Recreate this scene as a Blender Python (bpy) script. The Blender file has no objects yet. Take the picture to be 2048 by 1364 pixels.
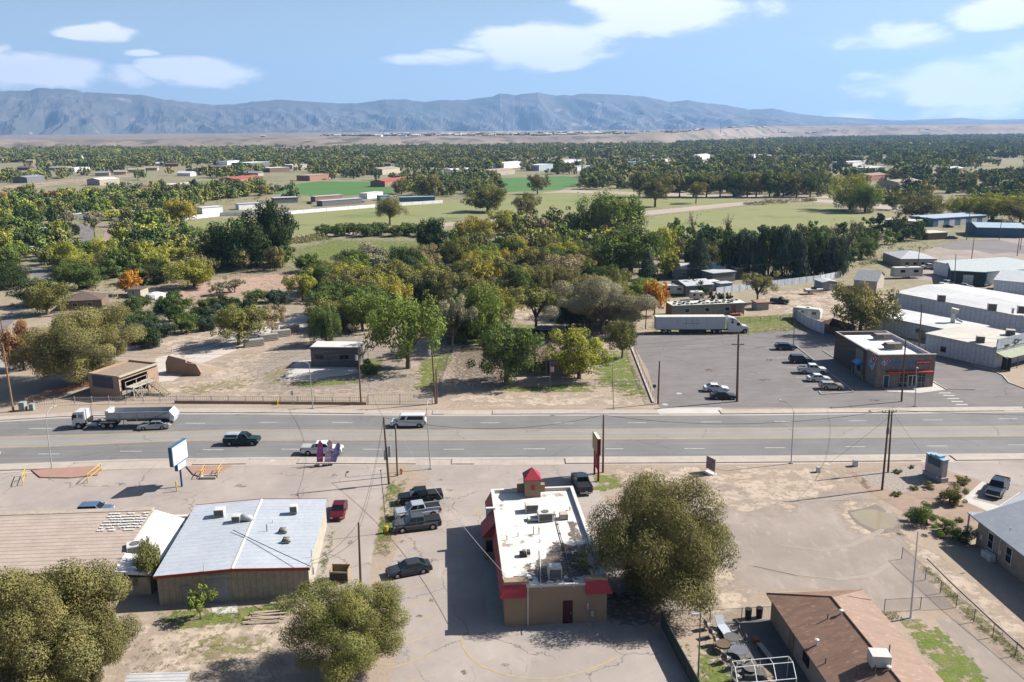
import bpy, bmesh, math, random
import numpy as np
from mathutils import Vector, Matrix
R = math.radians
D = bpy.data
C = bpy.context.scene.collection
random.seed(7)
# ---------------------------------------------------------------- camera geometry
FOC, CXX, CYY, CH = 1700.0, 1024.0, 682.0, 47.3
TH = math.atan(424 / FOC)
RO = 0.0073
_f = Vector((0, math.cos(TH), -math.sin(TH)))
_u0 = Vector((0, math.sin(TH), math.cos(TH)))
_r0 = Vector((1, 0, 0))
_r = _r0 * math.cos(RO) - _u0 * math.sin(RO)
_u = _u0 * math.cos(RO) + _r0 * math.sin(RO)
CAM = Vector((0, 0, CH))
def ray(px, py):
    return (_f + _r * ((px - CXX) / FOC) - _u * ((py - CYY) / FOC))
def G(px, py, z=0.0):
    """ground point seen at a photo pixel"""
    d = ray(px, py)
    t = (z - CH) / d.z
    p = CAM + d * t
    return Vector((p.x, p.y, z))
def P2(p):
    v = Vector(p) - CAM
    k = v.dot(_f)
    return CXX + FOC * v.dot(_r) / k, CYY - FOC * v.dot(_u) / k
def S(p):
    return FOC / (Vector(p) - CAM).dot(_f)
def Zat(p, py):
    """height of the point above ground point p whose picture row is py"""
    lo, hi = -5.0, 80.0
    for _ in range(40):
        m = (lo + hi) / 2
        if P2((p[0], p[1], m))[1] > py: lo = m
        else: hi = m
    return lo
def ang(a, b):
    return math.atan2(b[1] - a[1], b[0] - a[0])
# ---------------------------------------------------------------- materials
_M = {}
def nt_new(name):
    m = D.materials.new(name); m.use_nodes = True
    n = m.node_tree; n.nodes.clear()
    return m, n, n.nodes, n.links
def node(ns, t, **kw):
    x = ns.new(t)
    for k, v in kw.items():
        if k.startswith('i_'):
            key = k[2:]; key = int(key) if key.isdigit() else key
            x.inputs[key].default_value = v
        else: setattr(x, k, v)
    return x
def c4(c): return (c[0], c[1], c[2], 1.0)
def ramp(ns, stops, interp='LINEAR'):
    r = ns.new('ShaderNodeValToRGB'); e = r.color_ramp.elements; r.color_ramp.interpolation = interp
    e[0].position, e[0].color = stops[0][0], c4(stops[0][1]) if len(stops[0][1]) == 3 else stops[0][1]
    e[1].position, e[1].color = stops[-1][0], c4(stops[-1][1])
    for p, c in stops[1:-1]:
        q = e.new(p); q.color = c4(c)
    return r
def mixc(ns, ls, fac, a, b, bt='MIX'):
    m = ns.new('ShaderNodeMix'); m.data_type = 'RGBA'; m.blend_type = bt
    for s, v in ((m.inputs[0], fac), (m.inputs[6], a), (m.inputs[7], b)):
        if isinstance(v, (int, float)): s.default_value = v
        elif isinstance(v, tuple): s.default_value = c4(v)
        else: ls.new(v, s)
    return m.outputs[2]
def math_(ns, ls, op, a, b=0.0, clamp=False):
    m = ns.new('ShaderNodeMath'); m.operation = op; m.use_clamp = clamp
    for s, v in ((m.inputs[0], a), (m.inputs[1], b)):
        if isinstance(v, (int, float)): s.default_value = v
        else: ls.new(v, s)
    return m.outputs[0]
def noise(ns, ls, vec, scale, detail=5, rough=.6, lo=.35, hi=.65, dist=0):
    n = node(ns, 'ShaderNodeTexNoise', i_Scale=scale, i_Detail=detail, i_Roughness=rough, i_Distortion=dist)
    ls.new(vec, n.inputs['Vector'])
    if lo is None: return n.outputs[0]
    mr = node(ns, 'ShaderNodeMapRange', clamp=True); mr.inputs[1].default_value = lo; mr.inputs[2].default_value = hi
    ls.new(n.outputs[0], mr.inputs[0]); return mr.outputs[0]
def coords(ns, ls, world=False, sc=(1, 1, 1), rot=0):
    if world: o = ns.new('ShaderNodeNewGeometry').outputs['Position']
    else: o = ns.new('ShaderNodeTexCoord').outputs['Object']
    if sc != (1, 1, 1) or rot:
        mp = node(ns, 'ShaderNodeMapping'); mp.inputs['Scale'].default_value = sc; mp.inputs['Rotation'].default_value = (0, 0, rot)
        ls.new(o, mp.inputs[0]); o = mp.outputs[0]
    return o
def mat(name, c, c2=None, sc=1.5, rough=.85, metal=0, var=.25, fine=12, bump=0, world=False, stretch=(1, 1, 1), wave=None, spots=None, spec=.3, coat=0, trans=0, emis=None, rot=0):
    """procedural surface: base colour c drifting to c2 by noise, fine grain, optional bands (wave=(axis, scale, depth)) and stains"""
    if name in _M: return _M[name]
    dim = lambda q: q and tuple(x * .82 for x in q)
    c, c2, spots = dim(c), dim(c2), spots and (dim(spots[0]),) + tuple(spots[1:])
    m, nt, ns, ls = nt_new(name)
    out = ns.new('ShaderNodeOutputMaterial'); p = ns.new('ShaderNodeBsdfPrincipled')
    ls.new(p.outputs[0], out.inputs[0])
    p.inputs['Roughness'].default_value = rough; p.inputs['Metallic'].default_value = metal
    p.inputs['Specular IOR Level'].default_value = spec
    if coat: p.inputs['Coat Weight'].default_value = coat; p.inputs['Coat Roughness'].default_value = .05
    if trans: p.inputs['Transmission Weight'].default_value = trans
    v = coords(ns, ls, world, stretch, rot)
    if c2 is None: c2 = tuple(x * (1 - var) for x in c)
    col = mixc(ns, ls, noise(ns, ls, v, sc), c, c2)
    if fine:
        g = noise(ns, ls, v, fine, 3, .7, .3, .7)
        col = mixc(ns, ls, math_(ns, ls, 'MULTIPLY', g, .35), col, tuple(x * .6 for x in c), 'MIX')
    if spots:
        s = noise(ns, ls, v, spots[1], 4, .6, spots[2], spots[2] + .08)
        col = mixc(ns, ls, s, col, spots[0])
    if wave:
        ax, ws, dep, duty = wave
        sep = ns.new('ShaderNodeSeparateXYZ'); ls.new(coords(ns, ls, world, (1, 1, 1), rot), sep.inputs[0])
        fr = math_(ns, ls, 'FRACT', math_(ns, ls, 'MULTIPLY', sep.outputs['xyz'.index(ax)], ws))
        ln = math_(ns, ls, 'LESS_THAN', fr, duty)
        col = mixc(ns, ls, math_(ns, ls, 'MULTIPLY', ln, dep), col, tuple(x * .35 for x in c))
    ls.new(col, p.inputs['Base Color'])
    if bump:
        b = node(ns, 'ShaderNodeBump', i_Strength=bump, i_Distance=.05)
        ls.new(noise(ns, ls, v, fine or 8, 4, .7, None), b.inputs['Height']); ls.new(b.outputs[0], p.inputs['Normal'])
    if emis: p.inputs['Emission Color'].default_value = c4(c); p.inputs['Emission Strength'].default_value = emis
    _M[name] = m
    return m
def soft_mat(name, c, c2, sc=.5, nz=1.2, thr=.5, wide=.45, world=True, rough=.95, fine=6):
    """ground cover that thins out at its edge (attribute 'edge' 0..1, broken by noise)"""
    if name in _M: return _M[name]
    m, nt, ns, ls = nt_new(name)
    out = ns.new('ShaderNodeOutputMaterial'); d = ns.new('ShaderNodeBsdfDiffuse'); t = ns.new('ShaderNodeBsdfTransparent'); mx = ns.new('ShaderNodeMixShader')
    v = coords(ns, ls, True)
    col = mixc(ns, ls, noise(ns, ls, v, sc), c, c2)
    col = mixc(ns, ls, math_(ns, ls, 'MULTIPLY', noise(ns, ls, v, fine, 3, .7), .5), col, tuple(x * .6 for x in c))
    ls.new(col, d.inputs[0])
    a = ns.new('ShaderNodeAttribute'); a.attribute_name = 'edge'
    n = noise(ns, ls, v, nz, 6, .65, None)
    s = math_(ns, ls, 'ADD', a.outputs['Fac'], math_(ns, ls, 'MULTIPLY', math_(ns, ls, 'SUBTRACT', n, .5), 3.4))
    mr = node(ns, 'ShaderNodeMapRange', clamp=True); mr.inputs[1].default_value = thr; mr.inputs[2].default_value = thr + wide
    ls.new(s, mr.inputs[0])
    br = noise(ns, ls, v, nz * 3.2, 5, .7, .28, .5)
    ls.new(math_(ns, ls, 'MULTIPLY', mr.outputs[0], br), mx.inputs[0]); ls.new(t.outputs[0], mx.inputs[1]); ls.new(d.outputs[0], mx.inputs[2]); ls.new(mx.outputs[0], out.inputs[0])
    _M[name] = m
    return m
def paint(name, c, metal=.25, rough=.3):
    return mat(name, c, c2=tuple(x * .92 for x in c), sc=.8, rough=rough, metal=metal * (1 if max(c) > .2 else .1), fine=0, coat=.5 if max(c) > .2 else .12, spec=.4 if max(c) > .2 else .2)
# ---------------------------------------------------------------- mesh builder
SPLIT = set('corner_parapet tower_wing window base_rail awning pane post leg porch_post cabinet side_window sleeper_window parapet_cap sign_face equipment_box light_bracket support_block white_tile_patch conduit tie_rod door headlight mirror meter_box bearer'.split())
class MB:
    def __init__(s): s.v = []; s.f = []; s.m = []; s.cur = 0; s.g = []
    def add(s, vs, fs):
        o = len(s.v); s.g.append((o, len(s.f))); s.v += [tuple(v) for v in vs]
        for f in fs: s.f.append([i + o for i in f]); s.m.append(s.cur)
        return s
    def box(s, x0, y0, z0, x1, y1, z1):
        x0, x1 = min(x0, x1), max(x0, x1); y0, y1 = min(y0, y1), max(y0, y1); z0, z1 = min(z0, z1), max(z0, z1)
        return s.add([(x0, y0, z0), (x1, y0, z0), (x1, y1, z0), (x0, y1, z0), (x0, y0, z1), (x1, y0, z1), (x1, y1, z1), (x0, y1, z1)],
                     [(0, 3, 2, 1), (4, 5, 6, 7), (0, 1, 5, 4), (1, 2, 6, 5), (2, 3, 7, 6), (3, 0, 4, 7)])
    def cbox(s, c, sz, rz=0, rx=0, ry=0):
        m = Matrix.Translation(c) @ Matrix.Rotation(rz, 4, 'Z') @ Matrix.Rotation(ry, 4, 'Y') @ Matrix.Rotation(rx, 4, 'X')
        t = MB().box(-sz[0] / 2, -sz[1] / 2, -sz[2] / 2, sz[0] / 2, sz[1] / 2, sz[2] / 2)
        return s.add([m @ Vector(v) for v in t.v], t.f)
    def prism(s, poly, z0, z1):
        n = len(poly)
        a = sum(poly[i][0] * poly[(i + 1) % n][1] - poly[(i + 1) % n][0] * poly[i][1] for i in range(n))
        if a < 0: poly = poly[::-1]
        zz = (lambda i, z: z[i] if isinstance(z, (list, tuple)) else z)
        vs = [(p[0], p[1], zz(i, z0)) for i, p in enumerate(poly)] + [(p[0], p[1], zz(i, z1)) for i, p in enumerate(poly)]
        return s.add(vs, [list(range(n))[::-1], list(range(n, 2 * n))] + [(i, (i + 1) % n, n + (i + 1) % n, n + i) for i in range(n)])
    def extx(s, prof, x0, x1):
        """profile of (y,z) points drawn along x"""
        n = len(prof)
        vs = [(x0, p[0], p[1]) for p in prof] + [(x1, p[0], p[1]) for p in prof]
        return s.add(vs, [list(range(n))[::-1], list(range(n, 2 * n))] + [(i, (i + 1) % n, n + (i + 1) % n, n + i) for i in range(n)])
    def exty(s, prof, y0, y1, w=None):
        n = len(prof); w = w or (lambda x, z: 1)
        vs = [(p[0], y0 * w(p[0], p[1]), p[1]) for p in prof] + [(p[0], y1 * w(p[0], p[1]), p[1]) for p in prof]
        return s.add(vs, [list(range(n)), list(range(n, 2 * n))[::-1]] + [(i, n + i, n + (i + 1) % n, (i + 1) % n) for i in range(n)])
    def quad(s, a, b, c, d): return s.add([a, b, c, d], [(0, 1, 2, 3)])
    def slab(s, a, b, c, d, t):
        """thick panel on quad abcd, pushed t along its normal"""
        a, b, c, d = map(Vector, (a, b, c, d)); n = (b - a).cross(d - a).normalized() * t
        return s.add([a, b, c, d, a + n, b + n, c + n, d + n], [(3, 2, 1, 0), (4, 5, 6, 7), (0, 1, 5, 4), (1, 2, 6, 5), (2, 3, 7, 6), (3, 0, 4, 7)])
    def tube(s, pts, r, n=8):
        pts = [Vector(p) for p in pts]; rr = r if isinstance(r, (list, tuple)) else [r] * len(pts)
        rings = []
        for i, p in enumerate(pts):
            t = (pts[min(i + 1, len(pts) - 1)] - pts[max(i - 1, 0)]).normalized()
            a = t.orthogonal().normalized() if i == 0 else (u - t * u.dot(t)).normalized()
            u = a; b = t.cross(a)
            rings.append([p + (a * math.cos(k * 6.28318 / n) + b * math.sin(k * 6.28318 / n)) * rr[i] for k in range(n)])
        vs = [v for r_ in rings for v in r_]; fs = []
        for i in range(len(pts) - 1):
            for k in range(n):
                fs.append((i * n + k, i * n + (k + 1) % n, (i + 1) * n + (k + 1) % n, (i + 1) * n + k))
        fs.append(list(range(n))[::-1]); fs.append(list(range(len(vs) - n, len(vs))))
        return s.add(vs, fs)
    def cyl(s, x, y, z0, z1, r, n=12, r2=None): return s.tube([(x, y, z0), (x, y, z1)], [r, r if r2 is None else r2], n)
    def build(s, name, m, parent=None, loc=None, rz=0, smooth=False, bevel=0, **kw):
        if name in SPLIT and len(s.g) > 1:
            out = []
            for i, (v0, f0) in enumerate(s.g):
                v1, f1 = s.g[i + 1] if i + 1 < len(s.g) else (len(s.v), len(s.f))
                b = MB(); b.add(s.v[v0:v1], [[k - v0 for k in f] for f in s.f[f0:f1]]); out.append(b.build(name, m, parent, loc, rz, smooth, bevel))
            return out[0]
        me = D.meshes.new(name); me.from_pydata(s.v, [], s.f)
        for q in (m if isinstance(m, (list, tuple)) else [m]): me.materials.append(q)
        me.polygons.foreach_set('material_index', s.m)
        if smooth: me.polygons.foreach_set('use_smooth', [True] * len(me.polygons))
        me.validate(); me.update()
        o = D.objects.new(name, me); C.objects.link(o)
        if parent: o.parent = parent
        if loc is not None: o.location = loc
        o.rotation_euler.z = rz
        if bevel:
            b = o.modifiers.new('b', 'BEVEL'); b.width = bevel; b.segments = 2; b.limit_method = 'ANGLE'; b.angle_limit = R(28)
        for k, v in kw.items(): o[k] = v
        return o
def E(name, label, cat, loc, rz=0, group=None):
    o = D.objects.new(name, None); C.objects.link(o); o.empty_display_size = .3
    o.location = (loc[0], loc[1], loc[2] if len(loc) > 2 else 0); o.rotation_euler.z = rz
    o['label'] = label; o['category'] = cat
    if group: o['group'] = group
    return o
def tag(o, label, cat, group=None):
    o['label'] = label; o['category'] = cat
    if group: o['group'] = group
    return o
def kids(o): return [c for c in C.objects if c.parent is o]
_kc = {}
def dup(root, loc, rz=0, label=None, sc=None):
    if root.name not in _kc:
        _kc[root.name] = [(c, kids(c)) for c in kids(root)]
    r = root.copy(); C.objects.link(r); r.location = (loc[0], loc[1], loc[2] if len(loc) > 2 else 0); r.rotation_euler.z = rz
    if label: r['label'] = label
    if sc: r.scale = sc
    for c, g in _kc[root.name]:
        d = c.copy(); C.objects.link(d); d.parent = r
        for h in g:
            e = h.copy(); C.objects.link(e); e.parent = d
    return r
def lathe(prof, n=16):
    b = MB(); k = len(prof)
    vs = [(r * math.cos(2 * math.pi * i / n), r * math.sin(2 * math.pi * i / n), z) for i in range(n) for r, z in prof]
    fs = [(i * k + j, ((i + 1) % n) * k + j, ((i + 1) % n) * k + j + 1, i * k + j + 1) for i in range(n) for j in range(k - 1)]
    return b.add(vs, fs)
def bil(q, u, v):
    a, b, c, d = map(Vector, q)
    return (a * (1 - u) + b * u) * (1 - v) + (d * (1 - u) + c * u) * v
def pane(q, u0, u1, v0, v1, off=.006, mb=None, t=0):
    mb = mb or MB()
    p = [bil(q, u, v) for u, v in ((u0, v0), (u1, v0), (u1, v1), (u0, v1))]
    n = (p[1] - p[0]).cross(p[3] - p[0]).normalized()
    mb.slab(*[x + n * (off - .02) for x in p], .02)
    return mb
def struct(o, kind='structure'): o['kind'] = kind; return o
def text(name, s, size, m, parent, loc, rot, depth=.02, label=None, sx=1):
    cu = D.curves.new(name, 'FONT'); cu.body = s; cu.size = size; cu.extrude = depth; cu.align_x = 'CENTER'; cu.align_y = 'CENTER'; cu.offset = size * .02
    t = D.objects.new('tmp', cu); C.objects.link(t)
    me = D.meshes.new_from_object(t.evaluated_get(bpy.context.evaluated_depsgraph_get()))
    D.objects.remove(t); me.materials.clear(); me.materials.append(m)
    o = D.objects.new(name, me); C.objects.link(o); o.parent = parent; o.location = loc; o.rotation_euler = rot; o.scale = (sx, 1, 1)
    return o
# ---------------------------------------------------------------- ground patches
def resample(pts, step, jit, rnd):
    out = []
    n = len(pts)
    for i in range(n):
        a, b = Vector(pts[i][:2]), Vector(pts[(i + 1) % n][:2]); L = (b - a).length; k = max(1, int(L / step))
        for j in range(k):
            p = a.lerp(b, j / k)
            if j and jit: p += Vector((rnd.uniform(-jit, jit), rnd.uniform(-jit, jit)))
            out.append(p)
    return out
_seed = [0]
def patch(name, px, m, lvl, jit=0, step=2.0, kind='structure', world=False, label=None):
    rnd = random.Random(_seed[0]); _seed[0] += 1
    pts = [Vector(p) for p in px] if world else [G(*p) for p in px]
    pts = resample(pts, step, jit, rnd) if jit else pts
    z = .004 * lvl
    b = MB().add([(p[0], p[1], z) for p in pts], [list(range(len(pts)))])
    o = b.build(name, m, kind=kind)
    if o.data.polygons and o.data.polygons[0].normal.z < 0: o.data.flip_normals()
    return o
def softpatch(name, px, m, lvl, kind='structure', world=False, pads=1.0):
    """irregular patch whose 'edge' attribute falls to 0 at its outline"""
    rnd = random.Random(_seed[0]); _seed[0] += 1
    pts = [Vector(p) for p in px] if world else [G(*p) for p in px]
    per = sum((Vector(pts[i][:2]) - Vector(pts[i - 1][:2])).length for i in range(len(pts)))
    pts = resample(pts, max(.6, per / 60), 0, rnd); n = len(pts)
    c = sum((Vector(p[:2]) for p in pts), Vector((0, 0))) / n
    z = .004 * lvl; vs = []; ed = []
    for s_, e in ((1.12, 0), (1.0, .4), (.8, .85), (.5, 1.0), (.0, 1.0)):
        for p in pts:
            q = c + (Vector(p[:2]) - c) * s_; vs.append((q.x, q.y, z)); ed.append(e)
        if s_ == 0: break
    fs = []
    for r_ in range(4):
        for i in range(n):
            fs.append((r_ * n + i, r_ * n + (i + 1) % n, (r_ + 1) * n + (i + 1) % n, (r_ + 1) * n + i))
    me = D.meshes.new(name); me.from_pydata(vs, [], fs); me.materials.append(m)
    at = me.attributes.new('edge', 'FLOAT', 'POINT'); at.data.foreach_set('value', ed)
    if me.polygons[0].normal.z < 0: me.flip_normals()
    o = D.objects.new(name, me); C.objects.link(o); o['kind'] = kind
    return o
# ---------------------------------------------------------------- ground materials
def ground_mat():
    m, nt, ns, ls = nt_new('ground_soil')
    out = ns.new('ShaderNodeOutputMaterial'); p = node(ns, 'ShaderNodeBsdfPrincipled', i_Roughness=.95); ls.new(p.outputs[0], out.inputs[0])
    p.inputs['Specular IOR Level'].default_value = .15
    v = coords(ns, ls, True)
    dirt = mixc(ns, ls, noise(ns, ls, v, .09, 8, .62), (.31, .245, .19), (.235, .19, .145))
    dirt = mixc(ns, ls, math_(ns, ls, 'MULTIPLY', noise(ns, ls, v, 1.6, 6, .75, .35, .7), .5), dirt, (.19, .155, .12))
    dirt = mixc(ns, ls, math_(ns, ls, 'MULTIPLY', noise(ns, ls, coords(ns, ls, True, (.25, 3, 1), .35), .5, 5, .7, .55, .72), .35), dirt, (.40, .33, .27))
    scrub = mixc(ns, ls, noise(ns, ls, v, .03, 8, .7), (.19, .165, .10), (.10, .11, .05))
    scrub = mixc(ns, ls, math_(ns, ls, 'MULTIPLY', noise(ns, ls, v, .35, 6, .75, .45, .6), .6), scrub, (.27, .225, .165))
    sep = ns.new('ShaderNodeSeparateXYZ'); ls.new(v, sep.inputs[0])
    far = node(ns, 'ShaderNodeMapRange', clamp=True); far.inputs[1].default_value = 190; far.inputs[2].default_value = 300; ls.new(sep.outputs[1], far.inputs[0])
    col = mixc(ns, ls, far.outputs[0], dirt, scrub)
    fr = node(ns, 'ShaderNodeMapRange', clamp=True); fr.inputs[1].default_value = 1800; fr.inputs[2].default_value = 2300; ls.new(sep.outputs[1], fr.inputs[0])
    des = mixc(ns, ls, noise(ns, ls, v, .004, 10, .7), (.36, .27, .205), (.26, .20, .15))
    col = mixc(ns, ls, fr.outputs[0], col, des)
    ls.new(col, p.inputs['Base Color'])
    b = node(ns, 'ShaderNodeBump', i_Strength=.5, i_Distance=.12); ls.new(noise(ns, ls, v, 2.5, 6, .75, None), b.inputs['Height']); ls.new(b.outputs[0], p.inputs['Normal'])
    return m
def asphalt(name, c, c2, crack=.5, cs=.11, tracks=True, seam=0, patchy=.5, streak=None):
    m, nt, ns, ls = nt_new(name)
    out = ns.new('ShaderNodeOutputMaterial'); p = node(ns, 'ShaderNodeBsdfPrincipled', i_Roughness=.88); ls.new(p.outputs[0], out.inputs[0])
    p.inputs['Specular IOR Level'].default_value = .25
    v = coords(ns, ls, True)
    col = mixc(ns, ls, noise(ns, ls, v, .12, 7, .65, .38, .62), c, c2)
    col = mixc(ns, ls, math_(ns, ls, 'MULTIPLY', noise(ns, ls, v, 9, 3, .8, .3, .7), .22), col, tuple(x * .55 for x in c))
    col = mixc(ns, ls, math_(ns, ls, 'MULTIPLY', noise(ns, ls, v, .55, 6, .6, .58, .75), patchy), col, tuple(x * .68 for x in c))
    if streak:
        sv = coords(ns, ls, True, streak[0], streak[1])
        col = mixc(ns, ls, math_(ns, ls, 'MULTIPLY', noise(ns, ls, sv, 1, 5, .65, .4, .62), streak[2]), col, tuple(x * .72 for x in c))
        col = mixc(ns, ls, math_(ns, ls, 'MULTIPLY', noise(ns, ls, sv, 2.3, 4, .65, .55, .75), streak[2] * .6), col, tuple(min(1, x * 1.4) for x in c))
    if crack:
        nz = node(ns, 'ShaderNodeTexNoise', i_Scale=.45, i_Detail=6.0, i_Roughness=.62); ls.new(v, nz.inputs[0])
        add = node(ns, 'ShaderNodeVectorMath', operation='MULTIPLY_ADD'); ls.new(nz.outputs[1], add.inputs[0]); add.inputs[1].default_value = (3.2, 3.2, 0); ls.new(v, add.inputs[2])
        for s_, w in ((cs, .012), (cs * 3.1, .013)):
            vo = node(ns, 'ShaderNodeTexVoronoi', feature='DISTANCE_TO_EDGE', i_Scale=s_); vo.voronoi_dimensions = '2D'; ls.new(add.outputs[0], vo.inputs[0])
            mr = node(ns, 'ShaderNodeMapRange', clamp=True); mr.inputs[1].default_value = w * (s_ / cs) ** .3 * .85; mr.inputs[2].default_value = 0; ls.new(vo.outputs[0], mr.inputs[0])
            msk = noise(ns, ls, v, .13 if s_ == cs else .07, 3, .5, .42 if s_ == cs else .56, .55 if s_ == cs else .62)
            col = mixc(ns, ls, math_(ns, ls, 'MULTIPLY', math_(ns, ls, 'MULTIPLY', mr.outputs[0], msk), crack), col, tuple(x * .3 for x in c))
    ls.new(col, p.inputs['Base Color'])
    b = node(ns, 'ShaderNodeBump', i_Strength=.25, i_Distance=.02); ls.new(noise(ns, ls, v, 14, 3, .7, None), b.inputs['Height']); ls.new(b.outputs[0], p.inputs['Normal'])
    _M[name] = m
    return m
m_ground = ground_mat()
m_road = asphalt('road_asphalt', (.165, .161, .157), (.125, .123, .122), .35, .05, streak=((.02, 1.1, 1), 0, .8), patchy=.35)
m_med = asphalt('median_asphalt', (.235, .218, .202), (.20, .186, .172), .7, .06, streak=((.02, 1.1, 1), 0, .55), patchy=.4)
m_lotA = asphalt('weathered_asphalt', (.30, .258, .228), (.232, .203, .182), 1.0, .10, patchy=.5, streak=((.25, .12, 1), .4, .3))
m_lotB = asphalt('grey_asphalt', (.165, .15, .145), (.13, .119, .116), .6, .05, streak=((.12, .7, 1), -.95, .8), patchy=.5)
m_walk = mat('concrete_walk', (.43, .375, .32), (.36, .31, .265), .4, fine=5, world=True, wave=('x', .65, .35, .035))
m_curb = mat('curb_concrete', (.45, .41, .36), (.36, .32, .28), .8, fine=5, world=True)
m_conc = mat('white_concrete', (.52, .49, .45), (.44, .41, .37), .3, fine=4, world=True)
m_white = mat('road_white', (.62, .61, .58), (.40, .39, .37), 2.0, fine=9, world=True)
m_yel = mat('road_yellow', (.50, .36, .13), (.36, .27, .14), 1.2, fine=9, world=True)
m_yelfade = mat('faded_yellow', (.46, .34, .15), (.33, .27, .19), 1.0, fine=9, world=True)
m_gravel = mat('red_gravel', (.33, .235, .175), (.24, .17, .13), .5, fine=7, world=True, bump=.5)
m_rock = mat('grey_river_rock', (.36, .31, .265), (.20, .175, .15), 3.0, fine=4, world=True, bump=.8)
m_mulch = mat('painted_curb_red', (.36, .21, .155), (.30, .19, .15), .5, fine=6, world=True)
m_lotdirt = asphalt('gravel_lot', (.27, .225, .19), (.195, .162, .138), 0, patchy=.7, streak=((.35, .12, 1), .6, .7))
s_sand = soft_mat('sandy_soil', (.42, .345, .275), (.34, .275, .215), .25, .35, .45, .6)
s_grey = soft_mat('grey_soil', (.26, .225, .19), (.22, .19, .16), .3, .8, .45)
s_grass = soft_mat('short_grass', (.10, .15, .03), (.17, .18, .06), .7, .8, .6)
s_dry = soft_mat('dry_grass', (.24, .205, .105), (.15, .16, .06), .6, .9, .8)
s_dark = soft_mat('dark_soil', (.12, .10, .08), (.17, .14, .11), .6, 1.5, .6)  # darker brown soil tone, patchy towards its edge
s_field = mat('alfalfa_field', (.20, .215, .07), (.23, .225, .10), .03, rough=.95, fine=.6, world=True, wave=('y', .16, .12, .4), spots=((.13, .16, .05), .02, .56))
s_green = mat('irrigated_field', (.06, .15, .03), (.075, .165, .035), .02, rough=.95, fine=.3, world=True)
m_puddle = mat('silty_puddle', (.26, .22, .15), (.30, .24, .14), .35, rough=.12, fine=0, world=True, spec=.6)

b = MB().add([(-16000, -400, 0), (16000, -400, 0), (16000, 24000, 0), (-16000, 24000, 0)], [(0, 1, 2, 3)])
struct(b.build('ground', m_ground))

# ---------------------------------------------------------------- the highway, strip by strip
def line(px, lo=-260, hi=260):
    """a cross-picture line of pixels as ground points, carried straight on beyond the frame"""
    g = [G(*p) for p in px]
    a = g[0] + (g[0] - g[1]).normalized() * max(1, g[0].x - lo); z = g[-1] + (g[-1] - g[-2]).normalized() * max(1, hi - g[-1].x)
    return [a] + g + [z]
def ylin(ln, x):
    for i in range(len(ln) - 1):
        if ln[i].x <= x <= ln[i + 1].x:
            t = (x - ln[i].x) / (ln[i + 1].x - ln[i].x); t = t * t * (3 - 2 * t) if 0 < i < len(ln) - 2 else t
            return ln[i].y + (ln[i + 1].y - ln[i].y) * t
    return ln[-1].y
L_fk = line([(0, 841), (152, 833), (355, 826), (1000, 829), (1500, 828), (2048, 822)])
L_fy = line([(0, 874), (100, 871), (500, 860), (1000, 860), (1500, 856), (2048, 852)])
L_ny = line([(0, 895), (400, 881), (1000, 879.5), (1500, 877), (2048, 872)])
L_nk = line([(0, 931), (300, 921), (520, 918), (1024, 918), (1500, 915), (2048, 910)])
L_nw = line([(0, 948), (300, 937), (520, 931), (1024, 930), (1500, 929), (2048, 923)])
L_fw = line([(0, 824), (152, 818), (355, 811), (735, 812), (1000, 815), (1500, 814), (2048, 808)])
XS = [-230 + 4 * i for i in range(116)]
def strip(name, l1, l2, m, lvl, xs=XS, o1=0, o2=0, h=0):
    b = MB(); vs = []
    for x in xs: vs += [(x, ylin(l1, x) + o1, .004 * lvl + h), (x, ylin(l2, x) + o2, .004 * lvl + h)]
    n = len(xs)
    b.add(vs, [(2 * i, 2 * i + 2, 2 * i + 3, 2 * i + 1) for i in range(n - 1)])
    if h:
        w = [(v[0], v[1], 0) for v in vs]; k = len(vs)
        b.add(vs + w, [(2 * i, k + 2 * i, k + 2 * i + 2, 2 * i + 2) for i in range(n - 1)] + [(2 * i + 1, 2 * i + 3, k + 2 * i + 3, k + 2 * i + 1) for i in range(n - 1)])
    return struct(b.build(name, m))
strip('road', L_nk, L_fk, m_road, 1)
strip('road_median', L_ny, L_fy, m_med, 2, o1=.05, o2=-.05)
m_gut = asphalt('gutter', (.33, .30, .27), (.28, .255, .23), .2, .06, patchy=.3)
strip('road_gutter', L_nk, L_nk, m_gut, 2, o2=.75)
strip('road_gutter', L_fk, L_fk, m_gut, 2, o1=-.75)
for l, o in ((L_fy, .12), (L_fy, -.14), (L_ny, .12), (L_ny, -.14)):
    strip('road_marking_line', l, l, m_yel, 3, o1=o - .06, o2=o + .06)
def xin(a, b): return [a + (b - a) * i / max(1, int((b - a) / 4)) for i in range(int((b - a) / 4) + 1)] if b - a > 4 else [a, b]
# kerb runs with gaps where the driveways drop
def runs(name, l, xs, m, lvl, o1, o2, h):
    for a, c in xs: strip(name, l, l, m, lvl, xin(a, c), o1, o2, h)
gx = lambda px, py: G(px, py).x
FKR = [(-230, gx(728, 827)), (gx(865, 828), gx(888, 828)), (gx(985, 829), gx(1318, 828)), (gx(1443, 828), gx(2010, 823)), (gx(2060, 822), 230)]
NKR = [(-230, gx(150, 926)), (gx(395, 919), gx(500, 918)), (gx(600, 918), gx(835, 918)), (gx(905, 918), gx(950, 918)), (gx(1130, 918), gx(1830, 912)), (gx(1900, 912), 230)]
runs('kerb', L_fk, FKR, m_curb, 1, 0, .25, .13); runs('kerb', L_nk, NKR, m_curb, 1, -.25, 0, .13)
strip('sidewalk', L_fk, L_fk, m_walk, 3, o1=.25, o2=2.3); strip('sidewalk', L_nw, L_nk, m_walk, 3, o2=-.25)
runs('sidewalk_raised', L_fk, FKR, m_walk, 1, .25, 2.1, .125); runs('sidewalk_raised', L_nk, NKR, m_walk, 1, -2.0, -.25, .125)
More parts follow.
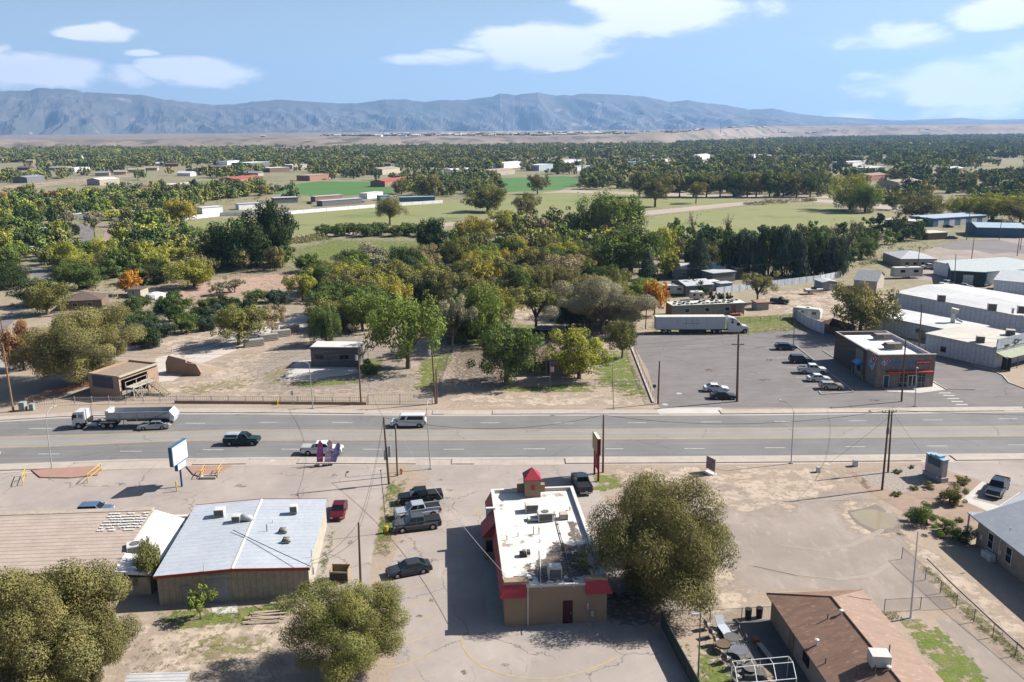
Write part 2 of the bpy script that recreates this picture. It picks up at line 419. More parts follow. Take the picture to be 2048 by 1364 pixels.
def seg(name, a, b, w, m, lvl):
    a, b = Vector(a[:2]), Vector(b[:2]); d = (b - a).normalized(); n = Vector((-d.y, d.x)) * w / 2; z = .004 * lvl
    o = MB().add([(p.x, p.y, z) for p in (a - n, b - n, b + n, a + n)], [(0, 1, 2, 3)]).build(name, m)
    return struct(o)
for a, c, y in ((58, 104, 857.3), (372, 410, 846.6), (519, 558, 844.6), (665, 705, 845), (812, 853, 845), (961, 999, 845.6), (1108, 1147, 846), (1255, 1293, 845.4), (1402, 1442, 844), (1549, 1586, 843), (1697, 1733, 841.5), (1846, 1885, 840), (1997, 2035, 837.5),
               (76, 119, 908), (240, 284, 902.5), (405, 447, 899.5), (563, 601, 898.5), (726, 764, 898.5), (887, 928, 898.5), (1047, 1090, 897.5), (1211, 1247, 897.5), (1369, 1409, 897), (1529, 1570, 895.5), (1691, 1731, 893.5), (1853, 1895, 892), (2016, 2058, 890)):
    seg('road_marking_dash', G(a, y), G(c, y), .16, m_white, 3)
# ---------------------------------------------------------------- lots and yards, near side
patch('parking_lot', [(-300, 962), (-60, 951), (300, 938), (520, 931), (772, 930), (778, 960), (752, 1060), (742, 1130), (735, 1215), (640, 1215), (560, 1120), (420, 1040), (330, 1040), (260, 1100), (-400, 1100)], m_lotA, 1)
patch('parking_lot', [(812, 930), (1196, 930), (1198, 985), (1300, 1100), (1300, 1262), (1322, 1262), (1372, 1364), (1440, 1500), (740, 1500), (790, 1330), (812, 1230), (770, 1215), (775, 1150), (800, 1080), (838, 1000), (862, 950)], m_lotA, 1)
patch('gravel_lot', [(1300, 1000), (1420, 965), (1560, 985), (1720, 980), (1790, 1060), (1850, 1110), (1905, 1215), (1740, 1222), (1700, 1180), (1530, 1180), (1440, 1225), (1330, 1230), (1300, 1120)], m_lotdirt, 1, .4, 3)
softpatch('sand', [(1205, 932), (1420, 930), (1700, 935), (1740, 960), (1640, 1010), (1500, 1040), (1420, 1030), (1300, 990), (1210, 960)], s_sand, 2)
softpatch('sand', [(1320, 1150), (1440, 1120), (1520, 1180), (1500, 1230), (1380, 1240)], s_sand, 3)
softpatch('dirt_track', [(1790, 1060), (1850, 1090), (1960, 1170), (2060, 1250), (2100, 1330), (2020, 1330), (1930, 1240), (1840, 1150)], s_sand, 3)
softpatch('sand', [(1660, 1000), (1760, 1000), (1830, 1060), (1790, 1080), (1690, 1060)], s_sand, 3)
patch('damp_ring', [(1694, 1022), (1750, 1008), (1806, 1040), (1800, 1062), (1750, 1068), (1712, 1048)], mat('wet_silt', (.17, .14, .115), (.22, .185, .15), .6, fine=5, world=True, rough=.6), 4, .35, 1.5)
patch('puddle', [(1700, 1026), (1745, 1018), (1785, 1028), (1797, 1045), (1786, 1056), (1752, 1060), (1722, 1047)], m_puddle, 5, .2, 1)
patch('landscape_gravel', [(1700, 945), (1800, 930), (1842, 928), (1962, 962), (1925, 1000), (1998, 1022), (1965, 1045), (1940, 1080), (1880, 1060), (1800, 1020), (1740, 985)], m_gravel, 2, .25, 2)
patch('landscape_rock', [(1712, 948), (1800, 932), (1842, 932), (1860, 965), (1850, 978), (1800, 985), (1750, 972)], m_rock, 3, .3, 1.5)
patch('parking_lot', [(1838, 926), (2300, 918), (2500, 1010), (2400, 1100), (2060, 1040), (1990, 1024), (1925, 998), (1966, 962)], m_lotA, 3)
patch('sidewalk_path', [(1922, 1000), (1964, 963), (1976, 968), (1944, 998), (2036, 1022), (2016, 1040)], m_conc, 5)
seg('parking_stripe', G(1990, 1018), G(2040, 985), .12, m_white, 4)
softpatch('short_grass', [(1800, 1240), (1875, 1248), (1920, 1290), (1990, 1364), (1985, 1400), (1900, 1400), (1850, 1320)], s_grass, 3, 'stuff')
patch('driveway', [(1870, 1236), (1916, 1240), (2060, 1364), (2140, 1440), (1990, 1420), (1930, 1310)], m_lotdirt, 2, .2, 2)
softpatch('short_grass', [(1390, 1290), (1425, 1290), (1475, 1364), (1480, 1420), (1420, 1420), (1400, 1364)], s_grass, 3, 'stuff')
softpatch('short_grass', [(1795, 1235), (1850, 1235), (1870, 1262), (1810, 1262)], s_dry, 4, 'stuff')
softpatch('weedy_verge', [(1835, 1128), (1850, 1125), (1935, 1200), (2060, 1320), (2060, 1345), (1925, 1225), (1850, 1160)], s_dry, 5, 'stuff')
patch('patio', [(1432, 1245), (1548, 1238), (1650, 1364), (1700, 1420), (1490, 1420), (1455, 1330)], mat('patio_grey', (.15, .14, .135), (.12, .115, .11), .6, fine=4, world=True), 4)
softpatch('short_grass', [(1182, 945), (1245, 950), (1250, 975), (1190, 990)], s_grass, 3, 'stuff')
# island between the lots
softpatch('weedy_strip', [(778, 962), (820, 955), (800, 1010), (790, 1060), (775, 1112), (748, 1110), (752, 1060), (768, 1000)], s_dry, 3, 'stuff')
softpatch('short_grass', [(774, 970), (806, 965), (800, 985), (778, 990)], s_grass, 4, 'stuff')
softpatch('short_grass', [(760, 1030), (790, 1030), (776, 1080), (752, 1082)], s_grass, 4, 'stuff')
# yard in front of the metal building
softpatch('dry_yard', [(230, 1240), (330, 1225), (620, 1205), (640, 1230), (580, 1300), (560, 1364), (540, 1450), (260, 1450), (240, 1364)], s_sand, 2)
softpatch('yard_weeds', [(310, 1222), (440, 1216), (620, 1202), (600, 1228), (480, 1250), (340, 1262)], s_grass, 4, 'stuff')
softpatch('yard_weeds', [(360, 1270), (450, 1262), (560, 1275), (540, 1320), (430, 1330), (350, 1310)], s_dry, 4, 'stuff')
patch('door_slab', [(422, 1212), (474, 1208), (476, 1226), (426, 1228)], m_conc, 5)
patch('sidewalk_path', [(990, 1054), (1002, 1054), (1022, 1254), (968, 1256)][:0] or [(962, 1035), (984, 1035), (1012, 1252), (976, 1256)], mat('walk_light', (.36, .33, .30), (.31, .28, .26), .6, fine=5, world=True), 3)
patch('rear_slab', [(1046, 1253), (1208, 1248), (1210, 1272), (1046, 1280)], mat('rear_slab', (.34, .31, .29), (.26, .24, .22), .7, fine=5, world=True), 3)
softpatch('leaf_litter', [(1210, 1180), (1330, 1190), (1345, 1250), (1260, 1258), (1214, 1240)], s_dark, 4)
# faded stall lines
for a, b_ in (((792, 1082), (848, 1063)), ((780, 1106), (835, 1088)), ((770, 1162), (835, 1142)), ((800, 1184), (875, 1162)), ((815, 1211), (875, 1193)), ((832, 1242), (870, 1228)), ((806, 1290), (868, 1266)), ((782, 1337), (866, 1308)), ((800, 1368), (862, 1350)), ((955, 1010), (957, 1040)), ((690, 1040), (694, 1018))):
    seg('parking_stripe', G(*a), G(*b_), .14, m_yelfade, 3)
arc = [(921, 1270), (924, 1290), (938, 1313), (965, 1334), (1010, 1350), (1060, 1357), (1110, 1357), (1160, 1346), (1205, 1329), (1237, 1312)]
ap = [G(*p) for p in arc]
for i in range(len(ap) - 1): seg('drive_lane_curve', ap[i] - (ap[i + 1] - ap[i]) * .04, ap[i + 1] + (ap[i + 1] - ap[i]) * .04, .17, m_yelfade, 3 + (i % 2))
g0 = G(921, 1104)
struct(MB().add([(g0.x - .12, g0.y - .1, .014), (g0.x + .12, g0.y - .1, .014), (g0.x + .12, g0.y + .8, .014), (g0.x - .12, g0.y + .8, .014), (g0.x - .5, g0.y - .1, .014), (g0.x, g0.y - .9, .014), (g0.x + .5, g0.y - .1, .014)], [(0, 1, 2, 3), (4, 5, 6)]).build('drive_arrow', m_yelfade))
# raised red kerb islands beside the near sidewalk
for nm, pp in (('kerb_island', [(62, 941), (196, 933), (205, 940), (196, 951), (140, 957), (80, 956)]), ('kerb_island', [(372, 934), (466, 932), (440, 945), (398, 954), (386, 950)])):
    q = [G(*p) for p in pp]; struct(MB().prism([(v.x, v.y) for v in q], 0, .16).build(nm, m_mulch, bevel=.04))
# ---------------------------------------------------------------- far side
patch('asphalt_lot', [(1262, 682), (1276, 668), (1480, 664), (1640, 654), (1700, 676), (1760, 668), (1840, 700), (1880, 700), (1950, 733), (1985, 741), (2006, 752), (2018, 766), (2110, 800), (2110, 812), (1700, 815), (1318, 815), (1296, 740)], m_lotB, 1)
e = E('planting_bed', 'kerbed dirt bed with a pipe rail at the right end of the pizza shop lot', 'planting bed', (0, 0, 0))
q = [G(*p) for p in ((1950, 733), (1985, 741), (2006, 752), (2018, 766), (2110, 800))]
for i in range(4): MB().cbox(tuple((q[i] + q[i + 1]) / 2 + Vector((0, 0, .07))), ((q[i + 1] - q[i]).length + .1, .22, .15 + .002 * i), ang(q[i], q[i + 1])).build('kerb', m_curb, e)
patch('sidewalk_path', [(1860, 768), (1868, 762), (1893, 779), (1840, 786), (1776, 783), (1768, 778)], m_conc, 4)
patch('asphalt_apron', [(1290, 827), (1330, 815), (1440, 815), (1460, 827)], m_conc, 5)
softpatch('dirt_yard', [(240, 800), (330, 760), (500, 700), (640, 650), (760, 640), (860, 700), (880, 780), (730, 792), (400, 800)], s_sand, 1)
softpatch('dirt_yard', [(560, 690), (700, 660), (800, 700), (860, 780), (700, 785), (520, 790), (480, 740)], s_grey, 2)
patch('concrete_ramp', [(300, 765), (312, 716), (420, 690), (520, 656), (600, 628), (640, 640), (600, 658), (500, 690), (400, 728), (345, 762)], mat('ramp_concrete', (.52, .46, .41), (.44, .39, .35), .2, fine=4, world=True), 3)
patch('concrete_pad', [(552, 763), (575, 738), (600, 722), (622, 720), (624, 734), (716, 735), (724, 745), (640, 757)], m_conc, 4, .3, 2)
softpatch('dry_grass_patch', [(520, 745), (580, 725), (590, 745), (575, 770), (530, 772)], s_dry, 4, 'stuff')
softpatch('dry_grass_patch', [(330, 780), (400, 765), (520, 750), (500, 775), (380, 795)], s_dry, 4, 'stuff')
softpatch('short_grass', [(555, 765), (720, 758), (740, 766), (600, 776)], s_grass, 5, 'stuff')
softpatch('short_grass', [(722, 715), (770, 715), (762, 745), (724, 760)], s_grass, 5, 'stuff')
softpatch('short_grass', [(838, 720), (900, 700), (905, 720), (868, 780), (825, 782)], s_grass, 5, 'stuff')
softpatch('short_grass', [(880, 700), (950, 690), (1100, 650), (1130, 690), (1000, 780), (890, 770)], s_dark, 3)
softpatch('short_grass', [(870, 640), (960, 640), (1110, 650), (1130, 680), (940, 700), (880, 690)], s_grass, 4, 'stuff')
softpatch('short_grass', [(990, 775), (1190, 765), (1200, 785), (1000, 786)], s_grass, 5, 'stuff')
softpatch('short_grass', [(1180, 730), (1200, 700), (1255, 695), (1300, 800), (1250, 795), (1190, 770)], s_grass, 5, 'stuff')
softpatch('sandy_verge', [(880, 790), (1200, 785), (1290, 800), (1300, 812), (900, 815)], s_sand, 4)
softpatch('short_grass', [(1280, 655), (1320, 640), (1600, 625), (1660, 650), (1500, 672), (1290, 668)], s_grass, 3, 'stuff')
softpatch('dry_verge', [(1490, 650), (1640, 640), (1660, 655), (1560, 664), (1480, 668)], s_dry, 5, 'stuff')
softpatch('sand_yard', [(1490, 610), (1520, 580), (1680, 570), (1790, 580), (1800, 600), (1720, 650), (1600, 640)], s_sand, 2)
softpatch('weedy_bank', [(1820, 575), (1900, 585), (2100, 600), (2100, 625), (1900, 600), (1830, 592)], s_grass, 4, 'stuff')
patch('gravel_yard', [(1960, 560), (1800, 560), (1850, 500), (2010, 470), (2200, 500), (2200, 590)], m_lotdirt, 1, .5, 6)
patch('side_road', [(1870, 492), (1910, 482), (1990, 478), (2045, 490), (2200, 510), (2200, 525), (2020, 505), (1985, 508), (1950, 500), (1905, 500)], m_lotB, 3)
patch('side_road', [(-120, 720), (0, 640), (60, 590), (80, 565), (60, 545), (0, 540), (-60, 560), (-60, 535), (70, 530), (100, 545), (96, 575), (40, 630), (-20, 690)], m_lotB, 3)
patch('side_road', [(150, 452), (168, 445), (190, 462), (186, 478), (168, 505), (150, 505), (162, 480)], m_lotB, 3)
patch('farm_track', [(190, 500), (205, 480), (210, 462), (200, 450), (208, 448), (222, 462), (218, 482), (202, 506)], m_gravel, 3)
softpatch('short_grass', [(205, 500), (222, 470), (250, 450), (240, 480), (225, 500)], s_grass, 4, 'stuff')
patch('wet_parking', [(-60, 760), (-60, 700), (20, 690), (60, 720), (20, 745)], m_lotA, 3)
softpatch('red_dirt', [(290, 590), (330, 565), (480, 548), (600, 540), (660, 552), (610, 575), (430, 600), (330, 612)], soft_mat('pink_dirt', (.37, .265, .205), (.31, .22, .17), .1, .5, .4), 2)
softpatch('sandy_verge', [(270, 700), (330, 680), (520, 630), (600, 615), (590, 630), (430, 680), (300, 715)], s_sand, 4)
softpatch('bare_clearing', [(880, 590), (1000, 580), (1120, 590), (1100, 640), (960, 650), (890, 620)], s_sand, 2)
softpatch('bare_clearing', [(950, 480), (1060, 490), (1040, 510), (960, 505)], s_sand, 2)
softpatch('pasture', [(560, 500), (650, 478), (860, 478), (950, 500), (860, 550), (620, 560)], s_grass, 2, 'stuff')
# fields
patch('field', [(355, 478), (368, 442), (560, 433), (800, 411), (890, 403), (945, 400), (950, 428), (905, 442), (700, 463), (580, 474)], s_field, 4, 1, 12)
patch('field', [(1060, 438), (1078, 386), (1250, 380), (1330, 384), (1490, 401), (1310, 417), (1180, 431)], s_field, 4, 1, 12)
patch('field', [(1280, 462), (1310, 432), (1560, 406), (1650, 412), (1800, 442), (1700, 470), (1500, 480)], s_field, 4, 1, 12)
patch('field', [(930, 432), (945, 398), (1075, 388), (1060, 436)], s_field, 5, 1, 12)
patch('field', [(545, 386), (590, 368), (640, 363), (786, 363), (786, 388), (640, 393)], s_green, 4, 1, 12)
patch('field', [(960, 372), (1005, 356), (1130, 352), (1180, 362), (1120, 380), (1010, 384)], s_green, 4, 1, 12)
patch('field', [(370, 372), (400, 362), (480, 361), (480, 368), (450, 374)], mat('pasture_pale', (.15, .19, .06), fine=.3, world=True), 4, 1, 12)
patch('farm_track', [(1160, 440), (1310, 420), (1480, 404), (1600, 397), (1740, 404), (1840, 425), (1830, 430), (1720, 410), (1600, 403), (1480, 411), (1300, 430), (1180, 446)], mat('pale_track', (.40, .33, .27), (.33, .27, .21), .05, fine=.5, world=True), 5, .6, 8)
patch('farm_track', [(560, 480), (560, 472), (700, 465), (950, 440), (1170, 430), (1170, 435), (960, 446), (700, 471)], mat('pale_track', (0, 0, 0)), 6, .5, 8)
patch('farm_track', [(1080, 386), (1130, 380), (1480, 390), (1700, 392), (1700, 396), (1480, 396), (1130, 385)], mat('pale_track', (0, 0, 0)), 6, .5, 8)
for pp in ([(-80, 395), (100, 372), (280, 352), (300, 344), (100, 362), (-80, 380)], [(1150, 352), (1240, 345), (1500, 347), (1500, 352), (1240, 352)], [(1800, 420), (1870, 400), (1990, 398), (1940, 415)]):
    softpatch('bare_field', pp, soft_mat('bare_soil', (.33, .26, .20), (.27, .22, .165), .02, .05, .4), 3)

# oil spots on the stalls, tyre arcs on the dirt
s_oil = soft_mat('oil_stain', (.10, .088, .08), (.13, .115, .10), 1.5, 1.6, .75, .9)
for x, y, w, h in ((806, 1084, 10, 4), (800, 1112, 9, 3), (862, 1200, 7, 5), (838, 1232, 8, 4), (900, 980, 9, 4), (590, 990, 12, 4), (480, 972, 16, 5), (240, 968, 14, 4), (700, 1085, 8, 5), (930, 1345, 10, 6), (1010, 1330, 12, 5), (1420, 740, 14, 4), (1540, 720, 12, 3), (1530, 760, 16, 3), (1750, 800, 16, 3), (670, 950, 10, 3), (880, 960, 9, 3), (1100, 1290, 10, 5)):
    softpatch('oil_stain', [(x + w * math.cos(k * .9), y + h * math.sin(k * .9)) for k in range(7)], s_oil, 3.4)
def arc_track(p, w, m, lvl):
    q = [G(*a) for a in p]; b = MB(); vs = []
    for i, a in enumerate(q):
        d = (q[min(i + 1, len(q) - 1)] - q[max(i - 1, 0)]).normalized(); n = Vector((-d.y, d.x, 0)) * w / 2; vs += [a - n, a + n]
    b.add([(v.x, v.y, .004 * lvl) for v in vs], [(2 * i, 2 * i + 2, 2 * i + 3, 2 * i + 1) for i in range(len(q) - 1)]); struct(b.build('tyre_track', m))
m_trk = mat('tyre_track_soil', (.315, .262, .222), (.345, .29, .245), 1.2, fine=6, world=True)
for p in ([(1780, 1010), (1760, 1060), (1700, 1090), (1640, 1100), (1560, 1090)], [(1786, 1120), (1740, 1150), (1670, 1158), (1590, 1150), (1500, 1130)], [(1330, 960), (1420, 985), (1520, 1000), (1640, 1002), (1720, 985)], [(1850, 1115), (1900, 1165), (1975, 1235), (2048, 1300)], [(430, 790), (520, 780), (620, 784), (720, 778), (800, 750), (850, 700)], [(400, 770), (470, 740), (560, 710), (640, 675), (720, 660)], [(420, 778), (500, 750), (590, 716), (670, 680), (760, 668)]):
    for o_ in (0, 3): arc_track([(a + o_ * 1.6, b_ + o_ * .8) for a, b_ in p], .28, m_trk, 4.3)

for i, (x, y) in enumerate(((1878, 786), (1886, 791), (1895, 797), (1903, 803), (1912, 809))): seg('crosswalk_bar', G(x, y), G(x + 23, y), .42, m_white, 4)
for x, y in ((1540, 696), (1562, 716), (1583, 736), (1600, 755), (1618, 772)): seg('parking_stripe', G(x - 8, y), G(x + 36, y - 1), .12, m_white, 4)
for x, y in ((1700, 672), (1640, 662), (1668, 668), (1300, 674)): seg('parking_stripe', G(x, y), G(x + 14, y), .12, m_white, 4)
for k, (a, b_) in enumerate((((1592, 692), (1706, 783)), ((1646, 702), (1672, 718)), ((1866, 764), (1893, 779)), ((1893, 778), (1950, 779)), ((1638, 783), (1642, 788)), ((1641, 789), (1706, 785)), ((1636, 781), (1660, 779)))):
    a, b_ = G(*a), G(*b_); struct(MB().box(0, -.1, 0, (b_ - a).length, .1, .14 + .001 * k).build('kerb', m_curb, loc=a, rz=ang(a, b_)))
for x, y in ((1358, 787), (1330, 809), (1140, 926), (1655, 928), (545, 921)): g = G(x, y); struct(MB().cyl(g.x, g.y, 0, .018, .55 if y < 900 else .35, 16).build('manhole_cover', m_curb if y < 900 else m_conc))
# ---------------------------------------------------------------- building materials
corr = lambda n, c, ax='x', ws=2.5, **k: mat(n, c, wave=(ax, ws, .3, .22), fine=3, rough=.6, **k)
m_tan = mat('tan_stucco', (.30, .215, .145), (.26, .185, .125), .4, fine=6)
m_red = mat('red_metal_roof', (.36, .028, .045), (.30, .03, .045), .6, rough=.5, fine=2, wave=('y', 3, .25, .15))
m_redx = mat('red_metal_roof_ribs', (.36, .028, .045), (.30, .03, .045), .6, rough=.5, fine=2, wave=('x', 3, .25, .15))
m_wroof = mat('white_membrane', (.72, .70, .65), (.58, .54, .48), .3, fine=2, spots=((.28, .24, .20), .5, .58))
m_wpar = mat('white_parapet', (.60, .59, .56), (.52, .50, .46), .8, fine=4)
m_glass = mat('dark_glass', (.015, .02, .026), fine=0, rough=.08, spec=.4)
m_wframe = mat('white_frame', (.62, .62, .60), fine=0, rough=.5)
m_dkred = mat('maroon_door', (.06, .012, .012), fine=3)
m_alu = mat('galvanised', (.42, .43, .44), (.34, .35, .36), 2, rough=.5, metal=.2, fine=5)
m_acw = mat('cooler_white', (.58, .57, .53), (.46, .45, .42), 1.5, rough=.6, fine=4)
m_acg = mat('unit_grille', (.16, .16, .16), wave=('x', 9, .7, .5), fine=0)
m_acb = mat('unit_beige', (.44, .40, .33), (.36, .33, .27), 2, fine=4)
m_black = mat('black_metal', (.02, .02, .022), fine=0, rough=.6)
m_rust = mat('rusty_metal', (.16, .12, .09), (.30, .28, .25), 3, fine=6)
m_mroof = mat('seamed_metal_roof', (.43, .465, .51), (.50, .53, .565), .3, rough=.5, metal=.15, wave=('y', 1.15, .35, .10), fine=2)
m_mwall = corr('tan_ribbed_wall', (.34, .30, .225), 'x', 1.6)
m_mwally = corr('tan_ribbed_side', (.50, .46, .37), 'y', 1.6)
m_redtrim = mat('red_trim', (.36, .06, .035), (.28, .07, .04), 1, fine=4)
m_conc2 = mat('slab_grey', (.34, .32, .30), fine=4)
m_wood = mat('weathered_wood', (.30, .225, .15), (.20, .15, .10), 3, fine=8, stretch=(1, 1, .2))
m_pole = mat('pole_wood', (.105, .062, .042), (.16, .105, .07), 1.5, fine=8, stretch=(6, 6, .3))
m_steel = mat('pale_steel', (.42, .43, .43), rough=.5, fine=0, metal=.2)
m_dsteel = mat('dark_steel', (.10, .10, .10), rough=.5, fine=0)
def unit(label, w, d, h, grille=True, m=None, cat='air conditioner', kind='rooftop_unit', fan=True):
    """rooftop unit template: cabinet, louvred panel, fan"""
    def mk(loc, rz=0):
        e = E(kind, label, cat, loc, rz)
        MB().box(-w / 2, -d / 2, .1, w / 2, d / 2, h).build('cabinet', m or m_acw, e, bevel=.03)
        MB().box(-w / 2, -d / 2, 0, -w / 2 + .12, d / 2, .1).box(w / 2 - .12, -d / 2, 0, w / 2, d / 2, .1).build('base_rail', m_alu, e)
        if grille: MB().box(-w * .42, -d / 2 - .02, .18, w * .42, -d / 2 + .02, h * .9).build('louvre_panel', m_acg, e)
        if fan:
            lathe([(0.01, h + .03), (min(w, d) * .3, h + .03), (min(w, d) * .34, h + .06), (min(w, d) * .34, h)], 14).build('fan_cover', m_acg, e)
        return e
    return mk
def vent(loc, label, h=.5, r=.07, cap=True, m=None):
    e = E('vent_pipe', label, 'vent', loc)
    MB().cyl(0, 0, 0, h, r, 8).build('pipe', m or m_alu, e)
    if cap: lathe([(.01, h + .14), (r * 2, h + .06), (r * 2, h)], 10).build('vent_cap', m or m_alu, e)
    return e
# ---------------------------------------------------------------- the red-trimmed restaurant
o = G(1009, 1253); e = E('restaurant', 'flat roofed tan restaurant with red metal awnings and a little red topped tower', 'restaurant', o, R(4.5))
W_, D_, H_ = 10.1, 22.6, 4.55
MB().box(0, 0, 0, W_, D_, H_ - .45).build('wall', m_tan, e)
b = MB()
b.box(-.02, -.02, H_ - .45, .38, D_ + .02, H_).box(W_ - .38, -.02, H_ - .45, W_ + .02, D_ + .02, H_).box(.38, D_ - .36, H_ - .45, W_ - .38, D_ + .02, H_).box(.38, -.02, H_ - .45, W_ - .38, .2, H_ - .25)
b.build('parapet', m_wpar, e)
MB().box(.38, .2, H_ - .45, W_ - .38, D_ - .36, H_ - .42).build('roof', m_wroof, e)
MB().box(.0, -.02, H_ - .0, 2.4, .9, H_ + .25).box(W_ - 2.2, -.02, H_, W_ + .02, .7, H_ + .25).build('corner_parapet', m_tan, e)
def mans(y0, y1, nm='awning', out=.42, drop=1.3, top=H_ - .08):
    MB().add([(-.03, y0, top), (-.03, y1, top), (-out, y1, top - drop), (-out, y0, top - drop), (-.03, y0, top - drop), (-.03, y1, top - drop)],
             [(0, 3, 2, 1), (0, 4, 3), (1, 2, 5), (3, 4, 5, 2), (0, 1, 5, 4)]).build(nm, m_red, e)
mans(0, 12.7); mans(17.2, 22, 'awning', .8)
MB().add([(W_ + .03, .2, 4.4), (W_ + .03, 21, 4.4), (W_ + .45, 21, 3.0), (W_ + .45, .2, 3.0), (W_ + .03, .2, 3.0), (W_ + .03, 21, 3.0)], [(0, 1, 2, 3), (0, 3, 4), (1, 5, 2), (3, 2, 5, 4), (0, 4, 5, 1)]).build('awning', m_red, e)
for x0, x1 in ((-.42, 2.15), (W_ - 2.1, W_ + .5)):
    t = H_ - .02
    MB().add([(max(x0, -.0), -.03, t), (min(x1, W_), -.03, t), (x1, -.45, t - 1.25), (x0, -.45, t - 1.25), (x0, -.03, t - 1.25), (x1, -.03, t - 1.25)],
             [(0, 3, 2, 1), (0, 4, 3), (1, 2, 5), (3, 4, 5, 2), (0, 1, 5, 4)]).build('awning', m_redx, e)
bay = MB().box(-1.3, 13.4, 0, -.03, 16.4, 2.95).build('window_bay', m_tan, e)
MB().box(-1.33, 14.0, 1.0, -1.29, 15.9, 2.3).box(-1.1, 13.36, 1.0, -.4, 13.41, 2.4).build('window', m_glass, bay)
t = 4.7
MB().add([(-.05, 13.1, t), (-.05, 16.7, t), (-1.55, 16.7, 2.95), (-1.55, 13.1, 2.95), (-.05, 13.1, 2.95), (-.05, 16.7, 2.95)], [(0, 3, 2, 1), (0, 4, 3), (1, 2, 5), (3, 4, 5, 2), (0, 1, 5, 4)]).build('bay_roof', m_red, e)
MB().box(-.9, 16.75, 3.4, .2, 17.15, 4.75).build('bay_parapet', m_wpar, e)
dr = MB().box(5.75, -.05, .02, 6.72, .02, 2.5).build('door', m_dkred, e)
MB().box(6.52, -.1, 1.1, 6.6, -.05, 1.2).build('handle', m_alu, dr)
MB().box(2.25, -.09, .05, 2.36, -.0, H_ - .4).build('downpipe', m_wframe, e)
MB().box(8.5, -.16, .7, 8.8, -.0, 1.3).box(8.1, -.12, 1.5, 8.3, 0, 2.2).build('meter_box', m_alu, e)
tw = MB().box(4.0, D_ - 2.0, H_ - .45, 5.9, D_ + .2, 6.3).build('tower', m_tan, e)
MB().box(4.7, D_ - 2.05, 5.1, 5.2, D_ - 1.99, 5.7).build('tower_vent', m_redtrim, tw)
MB().box(3.92, D_ - 2.08, 6.3, 5.98, D_ + .28, 6.4).add([(3.88, D_ - 2.12, 6.402), (6.02, D_ - 2.12, 6.402), (6.02, D_ + .32, 6.402), (3.88, D_ + .32, 6.402), (4.95, D_ - .9, 7.6)], [(0, 1, 4), (1, 2, 4), (2, 3, 4), (3, 0, 4), (3, 2, 1, 0)]).build('tower_roof', m_redx, tw)
MB().box(3.2, D_ - .5, H_ - .4, 3.99, D_ + .3, 5.05).box(5.91, D_ - .5, H_ - .4, 6.6, D_ + .3, 5.05).build('tower_wing', m_tan, e)
MB().box(W_ - 3.6, D_ + .0, .9, W_ - .8, D_ + .05, 2.4).box(.8, D_, .9, 3.4, D_ + .05, 2.4).build('window', m_glass, e)
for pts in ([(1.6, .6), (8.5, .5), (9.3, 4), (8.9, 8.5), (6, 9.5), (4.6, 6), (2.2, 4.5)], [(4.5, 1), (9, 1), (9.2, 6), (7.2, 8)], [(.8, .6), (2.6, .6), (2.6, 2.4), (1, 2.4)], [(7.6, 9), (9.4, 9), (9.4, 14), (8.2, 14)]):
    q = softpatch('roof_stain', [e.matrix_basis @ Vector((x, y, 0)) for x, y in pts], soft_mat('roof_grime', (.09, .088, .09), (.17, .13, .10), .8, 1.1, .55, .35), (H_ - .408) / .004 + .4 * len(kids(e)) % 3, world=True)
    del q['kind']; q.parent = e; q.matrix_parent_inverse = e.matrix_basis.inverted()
RF = lambda x, y: e.matrix_basis @ Vector((x, y, H_ - .41))
bpy.context.view_layer.update(); e0 = e
def onroof(px, py, z): g = G(px, py, z); return g
rz_ = H_ - .41
unit('pale square rooftop unit with a louvred front just behind the red topped tower', 1.5, 1.2, 1.0, fan=False)(G(1063, 1022, rz_), R(5))
unit('grey condenser with a round fan in the middle of the restaurant roof', 1.7, 1.2, 1.05)(G(1090, 1040, rz_), R(5))
unit('small beige hatch box near the right parapet of the restaurant roof', .95, .9, .7, False, m_acb, 'roof hatch', 'hatch_box', False)(G(1127, 1037, rz_), R(5))
unit('louvred cooler standing in tree shade at the rear of the restaurant roof', 1.35, 1.2, 1.2, fan=False)(G(1109, 1153, rz_), R(5))
unit('low grey plinth beside the round fan condenser on the restaurant roof', 1.5, .9, .35, False, m_wpar, 'roof curb', 'roof_curb', False)(G(1068, 1040, rz_), R(5))
q = E('exhaust_fan', 'black exhaust fan box on a curb left of the shaded roof area', 'exhaust fan', G(1046, 1112, rz_), R(5))
MB().box(-.35, -.35, 0, .35, .35, .45).build('fan_housing', m_black, q, bevel=.03); MB().cyl(.1, 0, .45, .7, .22, 10).build('fan_hood', m_rust, q)
MB().box(.4, -.3, .25, .75, .3, .6).build('motor_box', m_dsteel, q)
q = E('exhaust_fan', 'tall silver kitchen exhaust stack by the right parapet of the restaurant', 'exhaust fan', G(1163, 1108, rz_), 0)
MB().cyl(0, 0, 0, 1.0, .38, 14).build('fan_stack', m_alu, q); lathe([(.3, 1.0), (.55, 1.1), (.5, 1.35), (.01, 1.45)], 14).build('fan_hood', m_alu, q)
lab = ['white elbow vent near the left parapet of the restaurant roof', 'short bent pipe on the restaurant roof left of the shade', 'cluster pipe beside the middle of the restaurant roof', 'thin upright pipe at the centre of the restaurant roof', 'stub vent near the right parapet of the restaurant roof', 'low pipe behind the black exhaust fan on the restaurant roof']
for i, (x, y, h) in enumerate(((1014, 1080, .45), (1036, 1073, .5), (1078, 1068, .7), (1067, 1068, .9), (1140, 1020, .3), (1080, 1085, .4))): vent(G(x, y, rz_), lab[i], h, .06, i % 2 == 0)
q = E('gas_line', 'long dark gas pipe running across the restaurant roof on small blocks', 'pipe', (0, 0, 0))
